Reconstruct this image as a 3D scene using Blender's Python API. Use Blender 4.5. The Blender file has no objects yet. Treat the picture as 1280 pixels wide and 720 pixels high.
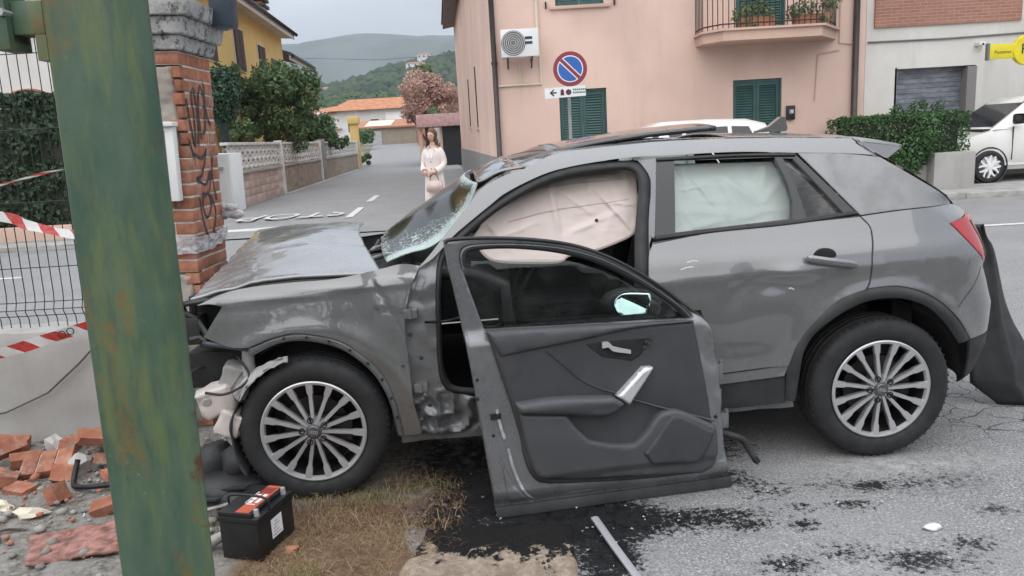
import bpy, bmesh, math, random, json
import numpy as np
from math import sin, cos, pi, radians
from mathutils import Vector, Matrix, geometry, noise as mnoise

scene = bpy.context.scene
C = scene.collection
random.seed(7)
RNG = np.random.default_rng(11)

# ------------------------------------------------------------------ camera
PITCH, ROLL, EYE = 0.1942, 0.0563, 1.572
fw = Vector((0, cos(PITCH), -sin(PITCH)))
up0 = Vector((0, sin(PITCH), cos(PITCH)))
rt0 = Vector((1, 0, 0))
rt = rt0 * cos(ROLL) - up0 * sin(ROLL)
up = rt0 * sin(ROLL) + up0 * cos(ROLL)
cam = bpy.data.cameras.new('camera')
cam.sensor_width = 36.0
cam.lens = 27.0
cam.clip_start = 0.05
cam.clip_end = 6000
camo = bpy.data.objects.new('camera', cam)
C.objects.link(camo)
camo.matrix_world = Matrix(((rt.x, up.x, -fw.x, 0), (rt.y, up.y, -fw.y, 0), (rt.z, up.z, -fw.z, EYE), (0, 0, 0, 1)))
scene.camera = camo

# ------------------------------------------------------------------ world, sun, exposure
SUN_EL, SUN_AZ = radians(52), radians(200)      # behind the camera, slightly to the left
w = bpy.data.worlds.new('World'); scene.world = w; w.use_nodes = True
nt = w.node_tree; nt.nodes.clear()
def wn(t, **k):
    n = nt.nodes.new(t)
    for a, b in k.items(): setattr(n, a, b)
    return n
out = wn('ShaderNodeOutputWorld'); bg = wn('ShaderNodeBackground'); bg.inputs[1].default_value = 0.10
sky = wn('ShaderNodeTexSky'); sky.sky_type = 'NISHITA'; sky.sun_disc = False
sky.sun_elevation = SUN_EL; sky.sun_rotation = SUN_AZ; sky.air_density = 1.0; sky.dust_density = 3.0
tc = wn('ShaderNodeTexCoord'); sep = wn('ShaderNodeSeparateXYZ')
nt.links.new(tc.outputs['Generated'], sep.inputs[0])
def wm(op, a, b=None, c=None):
    n = wn('ShaderNodeMath', operation=op)
    for i, x in enumerate((a, b, c)):
        if x is None: continue
        if isinstance(x, (int, float)): n.inputs[i].default_value = x
        else: nt.links.new(x, n.inputs[i])
    return n.outputs[0]
# cloud deck: direction projected on a flat layer, overcast luminance rising towards the zenith
zc = wm('MAXIMUM', sep.outputs[2], 0.0)
den = wm('ADD', zc, 0.22)
px_ = wm('DIVIDE', sep.outputs[0], den); py_ = wm('DIVIDE', sep.outputs[1], den)
cmb = wn('ShaderNodeCombineXYZ'); nt.links.new(px_, cmb.inputs[0]); nt.links.new(py_, cmb.inputs[1])
nz = wn('ShaderNodeTexNoise'); nz.inputs['Scale'].default_value = 1.15; nz.inputs['Detail'].default_value = 7; nz.inputs['Roughness'].default_value = 0.55
nt.links.new(cmb.outputs[0], nz.inputs['Vector'])
lum = wm('MULTIPLY_ADD', zc, 9.0, 3.0)
cl = wm('MULTIPLY_ADD', nz.outputs['Fac'], 0.9, 0.55)
lum2 = wm('MULTIPLY', lum, cl)
colr = wn('ShaderNodeMixRGB', blend_type='MULTIPLY'); colr.inputs[0].default_value = 1
colr.inputs[1].default_value = (0.94, 1.0, 1.09, 1)
vv = wn('ShaderNodeCombineXYZ')
for i in range(3): nt.links.new(lum2, vv.inputs[i])
nt.links.new(vv.outputs[0], colr.inputs[2])
mx = wn('ShaderNodeMixRGB'); mx.inputs[0].default_value = 0.93
nt.links.new(sky.outputs[0], mx.inputs[1]); nt.links.new(colr.outputs[0], mx.inputs[2])
nt.links.new(mx.outputs[0], bg.inputs[0]); nt.links.new(bg.outputs[0], out.inputs[0])
sl = bpy.data.lights.new('sun', 'SUN'); sl.energy = 1.1; sl.angle = radians(95); sl.color = (1.0, 0.96, 0.9)
so = bpy.data.objects.new('sun', sl); C.objects.link(so)
sd = Vector((sin(SUN_AZ) * cos(SUN_EL), cos(SUN_AZ) * cos(SUN_EL), sin(SUN_EL)))
so.rotation_euler = (-sd).to_track_quat('-Z', 'Y').to_euler()
so.location = (0, -5, 12)
scene.view_settings.view_transform = 'Standard'; scene.view_settings.look = 'None'
scene.view_settings.exposure = 0.78; scene.view_settings.gamma = 1.0
scene.cycles.max_bounces = 8; scene.cycles.transparent_max_bounces = 24

# ------------------------------------------------------------------ measured outlines (metres; car side: u, z; torn door: s, t)
OILS = [(1.514, 3.093, 0.055, 1.0), (0.99, 3.2, 0.05, 0.8), (0.95, 3.288, 0.06, 0.75), (0.891, 2.826, 0.05, 0.85), (1.104, 2.796, 0.035, 0.95), (1.41, 2.505, 0.08, 0.8), (0.94, 2.522, 0.06, 0.75), (1.139, 2.932, 0.05, 0.55), (1.648, 2.59, 0.06, 0.7), (1.892, 2.836, 0.05, 0.7), (1.709, 3.1, 0.1, 0.62), (1.359, 2.941, 0.05, 0.75), (0.987, 3.579, 0.06, 0.6), (1.067, 3.11, 0.1, 0.55), (1.84, 3.458, 0.01, 0.5), (1.185, 2.583, 0.07, 0.55), (1.868, 3.103, 0.12, 0.55), (1.572, 2.478, 0.06, 0.5), (0.777, 2.94, 0.05, 0.6), (1.355, 3.129, 0.09, 0.52)]
T = {
 'fender': [[[-0.432,0.792],[-0.333,0.924]],[[-0.333,0.924],[-0.389,0.936],[-0.447,0.931]],[[-0.447,0.931],[-0.316,0.979],[-0.17,0.998],[-0.026,1.004],[0.159,1.008],[0.36,1.037]],[[0.36,1.037],[0.445,1.05],[0.521,1.039]],[[0.521,1.039],[0.477,0.945],[0.449,0.837],[0.439,0.749],[0.446,0.586],[0.451,0.437],[0.47,0.331]],[[0.47,0.331],[0.473,0.277]],[[0.473,0.277],[0.396,0.267]],[[0.396,0.267],[0.373,0.443],[0.326,0.581],[0.241,0.68],[0.141,0.752],[-0.01,0.791],[-0.117,0.781],[-0.236,0.742]],[[-0.236,0.742],[-0.327,0.746],[-0.432,0.792]]],
 'arch_flange_o': [[0.396,0.267],[0.373,0.443],[0.326,0.581],[0.241,0.68],[0.141,0.752],[-0.01,0.791],[-0.117,0.781],[-0.236,0.742]],
 'arch_flange_i': [[0.363,0.269],[0.344,0.433],[0.296,0.56],[0.221,0.652],[0.127,0.717],[-0.007,0.752],[-0.118,0.745],[-0.23,0.698]],
 'hinge': [[[0.519,1.033],[0.475,0.939],[0.446,0.829],[0.435,0.74],[0.443,0.576],[0.448,0.424],[0.467,0.317]],[[0.467,0.317],[0.47,0.262]],[[0.47,0.262],[0.805,0.262]],[[0.805,0.262],[0.806,0.415]],[[0.806,0.415],[0.634,0.449],[0.583,0.492],[0.569,0.597],[0.575,0.77],[0.581,0.897],[0.596,1.032],[0.625,1.107]],[[0.625,1.107],[0.578,1.08],[0.519,1.033]]],
 'seal_low_o': [[0.626,1.108],[0.596,1.033],[0.581,0.898],[0.575,0.771],[0.569,0.598],[0.583,0.494],[0.634,0.45],[0.806,0.417]],
 'seal_low_i': [[0.65,1.097],[0.621,1.025],[0.605,0.897],[0.6,0.769],[0.595,0.607],[0.61,0.522],[0.65,0.481],[0.808,0.456]],
 'side_frame': [[[1.024,1.429],[0.915,1.397],[0.817,1.35],[0.732,1.258],[0.655,1.178],[0.584,1.098],[0.521,1.035]],[[0.521,1.035],[0.578,1.065],[0.638,1.118],[0.694,1.169],[0.847,1.275],[0.931,1.329],[1.097,1.395],[1.232,1.424],[1.408,1.443],[1.539,1.45],[1.643,1.448]],[[1.643,1.448],[2.002,1.446],[2.277,1.427],[2.498,1.412],[2.642,1.397]],[[2.642,1.397],[2.562,1.476]],[[2.562,1.476],[2.431,1.485],[2.169,1.5],[1.887,1.51],[1.638,1.511],[1.373,1.5],[1.173,1.485],[1.024,1.429]]],
 'seal_o': [[0.637,1.117],[0.694,1.167],[0.848,1.275],[1.03,1.372],[1.227,1.43],[1.42,1.438],[1.527,1.429],[1.571,1.401],[1.592,1.354],[1.586,1.291],[1.547,1.065],[1.511,0.666]],
 'seal_i': [[0.693,1.103],[0.761,1.163],[0.897,1.255],[1.07,1.335],[1.228,1.375],[1.443,1.393],[1.505,1.386],[1.528,1.361],[1.528,1.294],[1.483,1.069],[1.442,0.671]],
 'b_pillar': [[[1.545,1.432],[1.643,1.439]],[[1.643,1.439],[1.581,1.084],[1.547,1.066],[1.521,0.355]],[[1.521,0.355],[1.499,0.357]],[[1.499,0.357],[1.547,1.066],[1.585,1.291],[1.589,1.354],[1.569,1.398],[1.545,1.432]]],
 'rear_door': [[[1.564,1.072],[1.859,1.106],[2.206,1.12],[2.52,1.132]],[[2.52,1.132],[2.555,1.085],[2.556,1.027],[2.541,0.959],[2.524,0.854],[2.503,0.816]],[[2.503,0.816],[2.373,0.77],[2.275,0.681],[2.194,0.569],[2.158,0.479]],[[2.158,0.479],[1.795,0.456],[1.519,0.438]],[[1.519,0.438],[1.531,0.953],[1.564,1.072]]],
 'door_strip': [[[2.157,0.477],[1.794,0.453],[1.518,0.436]],[[1.518,0.436],[1.519,0.392]],[[1.519,0.392],[2.141,0.43]],[[2.141,0.43],[2.157,0.477]]],
 'sill_trim': [[[2.154,0.424],[1.52,0.386]],[[1.52,0.386],[1.521,0.292]],[[1.521,0.292],[1.841,0.279],[2.161,0.288]],[[2.161,0.288],[2.154,0.424]]],
 'sill': [[[2.203,0.303],[1.529,0.288]],[[1.529,0.288],[0.813,0.268]],[[0.813,0.268],[0.378,0.255]],[[0.378,0.255],[0.378,0.219]],[[0.378,0.219],[1.53,0.245],[2.216,0.255]],[[2.216,0.255],[2.203,0.303]]],
 'win_frame': [[[1.629,1.436],[1.999,1.434],[2.276,1.423]],[[2.276,1.423],[2.508,1.147]],[[2.508,1.147],[2.207,1.122],[1.86,1.109],[1.574,1.092]],[[1.574,1.092],[1.629,1.436]]],
 'win_main': [[[1.709,1.422],[2.179,1.411]],[[2.179,1.411],[2.213,1.298],[2.223,1.213]],[[2.223,1.213],[2.209,1.135]],[[2.209,1.135],[1.668,1.107]],[[1.668,1.107],[1.709,1.422]]],
 'win_quarter': [[[2.216,1.405],[2.264,1.4]],[[2.264,1.4],[2.449,1.151]],[[2.449,1.151],[2.276,1.136]],[[2.276,1.136],[2.257,1.253],[2.216,1.405]]],
 'blade': [[[2.292,1.424],[2.497,1.411],[2.67,1.386]],[[2.67,1.386],[2.771,1.316],[2.888,1.237],[3.004,1.159]],[[3.003,1.156],[2.733,1.15],[2.525,1.136]],[[2.525,1.136],[2.292,1.424]]],
 'quarter': [[[2.527,1.129],[2.732,1.144],[2.974,1.153]]],
 'q_left': [[2.557,1.04],[2.527,1.129]],
 'q_low': [[2.561,1.04],[2.545,0.959],[2.528,0.854],[2.509,0.819]],
 'trim_o': [[2.156,0.306],[2.154,0.479],[2.193,0.608],[2.289,0.721],[2.402,0.793],[2.52,0.82],[2.66,0.82],[2.807,0.767],[2.942,0.659],[3.039,0.541]],
 'trim_i': [[2.206,0.302],[2.218,0.482],[2.239,0.57],[2.291,0.638],[2.403,0.716],[2.52,0.76],[2.661,0.763],[2.782,0.72],[2.88,0.637],[2.976,0.519]],
 'taillight': [[[2.944,1.074],[3.14,1.1]],[[3.14,1.1],[3.205,1.01],[3.226,0.915]],[[3.226,0.915],[3.2,0.85]],[[3.2,0.85],[3.135,0.885]],[[3.135,0.885],[3.03,0.98],[2.944,1.074]]],
 'handle': [[2.238,0.971],[2.454,0.93]],
 'airbag_f': [[[0.759,1.118],[0.795,1.158],[0.847,1.219],[1.011,1.306],[1.21,1.37],[1.486,1.387],[1.534,1.377]],[[1.534,1.377],[1.557,1.35],[1.528,1.129],[1.497,1.088],[1.396,1.052],[1.285,1.024],[1.199,1.015],[1.152,0.991],[0.995,0.997],[0.833,1.024],[0.759,1.118]]],
 'airbag_r': [[[1.714,1.401],[2.237,1.383]],[[2.237,1.383],[2.295,1.226],[2.298,1.115]],[[2.298,1.115],[1.667,1.075]],[[1.667,1.075],[1.714,1.401]]],
 'door_pose': [[-0.11529783889179425,3.002347901289017,0.0],0.1528397662419829,0.1],
 'd_out': [[[-0.0,0.0],[-0.032,0.303],[-0.062,0.613],[-0.092,0.867],[-0.122,1.067],[-0.134,1.173]],[[-0.134,1.173],[-0.123,1.185],[0.015,1.183],[0.213,1.163],[0.38,1.13],[0.515,1.08],[0.65,1.005],[0.786,0.908],[0.883,0.823],[0.945,0.772]],[[0.945,0.772],[0.979,0.71],[0.989,0.61],[1.009,0.502],[1.008,0.323],[1.02,0.178],[1.041,0.007]],[[1.041,0.007],[0.52,0.006],[-0.0,0.0]]],
 'd_win': [[[-0.046,1.078],[-0.044,1.11],[-0.016,1.129],[0.143,1.125],[0.343,1.09],[0.512,1.029],[0.681,0.93],[0.818,0.829],[0.873,0.768]],[[0.873,0.768],[0.427,0.782],[0.005,0.798]],[[0.005,0.798],[-0.021,0.937],[-0.046,1.078]]],
 'd_frame_in': [[[-0.07,1.063],[-0.073,1.119],[-0.037,1.152],[0.145,1.147],[0.345,1.116],[0.52,1.056],[0.69,0.957],[0.837,0.845],[0.909,0.772]]],
 'd_trim': [[[0.006,0.801],[0.427,0.784],[0.894,0.763]],[[0.894,0.763],[0.91,0.653],[0.932,0.51],[0.96,0.329],[0.964,0.184],[0.95,0.121],[0.896,0.091]],[[0.896,0.091],[0.633,0.095],[0.348,0.11],[0.227,0.125]],[[0.227,0.125],[0.169,0.15],[0.13,0.231],[0.094,0.443],[0.047,0.636],[0.006,0.801]]],
 'd_roll': [[[0.006,0.801],[0.427,0.784],[0.894,0.763]],[[0.894,0.763],[0.618,0.757],[0.357,0.724],[0.181,0.704],[0.058,0.689]],[[0.058,0.689],[0.006,0.801]]],
 'd_arm': [[[0.101,0.497],[0.27,0.503],[0.506,0.484]],[[0.506,0.484],[0.553,0.448],[0.516,0.414]],[[0.516,0.414],[0.455,0.406],[0.299,0.429],[0.112,0.455]],[[0.112,0.455],[0.101,0.497]]],
 'd_lower': [[[0.115,0.451],[0.309,0.426]],[[0.309,0.426],[0.351,0.362],[0.4,0.308]],[[0.4,0.308],[0.5,0.278],[0.593,0.267]],[[0.593,0.267],[0.645,0.311],[0.703,0.379],[0.758,0.394],[0.812,0.384],[0.959,0.304]],[[0.959,0.304],[0.964,0.184],[0.95,0.124],[0.897,0.098]],[[0.897,0.098],[0.634,0.116],[0.35,0.138],[0.225,0.153]],[[0.225,0.153],[0.171,0.181],[0.137,0.283],[0.115,0.451]]],
 'd_spk': [[[0.63,0.224],[0.687,0.288],[0.742,0.357],[0.793,0.372],[0.95,0.283]],[[0.95,0.283],[0.901,0.192],[0.863,0.157]],[[0.863,0.157],[0.666,0.173]],[[0.666,0.173],[0.63,0.224]]],
 'd_line1': [[0.248,0.697],[0.313,0.636],[0.378,0.571],[0.462,0.52],[0.535,0.492]],
 'd_line2': [[0.6,0.46],[0.723,0.412],[0.866,0.361],[0.963,0.325]],
 'd_recess': [[[0.411,0.708],[0.499,0.714],[0.668,0.711],[0.69,0.709]],[[0.69,0.709],[0.654,0.643],[0.61,0.616]],[[0.61,0.616],[0.481,0.647]],[[0.481,0.647],[0.411,0.708]]],
 'd_handle': [[0.481,0.698],[0.509,0.699],[0.525,0.68],[0.601,0.659]],
 'd_pull': [[[0.527,0.482],[0.647,0.592]],[[0.647,0.592],[0.687,0.591]],[[0.687,0.591],[0.678,0.571],[0.578,0.442]],[[0.578,0.442],[0.527,0.482]]],
 'd_mirror': [[[0.591,0.839],[0.603,0.865],[0.643,0.886],[0.721,0.887],[0.76,0.886]],[[0.76,0.886],[0.766,0.858],[0.745,0.808],[0.715,0.783]],[[0.715,0.783],[0.655,0.785],[0.606,0.803],[0.591,0.839]]],
 'd_mhouse': [[[0.563,0.845],[0.59,0.88],[0.662,0.901],[0.761,0.896],[0.781,0.874],[0.759,0.8],[0.725,0.768],[0.623,0.781],[0.575,0.813],[0.563,0.845]]],
 'd_glass': [[[-0.054,0.804],[-0.041,1.061],[0.007,1.083],[0.173,1.077]],[[0.173,1.077],[0.409,1.051],[0.612,0.963],[0.8,0.827],[0.873,0.768]],[[0.873,0.768],[0.427,0.782],[-0.054,0.804]]],
 'd_qtr': [[[0.766,0.868],[0.825,0.818],[0.855,0.774]],[[0.855,0.774],[0.751,0.776]],[[0.751,0.776],[0.779,0.839],[0.766,0.868]]],
 'd_tri': [[[0.022,0.297],[0.049,0.207],[0.098,0.113],[0.175,0.033]],[[0.175,0.033],[0.071,0.033]],[[0.071,0.033],[0.047,0.085],[0.022,0.297]]],
 'd_hinge': [[0.995,0.51],[1.008,0.473],[1.027,0.249],[1.011,0.305],[1.136,0.189]],
}


# ------------------------------------------------------------------ helpers
class Nodes:
    def __init__(s, name):
        s.m = bpy.data.materials.new(name); s.m.use_nodes = True
        s.t = s.m.node_tree; s.t.nodes.clear()
        s.out = s.n('ShaderNodeOutputMaterial'); s.b = s.n('ShaderNodeBsdfPrincipled')
        s.l(s.b.outputs[0], s.out.inputs[0]); s._tc = None
    def n(s, t, **k):
        x = s.t.nodes.new(t)
        for a, b in k.items(): setattr(x, a, b)
        return x
    def l(s, a, b): s.t.links.new(a, b)
    def set(s, sock, v):
        if hasattr(v, 'is_output'): s.l(v, sock)
        elif isinstance(v, (tuple, list)):
            sock.default_value = (*v, 1.0) if len(v) == 3 and len(sock.default_value) == 4 else v
        else: sock.default_value = v
    def p(s, **k):
        for a, v in k.items():
            s.set(s.b.inputs[{'base': 'Base Color', 'rough': 'Roughness', 'metal': 'Metallic', 'coat': 'Coat Weight', 'cr': 'Coat Roughness', 'alpha': 'Alpha', 'trans': 'Transmission Weight', 'ior': 'IOR', 'spec': 'Specular IOR Level', 'normal': 'Normal', 'em': 'Emission Color', 'es': 'Emission Strength', 'sheen': 'Sheen Weight'}[a]], v)
        return s
    def co(s, kind='Object'):
        if s._tc is None: s._tc = s.n('ShaderNodeTexCoord')
        return s._tc.outputs[kind]
    def pos(s): return s.n('ShaderNodeNewGeometry').outputs['Position']
    def map(s, vec, scale=(1, 1, 1), loc=(0, 0, 0), rot=(0, 0, 0)):
        m = s.n('ShaderNodeMapping'); s.l(vec, m.inputs[0])
        m.inputs[1].default_value = loc; m.inputs[2].default_value = rot; m.inputs[3].default_value = scale
        return m.outputs[0]
    def noise(s, scale, detail=4, rough=.55, vec=None, dist=0.0):
        x = s.n('ShaderNodeTexNoise'); s.l(vec if vec is not None else s.co(), x.inputs['Vector'])
        x.inputs['Scale'].default_value = scale; x.inputs['Detail'].default_value = detail
        x.inputs['Roughness'].default_value = rough; x.inputs['Distortion'].default_value = dist
        return x.outputs['Fac']
    def voro(s, scale, vec=None, feature='F1', out='Distance', rnd=1.0):
        x = s.n('ShaderNodeTexVoronoi', feature=feature); s.l(vec if vec is not None else s.co(), x.inputs['Vector'])
        x.inputs['Scale'].default_value = scale; x.inputs['Randomness'].default_value = rnd
        return x.outputs[out]
    def math(s, op, a, b=None, c=None, clamp=False):
        x = s.n('ShaderNodeMath', operation=op, use_clamp=clamp)
        for i, v in enumerate((a, b, c)):
            if v is not None: s.set(x.inputs[i], v)
        return x.outputs[0]
    def ramp(s, fac, lo, hi, a=0.0, b=1.0):
        x = s.n('ShaderNodeMapRange', interpolation_type='SMOOTHSTEP')
        s.set(x.inputs[0], fac)
        for i, v in enumerate((lo, hi, a, b)): s.set(x.inputs[i + 1], v)
        return x.outputs[0]
    def mix(s, f, a, b, mode='MIX'):
        x = s.n('ShaderNodeMixRGB', blend_type=mode)
        s.set(x.inputs[0], f); s.set(x.inputs[1], a); s.set(x.inputs[2], b)
        return x.outputs[0]
    def bump(s, h, strength=.3, dist=.01, prev=None):
        x = s.n('ShaderNodeBump'); s.l(h, x.inputs['Height'])
        x.inputs['Strength'].default_value = strength; x.inputs['Distance'].default_value = dist
        if prev is not None: s.l(prev, x.inputs['Normal'])
        return x.outputs[0]
    def attr(s, name): return s.n('ShaderNodeAttribute', attribute_name=name).outputs['Fac']
    def rnd(s): return s.n('ShaderNodeObjectInfo').outputs['Random']
    def island(s): return s.n('ShaderNodeNewGeometry').outputs['Random Per Island']
    def sep(s, vec):
        x = s.n('ShaderNodeSeparateXYZ'); s.l(vec, x.inputs[0]); return x.outputs

def c_(c, k): return tuple(min(1, x * k) for x in c)
def mat(name, base, rough=.6, metal=0., coat=0., var=.15, scale=6., bump=.15, bscale=60., bdist=.004, rv=.1, spec=.5, rnd=0.):
    """plain weathered material: mottled colour, uneven gloss, fine relief"""
    N = Nodes(name)
    f = N.noise(scale, 6, .6)
    col = N.mix(N.ramp(f, .3, .7), c_(base, 1 - var), c_(base, 1 + var))
    if rnd:
        r = N.math('MULTIPLY_ADD', N.rnd(), rnd * 2, 1 - rnd)
        v = N.n('ShaderNodeCombineXYZ')
        for i in range(3): N.l(r, v.inputs[i])
        col = N.mix(1.0, col, v.outputs[0], 'MULTIPLY')
    f2 = N.noise(scale * 3.1, 5, .6)
    N.p(base=col, rough=N.ramp(f2, .25, .75, max(.02, rough - rv), min(1, rough + rv)), metal=metal, coat=coat, spec=spec)
    if bump: N.p(normal=N.bump(N.noise(bscale, 5, .6), bump, bdist))
    return N.m

def link(o, parent=None, kind=None):
    C.objects.link(o)
    if parent is not None: o.parent = parent
    if kind: o['kind'] = kind
    return o
def meshdata(name, verts, faces, mats=None, smooth=False, sharp=None):
    me = bpy.data.meshes.new(name)
    me.from_pydata([tuple(v) for v in verts], [], [tuple(f) for f in faces])
    if mats is not None:
        for m_ in (mats if isinstance(mats, (list, tuple)) else [mats]): me.materials.append(m_)
    if smooth: me.shade_smooth()
    if sharp: me.set_sharp_from_angle(angle=radians(sharp))
    me.update()
    return me
def obj(name, verts, faces, m, parent=None, smooth=False, sharp=None, kind=None, loc=None, rot=None):
    o = bpy.data.objects.new(name, meshdata(name, verts, faces, m, smooth or bool(sharp), sharp))
    if loc: o.location = loc
    if rot: o.rotation_euler = rot
    return link(o, parent, kind)
def inst(name, me, parent=None, loc=(0, 0, 0), rot=(0, 0, 0), sc=None):
    o = bpy.data.objects.new(name, me); o.location = loc; o.rotation_euler = rot
    if sc: o.scale = sc
    return link(o, parent)
def tag(o, label, cat, group=None, kind=None):
    o['label'] = label; o['category'] = cat
    if group: o['group'] = group
    if kind: o['kind'] = kind
    return o
def thing(name, label, cat, loc=(0, 0, 0), rot=(0, 0, 0), group=None):
    o = bpy.data.objects.new(name, None); o.empty_display_size = .1
    o.location = loc; o.rotation_euler = rot
    link(o); return tag(o, label, cat, group)
def copy_tree(o, parent=None):
    c = o.copy(); C.objects.link(c); c.parent = parent
    for ch in o.children: copy_tree(ch, c)
    return c

class MB:
    """collects shapes into one mesh"""
    def __init__(s): s.v = []; s.f = []
    def add(s, v, f, M=None):
        k = len(s.v)
        s.v += [tuple(M @ Vector(p)) for p in v] if M is not None else [tuple(p) for p in v]
        s.f += [tuple(i + k for i in q) for q in f]
        return s
    def box(s, x0, y0, z0, x1, y1, z1, M=None, b=0.0):
        if b <= 0:
            v = [(x0, y0, z0), (x1, y0, z0), (x1, y1, z0), (x0, y1, z0), (x0, y0, z1), (x1, y0, z1), (x1, y1, z1), (x0, y1, z1)]
            f = [(3, 2, 1, 0), (4, 5, 6, 7), (0, 1, 5, 4), (1, 2, 6, 5), (2, 3, 7, 6), (3, 0, 4, 7)]
            return s.add(v, f, M)
        bm = bmesh.new(); bmesh.ops.create_cube(bm, size=1)
        for q in bm.verts:
            q.co = Vector(((x0 + x1) / 2 + q.co.x * (x1 - x0), (y0 + y1) / 2 + q.co.y * (y1 - y0), (z0 + z1) / 2 + q.co.z * (z1 - z0)))
        bmesh.ops.bevel(bm, geom=bm.edges[:] + bm.verts[:], offset=b, segments=2, profile=.6, affect='EDGES')
        bm.verts.index_update()
        v = [tuple(q.co) for q in bm.verts]; f = [[q.index for q in fc.verts] for fc in bm.faces]; bm.free()
        return s.add(v, f, M)
    def tube(s, pts, r, n=8, cap=True):
        P = [Vector(p) for p in pts]; R = r if isinstance(r, (list, tuple)) else [r] * len(P)
        k = len(s.v); ref = None
        for i, p in enumerate(P):
            t = (P[min(i + 1, len(P) - 1)] - P[max(i - 1, 0)]).normalized()
            if ref is None: ref = Vector((0, 0, 1)) if abs(t.z) < .9 else Vector((1, 0, 0))
            a = t.cross(ref)
            if a.length < 1e-5: a = t.orthogonal()
            a.normalize(); b = a.cross(t).normalized(); ref = b
            for j in range(n):
                q = 2 * pi * j / n; s.v.append(tuple(p + (a * cos(q) + b * sin(q)) * R[i]))
        for i in range(len(P) - 1):
            for j in range(n):
                a0 = k + i * n + j; a1 = k + i * n + (j + 1) % n
                s.f.append((a0, a1, a1 + n, a0 + n))
        if cap:
            s.f.append(tuple(k + j for j in range(n))); e = k + (len(P) - 1) * n
            s.f.append(tuple(e + n - 1 - j for j in range(n)))
        return s
    def lathe(s, prof, n=48, axis='y', M=None, closed=False):
        v = []; f = []
        for (r, h) in prof:
            for j in range(n):
                a = 2 * pi * j / n
                v.append((r * cos(a), h, r * sin(a)) if axis == 'y' else (r * cos(a), r * sin(a), h))
        m = len(prof)
        for i in range(m if closed else m - 1):
            for j in range(n):
                a0 = i * n + j; a1 = i * n + (j + 1) % n; i2 = (i + 1) % m
                f.append((a0, a1, i2 * n + (j + 1) % n, i2 * n + j))
        return s.add(v, f, M)
    def prism(s, poly, h0, h1, axis='z', M=None):
        n = len(poly)
        mk = {'z': lambda p, h: (p[0], p[1], h), 'y': lambda p, h: (p[0], h, p[1]), 'x': lambda p, h: (h, p[0], p[1])}[axis]
        v = [mk(p, h0) for p in poly] + [mk(p, h1) for p in poly]
        f = [tuple(range(n - 1, -1, -1)), tuple(range(n, 2 * n))] + [(i, (i + 1) % n, n + (i + 1) % n, n + i) for i in range(n)]
        return s.add(v, f, M)
    def build(s, name, m, parent=None, smooth=False, sharp=None, kind=None, loc=None, rot=None):
        return obj(name, s.v, s.f, m, parent, smooth, sharp, kind, loc, rot)

def catmull(P, step):
    P = np.array(P, float)
    if len(P) == 2:
        n = max(1, int(np.ceil(np.linalg.norm(P[1] - P[0]) / step)))
        return [P[0] + (P[1] - P[0]) * i / n for i in range(n)]
    out = []
    E = np.vstack([2 * P[0] - P[1], P, 2 * P[-1] - P[-2]])
    for i in range(1, len(E) - 2):
        n = max(1, int(np.ceil(np.linalg.norm(E[i + 1] - E[i]) / step)))
        for k in range(n):
            t = k / n
            out.append(.5 * (2 * E[i] + (E[i + 1] - E[i - 1]) * t + (2 * E[i - 1] - 5 * E[i] + 4 * E[i + 1] - E[i + 2]) * t * t + (3 * E[i] - E[i - 1] - 3 * E[i + 1] + E[i + 2]) * t ** 3))
    return out
def outline(segs, step):
    o = []
    for s_ in segs: o += catmull(s_, step)
    o = np.array(o)
    a = np.sum(o[:, 0] * np.roll(o[:, 1], -1) - o[:, 1] * np.roll(o[:, 0], -1))
    return o if a > 0 else o[::-1]
def path(P, step=.02):
    return np.array(catmull(P, step) + [np.array(P[-1], float)])
def resample(P, n):
    d = np.r_[0, np.cumsum(np.linalg.norm(np.diff(P, axis=0), axis=1))]
    t = np.linspace(0, d[-1], n)
    return np.stack([np.interp(t, d, P[:, k]) for k in range(P.shape[1])], 1)
def inside(poly, pts):
    x, y = pts[:, 0], pts[:, 1]; r = np.zeros(len(pts), bool)
    x1, y1 = poly[:, 0], poly[:, 1]; x2, y2 = np.roll(x1, -1), np.roll(y1, -1)
    for a, b, c, d in zip(x1, y1, x2, y2):
        if b == d: continue
        m = ((b > y) != (d > y)) & (x < (c - a) * (y - b) / (d - b) + a)
        r ^= m
    return r
def edist(poly, pts):
    A = poly; B = np.roll(poly, -1, 0); best = np.full(len(pts), 1e9)
    for a, b in zip(A, B):
        d = b - a; L = d @ d
        if L < 1e-12: continue
        t = np.clip(((pts - a) @ d) / L, 0, 1)
        best = np.minimum(best, np.linalg.norm(pts - a - t[:, None] * d, axis=1))
    return best
SOFT = False
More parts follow.
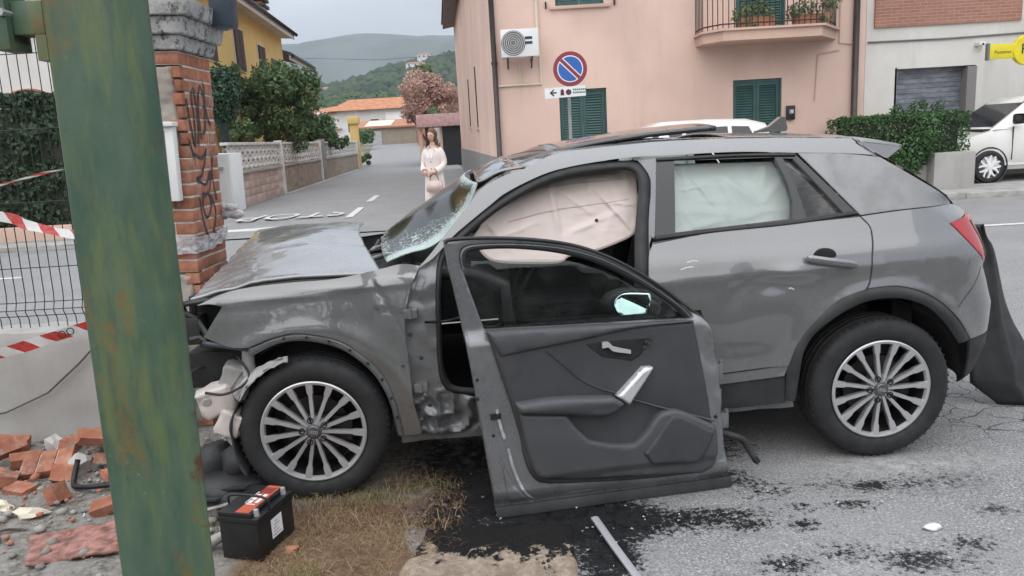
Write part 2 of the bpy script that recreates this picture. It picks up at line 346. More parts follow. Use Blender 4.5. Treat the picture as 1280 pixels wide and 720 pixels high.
def plate(name, segs, fn, m, parent=None, holes=(), step=.03, rim=.004, depth=.014, flip=False, grid=None, kind=None, exact=True):
    """sheet with rounded, turned-in edges: outline in a 2D chart, fn(s, t, off) -> xyz"""
    loops = [outline(segs, step)] + [outline(h, step)[::-1] for h in holes]
    g = grid or step
    lo = loops[0].min(0); hi = loops[0].max(0)
    gx, gy = np.meshgrid(np.arange(lo[0] + g * .37, hi[0], g), np.arange(lo[1] + g * .41, hi[1], g))
    P = np.stack([gx.ravel(), gy.ravel()], 1)
    ring = []
    for L in loops:
        tn = np.roll(L, -1, 0) - np.roll(L, 1, 0); tn /= np.maximum(np.linalg.norm(tn, axis=1), 1e-9)[:, None]
        nr = np.stack([-tn[:, 1], tn[:, 0]], 1)
        ring.append(L + nr * rim * 1.05)
    ring = np.vstack(ring)
    def ok(Q, dmin):
        if not len(Q): return Q
        k = inside(loops[0], Q)
        for L in loops[1:]: k &= ~inside(L, Q)
        d = np.min([edist(L, Q) for L in loops], axis=0)
        return Q[k & (d > dmin)]
    ring = ok(ring, rim * .8); P = ok(P, max(g * .45, rim * 1.6))
    verts = np.vstack(loops + [ring, P]); nb = sum(len(L) for L in loops)
    edges = []; k = 0
    for L in loops:
        n = len(L); edges += [(k + i, k + (i + 1) % n) for i in range(n)]; k += n
    r = geometry.delaunay_2d_cdt([Vector(v) for v in verts], edges, [], 0, 1e-6)
    V = np.array([tuple(v) for v in r[0]]); orig = r[3]
    isb = np.array([any(q < nb for q in o) for o in orig])
    F = np.array([f for f in r[2]])
    cen = V[F].mean(1)
    keep = inside(loops[0], cen)
    for L in loops[1:]: keep &= ~inside(L, cen)
    F = F[keep]
    off = np.where(isb, rim, 0.0)
    X = [fn(v[0], v[1], o) for v, o in zip(V, off)]
    F = [tuple(f) for f in F]
    new = {}
    for i, o in enumerate(orig):
        for q in o: new[q] = i
    k0 = len(X); k = 0; F2 = []
    for L in loops:
        n = len(L); ids = [new[k + i] for i in range(n)]
        for i in ids: X.append(fn(V[i][0], V[i][1], rim + depth))
        for i in range(n):
            a, b = ids[i], ids[(i + 1) % n]
            F2.append((b, a, k0 + i, k0 + (i + 1) % n))
        k0 += n; k += n
    F = F + F2
    if flip: F = [f[::-1] for f in F]
    o = obj(name, X, F, m, parent, smooth=True, kind=kind)
    # exact normals of the chart, so that narrow sheets shade as cleanly as wide ones
    if not exact or SOFT: return o
    NRM = []
    e = 2e-3
    for v in V:
        a = Vector(fn(v[0] + e, v[1], 0.)) - Vector(fn(v[0] - e, v[1], 0.)); b = Vector(fn(v[0], v[1] + e, 0.)) - Vector(fn(v[0], v[1] - e, 0.))
        q = a.cross(b); q = q.normalized() if q.length > 1e-12 else Vector((0, -1, 0))
        NRM.append(-q if flip else q)
    for L in loops: pass
    NRM += [NRM[new[i]] for i in range(nb)]
    o.data.normals_split_custom_set_from_vertices(NRM)
    return o
def strip(name, A, B, fn, m, parent=None, n=60, h=.012, k=5, flip=False):
    """rounded band between two chart paths"""
    A = resample(path(A), n); B = resample(path(B), n); V = []; F = []
    for i in range(n):
        for j in range(k):
            t = j / (k - 1); q = A[i] * (1 - t) + B[i] * t
            V.append(fn(q[0], q[1], h * .6 - h * sin(pi * t) ** .6))
    for i in range(n - 1):
        for j in range(k - 1):
            a = i * k + j; F.append((a, a + 1, a + k + 1, a + k))
    if flip: F = [f[::-1] for f in F]
    return obj(name, V, F, m, parent, smooth=True)
def grid(name, fn, nu, nv, m, parent=None, thick=0.0, smooth=True, kind=None, flip=False):
    V = [fn(i / (nu - 1), j / (nv - 1)) for i in range(nu) for j in range(nv)]
    F = [(i * nv + j, (i + 1) * nv + j, (i + 1) * nv + j + 1, i * nv + j + 1) for i in range(nu - 1) for j in range(nv - 1)]
    if flip: F = [f[::-1] for f in F]
    o = obj(name, V, F, m, parent, smooth=smooth, kind=kind)
    if thick:
        md = o.modifiers.new('solid', 'SOLIDIFY'); md.thickness = thick; md.offset = -1
    return o
def lump(r=1.0, seed=0, sub=2, amp=.25, sc=(1, 1, 1), freq=1.3):
    bm = bmesh.new(); bmesh.ops.create_icosphere(bm, subdivisions=sub, radius=r)
    off = Vector((seed * 3.7, seed * 1.3, seed * 7.1))
    for v in bm.verts:
        d = mnoise.noise(v.co * freq / r + off) * amp + mnoise.noise(v.co * 3 * freq / r + off) * amp * .4
        v.co *= 1 + d; v.co = Vector((v.co.x * sc[0], v.co.y * sc[1], v.co.z * sc[2]))
    bm.verts.index_update()
    V = [tuple(v.co) for v in bm.verts]; F = [[q.index for q in f.verts] for f in bm.faces]; bm.free()
    return V, F
def fastmesh(name, V, F, m, parent=None, kind=None):
    """V (n,3), F (k,4) or (k,3) numpy"""
    me = bpy.data.meshes.new(name); k = F.shape[1]
    me.vertices.add(len(V)); me.vertices.foreach_set('co', np.asarray(V, np.float32).ravel())
    me.loops.add(F.size); me.loops.foreach_set('vertex_index', F.astype(np.int32).ravel())
    me.polygons.add(len(F)); me.polygons.foreach_set('loop_start', np.arange(0, F.size, k, dtype=np.int32))
    me.update(calc_edges=True); me.materials.append(m)
    return link(bpy.data.objects.new(name, me), parent, kind)
def leaves(name, pos, nrm, size, m, parent=None, kind=None, aspect=.55):
    """one small folded leaf (two triangles) at each position"""
    n = len(pos)
    d = nrm + RNG.normal(0, .75, (n, 3)); d /= np.linalg.norm(d, axis=1)[:, None]
    a = np.cross(d, RNG.normal(0, 1, (n, 3))); a /= np.maximum(np.linalg.norm(a, axis=1), 1e-6)[:, None]
    b = np.cross(d, a)
    s = size * RNG.uniform(.6, 1.35, n)[:, None]
    V = np.stack([pos - a * s, pos + b * s * aspect + d * s * .25, pos + a * s, pos - b * s * aspect + d * s * .25], 1).reshape(-1, 3)
    i = np.arange(n)[:, None] * 4
    F = np.vstack([np.hstack([i, i + 1, i + 2]), np.hstack([i, i + 2, i + 3])])
    return fastmesh(name, V, F, m, parent, kind)
def crown_pts(clumps, n):
    """points in the shells of many ellipsoid clumps (x, y, z, r[, flat])"""
    K = np.array([(c[0], c[1], c[2], c[3], c[4] if len(c) > 4 else 1.0) for c in clumps])
    pr = K[:, 3] ** 2; pr /= pr.sum()
    idx = RNG.choice(len(K), n, p=pr); d = RNG.normal(0, 1, (n, 3)); d /= np.linalg.norm(d, axis=1)[:, None]
    r = K[idx, 3] * np.minimum(RNG.uniform(.45, 1.08, n) ** .6 + np.maximum(0, RNG.normal(-.05, .16, n)), 1.45)
    P = K[idx, :3] + d * r[:, None] * np.stack([np.ones(n), np.ones(n), K[idx, 4]], 1)
    return P, d
def text_mesh(body, size, m, name, parent=None, loc=(0, 0, 0), rot=(0, 0, 0), extrude=.001, align='CENTER', sc=(1, 1, 1)):
    cu = bpy.data.curves.new('lettering', 'FONT'); cu.body = body; cu.size = size; cu.extrude = extrude
    cu.align_x = align; cu.align_y = 'CENTER'; cu.resolution_u = 3
    t = bpy.data.objects.new('lettering', cu); C.objects.link(t)
    bpy.context.view_layer.update()
    me = bpy.data.meshes.new_from_object(t.evaluated_get(bpy.context.evaluated_depsgraph_get()))
    bpy.data.objects.remove(t); me.materials.clear(); me.materials.append(m)
    return inst(name, me, parent, loc, rot, sc)
def sstep(a, b, x):
    t = np.clip((np.asarray(x, float) - a) / (b - a), 0, 1); return t * t * (3 - 2 * t)
GY = [0, 13, 20, 46, 60, 80, 110, 160, 300]; GZ = [0, 0, .13, .16, .62, 1.50, 2.3, 3.4, 6.0]
def gz(y): return float(np.interp(y, GY, GZ))
def vnoise(x, y, s, seed=0):
    return np.array([mnoise.noise(Vector((a * s + seed, b * s - seed, seed * .37))) for a, b in zip(np.ravel(x), np.ravel(y))]).reshape(np.shape(x))
# ------------------------------------------------------------------ materials of the setting
def asphalt_mat():
    N = Nodes('worn_asphalt'); P = N.pos()
    grain = N.noise(95, 4, .75, P); ag = N.voro(75, P, 'F1'); mid = N.noise(9, 6, .6, P); big = N.noise(1.1, 5, .55, P)
    base = N.mix(N.ramp(grain, .38, .62), (.085, .085, .088), (.52, .51, .50))
    base = N.mix(N.ramp(ag, .18, .5, .0, .55), base, (.15, .15, .152))
    base = N.mix(N.ramp(N.noise(48, 2, .6, N.map(P, loc=(3, 7, 1))), .64, .72, 0, .6), base, (.55, .54, .52))
    base = N.mix(N.ramp(mid, .3, .7, 0, .3), base, (.16, .158, .156))
    base = N.mix(N.ramp(big, .35, .7, 0, .35), base, (.30, .295, .29))
    # fine cracks (crazed part of the yard)
    wv = N.n('ShaderNodeVectorMath', operation='ADD'); N.l(P, wv.inputs[0])
    nn = N.n('ShaderNodeTexNoise'); N.l(P, nn.inputs['Vector']); nn.inputs['Scale'].default_value = 5
    sc = N.n('ShaderNodeVectorMath', operation='SCALE'); N.l(nn.outputs['Color'], sc.inputs[0]); sc.inputs['Scale'].default_value = .16
    N.l(sc.outputs[0], wv.inputs[1])
    ck = N.voro(5.5, wv.outputs[0], 'DISTANCE_TO_EDGE'); ck2 = N.voro(1.6, wv.outputs[0], 'DISTANCE_TO_EDGE')
    crack = N.math('MULTIPLY', N.ramp(ck, .008, .024, .9, 0), N.ramp(N.math('ADD', N.attr('crack'), N.math('MULTIPLY_ADD', big, .8, -.4)), .3, .6))
    crack2 = N.math('MULTIPLY', N.ramp(ck2, .002, .008, .6, 0), N.ramp(N.noise(.7, 3, .5, P), .56, .64))
    base = N.mix(crack, base, (.035, .034, .033)); base = N.mix(crack2, base, (.05, .05, .05))
    # pale dust, soil, straw-brown earth
    dust = N.math('MULTIPLY', N.attr('dust'), N.ramp(N.noise(14, 6, .7, P), .35, .65))
    base = N.mix(dust, base, (.42, .41, .40))
    soilc = N.mix(N.ramp(N.noise(38, 6, .7, P), .32, .68), (.085, .075, .062), (.27, .25, .22))
    soilc = N.mix(N.ramp(N.noise(7, 5, .6, P), .4, .62, 0, .75), soilc, (.23, .22, .205))
    so = N.ramp(N.math('ADD', N.attr('soil'), N.math('MULTIPLY_ADD', N.noise(6, 6, .65, P), .7, -.35)), .38, .6)
    base = N.mix(so, base, soilc)
    strc = N.mix(N.ramp(N.noise(60, 5, .7, P), .3, .7), (.10, .062, .035), (.22, .15, .09))
    st = N.ramp(N.math('ADD', N.attr('straw'), N.math('MULTIPLY_ADD', N.noise(9, 6, .65, P), .8, -.4)), .4, .65)
    base = N.mix(st, base, strc)
    # oil: soaked patches with a ragged, speckled edge
    oe = N.math('ADD', N.attr('oil'), N.math('MULTIPLY_ADD', N.noise(34, 7, .8, P), 2.5, -1.25))
    oe = N.math('ADD', oe, N.math('MULTIPLY_ADD', N.noise(95, 3, .7, P), 1.0, -.5))
    oil = N.ramp(oe, .40, .62)
    base = N.mix(oil, base, N.mix(N.ramp(grain, .4, .75), (.006, .006, .007), (.02, .02, .021)))
    wet = N.math('MULTIPLY', oil, N.ramp(N.noise(17, 4, .6, P), .42, .62))
    N.p(base=base, rough=N.math('SUBTRACT', N.ramp(grain, .2, .8, .8, .95), N.math('MULTIPLY', wet, .5)), spec=.3)
    b1 = N.bump(N.noise(190, 3, .7, P), .5, .004); b2 = N.bump(N.math('SUBTRACT', N.noise(30, 5, .6, P), N.math('MULTIPLY', crack, .6)), .35, .012, b1)
    N.p(normal=b2)
    return N.m
def plaster(name, base, stain, stain_amt=.5, scale=1.0, rough=.85):
    N = Nodes(name); P = N.pos()
    big = N.noise(.55 * scale, 5, .55, P); str_ = N.noise(1.0, 6, .65, N.map(P, (2.2, 2.2, .25)))
    fine = N.noise(22, 5, .6, P)
    col = N.mix(N.ramp(big, .35, .7), c_(base, .89), c_(base, 1.07))
    col = N.mix(N.ramp(N.noise(2.3 * scale, 7, .7, N.map(P, loc=(5, 2, 9))), .56, .72, 0, stain_amt * .6), col, c_(base, .78))
    col = N.mix(N.ramp(str_, .52, .75, 0, stain_amt), col, stain)
    col = N.mix(N.ramp(fine, .35, .7, 0, .12), col, c_(base, .75))
    N.p(base=col, rough=rough, spec=.25, normal=N.bump(N.noise(70, 5, .6, P), .2, .006))
    return N.m
def leafmat(name, a, b, c=None, rough=.55):
    N = Nodes(name)
    col = N.mix(N.island(), a, b)
    if c: col = N.mix(N.ramp(N.noise(1.7, 4, .6, N.pos()), .5, .68, 0, .8), col, c)
    N.p(base=col, rough=rough, spec=.35)
    tr = N.n('ShaderNodeBsdfTranslucent'); N.set(tr.inputs[0], N.mix(.5, col, c_(a, 1.6)))
    ms = N.n('ShaderNodeMixShader'); ms.inputs[0].default_value = .18
    N.l(N.b.outputs[0], ms.inputs[1]); N.l(tr.outputs[0], ms.inputs[2]); N.l(ms.outputs[0], N.out.inputs[0])
    return N.m
M_asph = asphalt_mat()
M_earth = mat('dry_verge_earth', (.16, .15, .10), .95, var=.4, scale=.8, bump=.3)
M_pave = mat('concrete_paving', (.30, .29, .28), .9, var=.2, scale=3, bump=.3)
M_kerb = mat('kerb_stone', (.34, .33, .31), .88, var=.22, scale=5, bump=.3)
def roadpaint():
    N = Nodes('worn_road_paint'); P = N.pos()
    wr = N.ramp(N.math('ADD', N.noise(7, 7, .75, P), N.math('MULTIPLY', N.noise(45, 3, .7, P), .35)), .66, .95)
    N.p(base=N.mix(wr, N.mix(N.noise(30, 4, .6, P), (.50, .49, .47), (.66, .65, .63)), (.20, .198, .195)), rough=.85, spec=.2); return N.m
M_paint = roadpaint()
M_pink = plaster('pink_plaster', (.715, .515, .435), (.56, .41, .35), .55)
M_pinkslab = plaster('pink_slab', (.60, .42, .335), (.42, .32, .27), .5)
M_grayplinth = plaster('grey_plinth', (.27, .26, .26), (.2, .2, .2), .4)
M_white = plaster('white_plaster', (.72, .705, .67), (.54, .53, .50), .6)
M_whiter = plaster('pale_white_plaster', (.72, .70, .70), (.6, .58, .56), .3)
M_yellow = plaster('yellow_plaster', (.70, .50, .20), (.62, .42, .16), .4)
M_cream = plaster('cream_plaster', (.66, .60, .48), (.5, .45, .36), .4)
M_greenwood = mat('green_shutter_paint', (.035, .095, .088), .5, var=.15, scale=4, bump=.1)
M_brownwood = mat('brown_shutter_wood', (.06, .032, .028), .6, var=.2, scale=4, bump=.1)
M_terra = mat('terracotta', (.38, .17, .10), .85, var=.2, scale=8, bump=.2)
M_dkmetal = mat('dark_iron', (.035, .03, .03), .5, .6, var=.2)
M_pipe = mat('brown_downpipe', (.055, .04, .038), .45, .2, var=.15)
M_glassdk = mat('dark_pane', (.02, .023, .026), .12, var=.1, bump=0, spec=.6)
M_shutter = None
def shuttermat():
    N = Nodes('grey_roller_steel')
    f = N.noise(3, 6, .65, N.map(N.co(), (1, 1, 3)))
    N.p(base=N.mix(N.ramp(f, .35, .68), (.15, .165, .20), (.30, .315, .35)), rough=.55, metal=.35)
    return N.m
M_shutter = shuttermat()
def bricktex(name, a, b, mortar, sx, sz, proj='xz'):
    N = Nodes(name); s_ = N.sep(N.pos()); v = N.n('ShaderNodeCombineXYZ')
    N.l(s_[0], v.inputs[0]); N.l(s_[2], v.inputs[1])
    t = N.n('ShaderNodeTexBrick'); N.l(v.outputs[0], t.inputs[0]); t.inputs['Scale'].default_value = 1
    N.set(t.inputs['Color1'], a); N.set(t.inputs['Color2'], b); N.set(t.inputs['Mortar'], mortar)
    t.inputs['Brick Width'].default_value = sx; t.inputs['Row Height'].default_value = sz; t.inputs['Mortar Size'].default_value = .007
    col = N.mix(N.ramp(N.noise(1.2, 5, .6, N.pos()), .35, .7, 0, .3), t.outputs['Color'], c_(a, .7))
    N.p(base=col, rough=.9, spec=.2, normal=N.bump(t.outputs['Fac'], -.3, .006))
    return N.m
M_farbrick = bricktex('far_facing_brick', (.42, .21, .15), (.34, .16, .12), (.42, .33, .28), .25, .068)
def rooftile(name, a, b):
    N = Nodes(name); f = N.noise(2.2, 5, .6, N.pos())
    wv = N.n('ShaderNodeTexWave', bands_direction='X'); N.l(N.pos(), wv.inputs[0]); wv.inputs['Scale'].default_value = 1.6
    N.p(base=N.mix(N.ramp(f, .3, .7), a, b), rough=.9, normal=N.bump(wv.outputs['Fac'], .6, .05))
    return N.m
M_tile = rooftile('roof_tiles', (.38, .15, .08), (.52, .24, .13))
M_darktile = rooftile('weathered_roof_tiles', (.10, .095, .09), (.16, .14, .13))
M_concrete = plaster('rough_concrete', (.40, .385, .365), (.27, .25, .23), .6, 3)
M_hedge = leafmat('hedge_leaves', (.022, .042, .022), (.06, .10, .045))
M_hedge2 = leafmat('box_hedge_leaves', (.03, .075, .025), (.09, .17, .06))
M_tree = leafmat('tree_leaves', (.05, .105, .045), (.15, .225, .095), (.21, .25, .10))
M_tree2 = leafmat('shrub_leaves', (.08, .135, .055), (.22, .26, .12), (.17, .12, .075))
M_topi = leafmat('topiary_leaves', (.028, .065, .042), (.07, .125, .075))
M_pinktree = leafmat('rusty_pink_leaves', (.42, .26, .22), (.62, .42, .36), (.24, .20, .09))
M_bark = mat('bark', (.10, .08, .065), .95, var=.35, scale=14, bump=.6, bscale=30, bdist=.01)
M_ivy = mat('dark_green_trunk', (.03, .045, .042), .8, var=.4, scale=12, bump=.5)
def forestmat():
    N = Nodes('forest_canopy'); P = N.pos()
    v = N.n('ShaderNodeTexVoronoi'); N.l(P, v.inputs['Vector']); v.inputs['Scale'].default_value = .11
    r = N.sep(v.outputs['Color'])[0]
    col = N.mix(r, (.022, .045, .022), (.075, .105, .045))
    col = N.mix(N.ramp(N.noise(.02, 5, .6, P), .5, .72, 0, .6), col, (.13, .105, .065))
    col = N.mix(N.ramp(N.noise(.9, 4, .7, P), .35, .7, 0, .6), col, (.03, .05, .03))
    N.p(base=col, rough=.9, spec=.15, normal=N.bump(N.noise(.8, 4, .7, P), .8, 1.2))
    return N.m
M_forest = forestmat()
M_mount = mat('mountain_slope', (.07, .085, .075), .95, var=.4, scale=.006, bump=0)

# ------------------------------------------------------------------ terrain and roads
def sheet(name, xs, ys, dz, m, zf=None):
    xs = np.asarray(xs, float); ys = np.asarray(ys, float)
    X, Y = np.meshgrid(xs, ys); Z = np.interp(Y, GY, GZ) + dz
    if zf is not None: Z = Z + zf(X, Y)
    V = np.stack([X.ravel(), Y.ravel(), Z.ravel()], 1); nx, ny = len(xs), len(ys)
    i, j = np.meshgrid(np.arange(nx - 1), np.arange(ny - 1)); a = (j * nx + i).ravel()
    F = np.stack([a, a + 1, a + nx + 1, a + nx], 1)
    o = fastmesh(name, V, F, m, None, 'structure'); o.data.shade_smooth()
    return o, X, Y
ysall = np.unique(np.r_[np.array([-60, -20, 13.0, 20, 46, 60, 80, 110, 160, 300, 700, 1600, 2600.])])
sheet('ground', np.linspace(-900, 900, 41), ysall, -.03, M_earth)
fx = np.unique(np.r_[np.linspace(-60, -6, 28), np.arange(-6, -3.2, .2), np.arange(-3.2, 3.7, .03), np.arange(3.7, 7, .2), np.linspace(7, 60, 27)].round(4))
fy = np.unique(np.r_[np.linspace(-15, .9, 22), np.arange(.9, 4.6, .03), np.arange(4.6, 6, .1), np.linspace(6, 13.85, 17)].round(4))
def soilmask(X, Y):
    n = vnoise(X, Y, 2.3, 3) * .22 + vnoise(X, Y, 7, 5) * .06
    return (1 - sstep(-.50, -.30, X + n)) * (1 - sstep(4.15, 4.3, Y))
def yardz(X, Y):
    near = (np.abs(X) < 3.8) & (Y < 4.6) & (Y > .9)
    s_ = soilmask(X, Y)
    return np.where(near, s_ * (.012 + .016 * vnoise(X, Y, 6, 1) + .012 * vnoise(X, Y, 17, 2)) + .004 * vnoise(X, Y, 3, 9), 0)
road, RX, RY = sheet('road', fx, fy, 0.0, M_asph, yardz)
def setattr_(o, name, arr):
    a = o.data.attributes.new(name, 'FLOAT', 'POINT'); a.data.foreach_set('value', np.asarray(arr, np.float32).ravel())
soil = soilmask(RX, RY)
setattr_(road, 'soil', soil)
strw = np.exp(-(((RX + .78) / .42) ** 2 + ((RY - 2.75) / .55) ** 2) ** 2) * .9
setattr_(road, 'straw', strw * sstep(.3, .6, soil))
oil = np.zeros_like(RX)
def blot(x, y, rx, ry, k=1.0, p=1.0):
    global oil
    oil = np.maximum(oil, k * np.exp(-(((RX - x) / rx) ** 2 + ((RY - y) / ry) ** 2) ** p))
for b in [(-.02, 3.25, .46, .42, 1.0, 2), (.22, 2.92, .40, .22, .95, 2), (-.22, 3.55, .42, .40, .95, 2), (.30, 2.68, .14, .28, .8, 1.5), (-.30, 3.02, .24, .16, .9, 1.5), (.62, 2.90, .42, .10, .62, 1.3), (.4, 3.6, .8, .3, .75, 2)]: blot(*b)
for (x, y, r, k) in OILS: blot(x, y, r * 2.1, r * 1.2, k * .68)
oil = oil * (1 - .25 * sstep(.55, .9, soil)) + .16 * np.exp(-((RX - 1.0) / 1.2) ** 2 - ((RY - 2.7) / .6) ** 2)
setattr_(road, 'oil', oil)
setattr_(road, 'crack', np.exp(-(((RX - 2.75) / .9) ** 2 + ((RY - 3.9) / .9) ** 2)) * .85)
setattr_(road, 'dust', np.exp(-(((RX - 1.75) / .45) ** 2 + ((RY - 3.28) / .10) ** 2)) * .8 + .25 * np.exp(-(((RX - 1.1) / .5) ** 2 + ((RY - 2.5) / .3) ** 2)))
# side road running away between the garden wall and the pink house
ry = np.unique(np.r_[np.arange(13.85, 20, .5), np.arange(20, 62, 2), np.arange(62, 130, 6)])
V = []
for y in ry:
    t = y - 19.45
    xl = -6.75 - .079 * t if y > 19 else -60 + 0 * t
    xr = -.1 - .09 * (y - 16) + .02 if y > 16 else 60
    if y <= 19: xl = -6.75 - .079 * t if y > 15 else -9.
    xr = min(xr, 1.0) if y > 13.9 else 1.2
    if y > 50: xl -= (y - 50) * .06; xr -= (y - 50) * .10
    V += [(xl, y, gz(y) + .001), (xl * .5 + xr * .5, y, gz(y) + .03), (xr, y, gz(y) + .001)]
F = [(3 * i + k, 3 * i + k + 1, 3 * i + k + 4, 3 * i + k + 3) for i in range(len(ry) - 1) for k in (0, 1)]
obj('side_road', V, F, M_asph, None, smooth=True, kind='structure')
def ribbon(name, pts, wdt, m, dz=.006):
    V = []; F = []
    for i, (x, y) in enumerate(pts):
        a = Vector(pts[max(i - 1, 0)]); b = Vector(pts[min(i + 1, len(pts) - 1)]); t = (b - a).normalized(); n_ = Vector((-t.y, t.x)) * wdt / 2
        for s_ in (1, -1):
            px, py = x + n_.x * s_, y + n_.y * s_; mid = .029 * max(0, 1 - abs(px + 3.3 + .085 * (py - 17)) / 3.2) if py > 13.85 else 0
            V.append((px, py, gz(py) + dz + mid))
    F = [(2 * i, 2 * i + 1, 2 * i + 3, 2 * i + 2) for i in range(len(pts) - 1)]
    return obj(name, V, F, m, None, kind='structure')
ribbon('lane_line', [(-60, 10.75), (-6.9, 10.75)], .13, M_paint)
ribbon('edge_line', [(4.5, 10.55), (30, 10.4)], .14, M_paint)
ribbon('stop_line', [(-6.7, 15.0), (-3.6, 15.2)], .42, M_paint, .010)
for a, b in (((-3.35, 16.2), (-3.44, 18.2)), ((-3.50, 19.6), (-3.62, 21.6))):
    ribbon('centre_dash', [a, b], .16, M_paint, .012)
st = text_mesh('STOP', 1.0, M_paint, 'stop_lettering', None, (-4.75, 17.3, gz(17.3) + .034), (math.atan(.0186), 0, pi + .05), .002, sc=(1.0, 2.1, 1))
st['kind'] = 'structure'
# pavements
def slab(name, x0, y0, x1, y1, z0, z1, m):
    return MB().box(x0, y0, z0, x1, y1, z1, b=.02).build(name, m, sharp=40, kind='structure')
slab('pavement', 1.1, 14.0, 60, 22, -.1, .125, M_pave)
for k in range(30):
    x = 1.1 + k * 1.2
    MB().box(x, 13.86, -.1, x + 1.19, 13.995, .12 + .006 * (k % 3), b=.012).build('kerb', M_kerb, sharp=40, kind='structure')
slab('verge', -60, 15.0, -8.3, 16.4, -.1, .10, M_pave)
MB().prism([(-60, 14.3), (-8.2, 14.3), (-8.0, 14.6), (-8.2, 15.02), (-60, 15.02)], -.1, .06).build('kerb_strip', M_kerb, kind='structure')

# ------------------------------------------------------------------ hills
def hillh(x, y):
    # forested ridge
    base = 60 * math.exp(-((y - 640) / 190) ** 2)
    prof = .80 + .24 * sstep(-180, 10, x) - .5 * sstep(120, 420, x) - .45 * sstep(-180, -420, x) + .10 * sin(x * .021 + 1) + .05 * sin(x * .06)
    return base * float(prof)
hx = np.linspace(-620, 520, 60); hy = np.linspace(330, 980, 40)
HX, HY = np.meshgrid(hx, hy)
HZ = np.vectorize(hillh)(HX, HY) + vnoise(HX, HY, .012, 4) * 5 + 3
edge = sstep(330, 420, HY)
V = np.stack([HX.ravel(), HY.ravel(), (HZ * edge + 5 * (1 - edge)).ravel()], 1)
i, j = np.meshgrid(np.arange(59), np.arange(39)); a = (j * 60 + i).ravel()
h_ = fastmesh('hill', V, np.stack([a, a + 1, a + 61, a + 60], 1), M_forest, None, 'structure'); h_.data.shade_smooth()
protos = [lump(1, s_, 1, .35, (1, 1, .8)) for s_ in range(6)]
VV = []; FF = []; k = 0
n_tr = 5200
tx = RNG.uniform(-330, 190, n_tr); ty = RNG.uniform(345, 700, n_tr)
for x, y in zip(tx, ty):
    pv, pf = protos[RNG.integers(6)]; r = RNG.uniform(3.0, 6.2); z = hillh(x, y) + mnoise.noise(Vector((x * .012 + 4, y * .012 - 4, 4 * .37))) * 5 + 3 + r * .25
    a = RNG.uniform(0, 6.28); ca, sa = cos(a), sin(a); q = np.array(pv) * r
    VV.append(np.stack([q[:, 0] * ca - q[:, 1] * sa + x, q[:, 0] * sa + q[:, 1] * ca + y, q[:, 2] * RNG.uniform(.9, 1.4) + z], 1)); FF.append(np.array(pf) + k); k += len(pv)
fo = fastmesh('forest', np.vstack(VV), np.vstack(FF), M_forest, None, 'stuff'); fo.data.shade_smooth()
tag(fo, 'dark green wooded hillside rising behind the far houses', 'forest', kind='stuff')
mxs = np.linspace(-900, 900, 70); mys = np.linspace(1100, 2500, 30)
MX, MY = np.meshgrid(mxs, mys)
MZ = (222 + 10 * np.sin(MX * .006 + 2.4) + vnoise(MX, MY, .006, 7) * 14) * np.exp(-((MY - 1750) / 420) ** 2) + vnoise(MX, MY, .02, 8) * 4
V = np.stack([MX.ravel(), MY.ravel(), MZ.ravel()], 1)
i, j = np.meshgrid(np.arange(69), np.arange(29)); a = (j * 70 + i).ravel()
mo = fastmesh('mountain', V, np.stack([a, a + 1, a + 71, a + 70], 1), M_mount, None, 'structure'); mo.data.shade_smooth()
def farhouse(name, label, x, y, z, wd, dp, ht, wallm, roofm, rot=0, win=3):
    t = thing(name, label, 'house', (x, y, z), (0, 0, rot))
    MB().box(-wd / 2, -dp / 2, -3, wd / 2, dp / 2, ht).build('wall', wallm, t)
    ov = .5; rh = ht * .28
    v = [(-wd / 2 - ov, -dp / 2 - ov, ht), (wd / 2 + ov, -dp / 2 - ov, ht), (wd / 2 + ov, dp / 2 + ov, ht), (-wd / 2 - ov, dp / 2 + ov, ht), (-wd / 2 + dp * .3, 0, ht + rh), (wd / 2 - dp * .3, 0, ht + rh)]
    obj('roof', v, [(0, 1, 5, 4), (1, 2, 5), (2, 3, 4, 5), (3, 0, 4), (3, 2, 1, 0)], roofm, t)
    for k in range(win):
        xx = -wd / 2 + wd * (k + .5) / win
        MB().box(xx - .5, -dp / 2 - .03, ht * .45, xx + .5, -dp / 2 + .05, ht * .45 + 1.3).build('window', M_glassdk, t)
    return t
def onhill(x, y): return hillh(x, y) + mnoise.noise(Vector((x * .012 + 4, y * .012 - 4, 4 * .37))) * 5 + 3
farhouse('hill_house', 'small white house alone on the left shoulder of the wooded hill', -118, 545, onhill(-118, 545) + 3.2, 8, 6, 3.2, M_white, M_tile)
farhouse('hill_house', 'wide pale house, upper of two near the crest of the wooded hill', -55, 590, onhill(-55, 590) + 4, 10, 8, 4, M_whiter, M_tile)
farhouse('hill_house', 'white house among trees just below the crest of the wooded hill', -57, 545, onhill(-57, 545) + 3.5, 13, 8, 3.5, M_white, M_tile)
farhouse('hill_house', 'pale house high on the hill beside the pink house eaves', -22, 590, onhill(-22, 590) + 4, 8, 8, 5, M_whiter, M_tile)

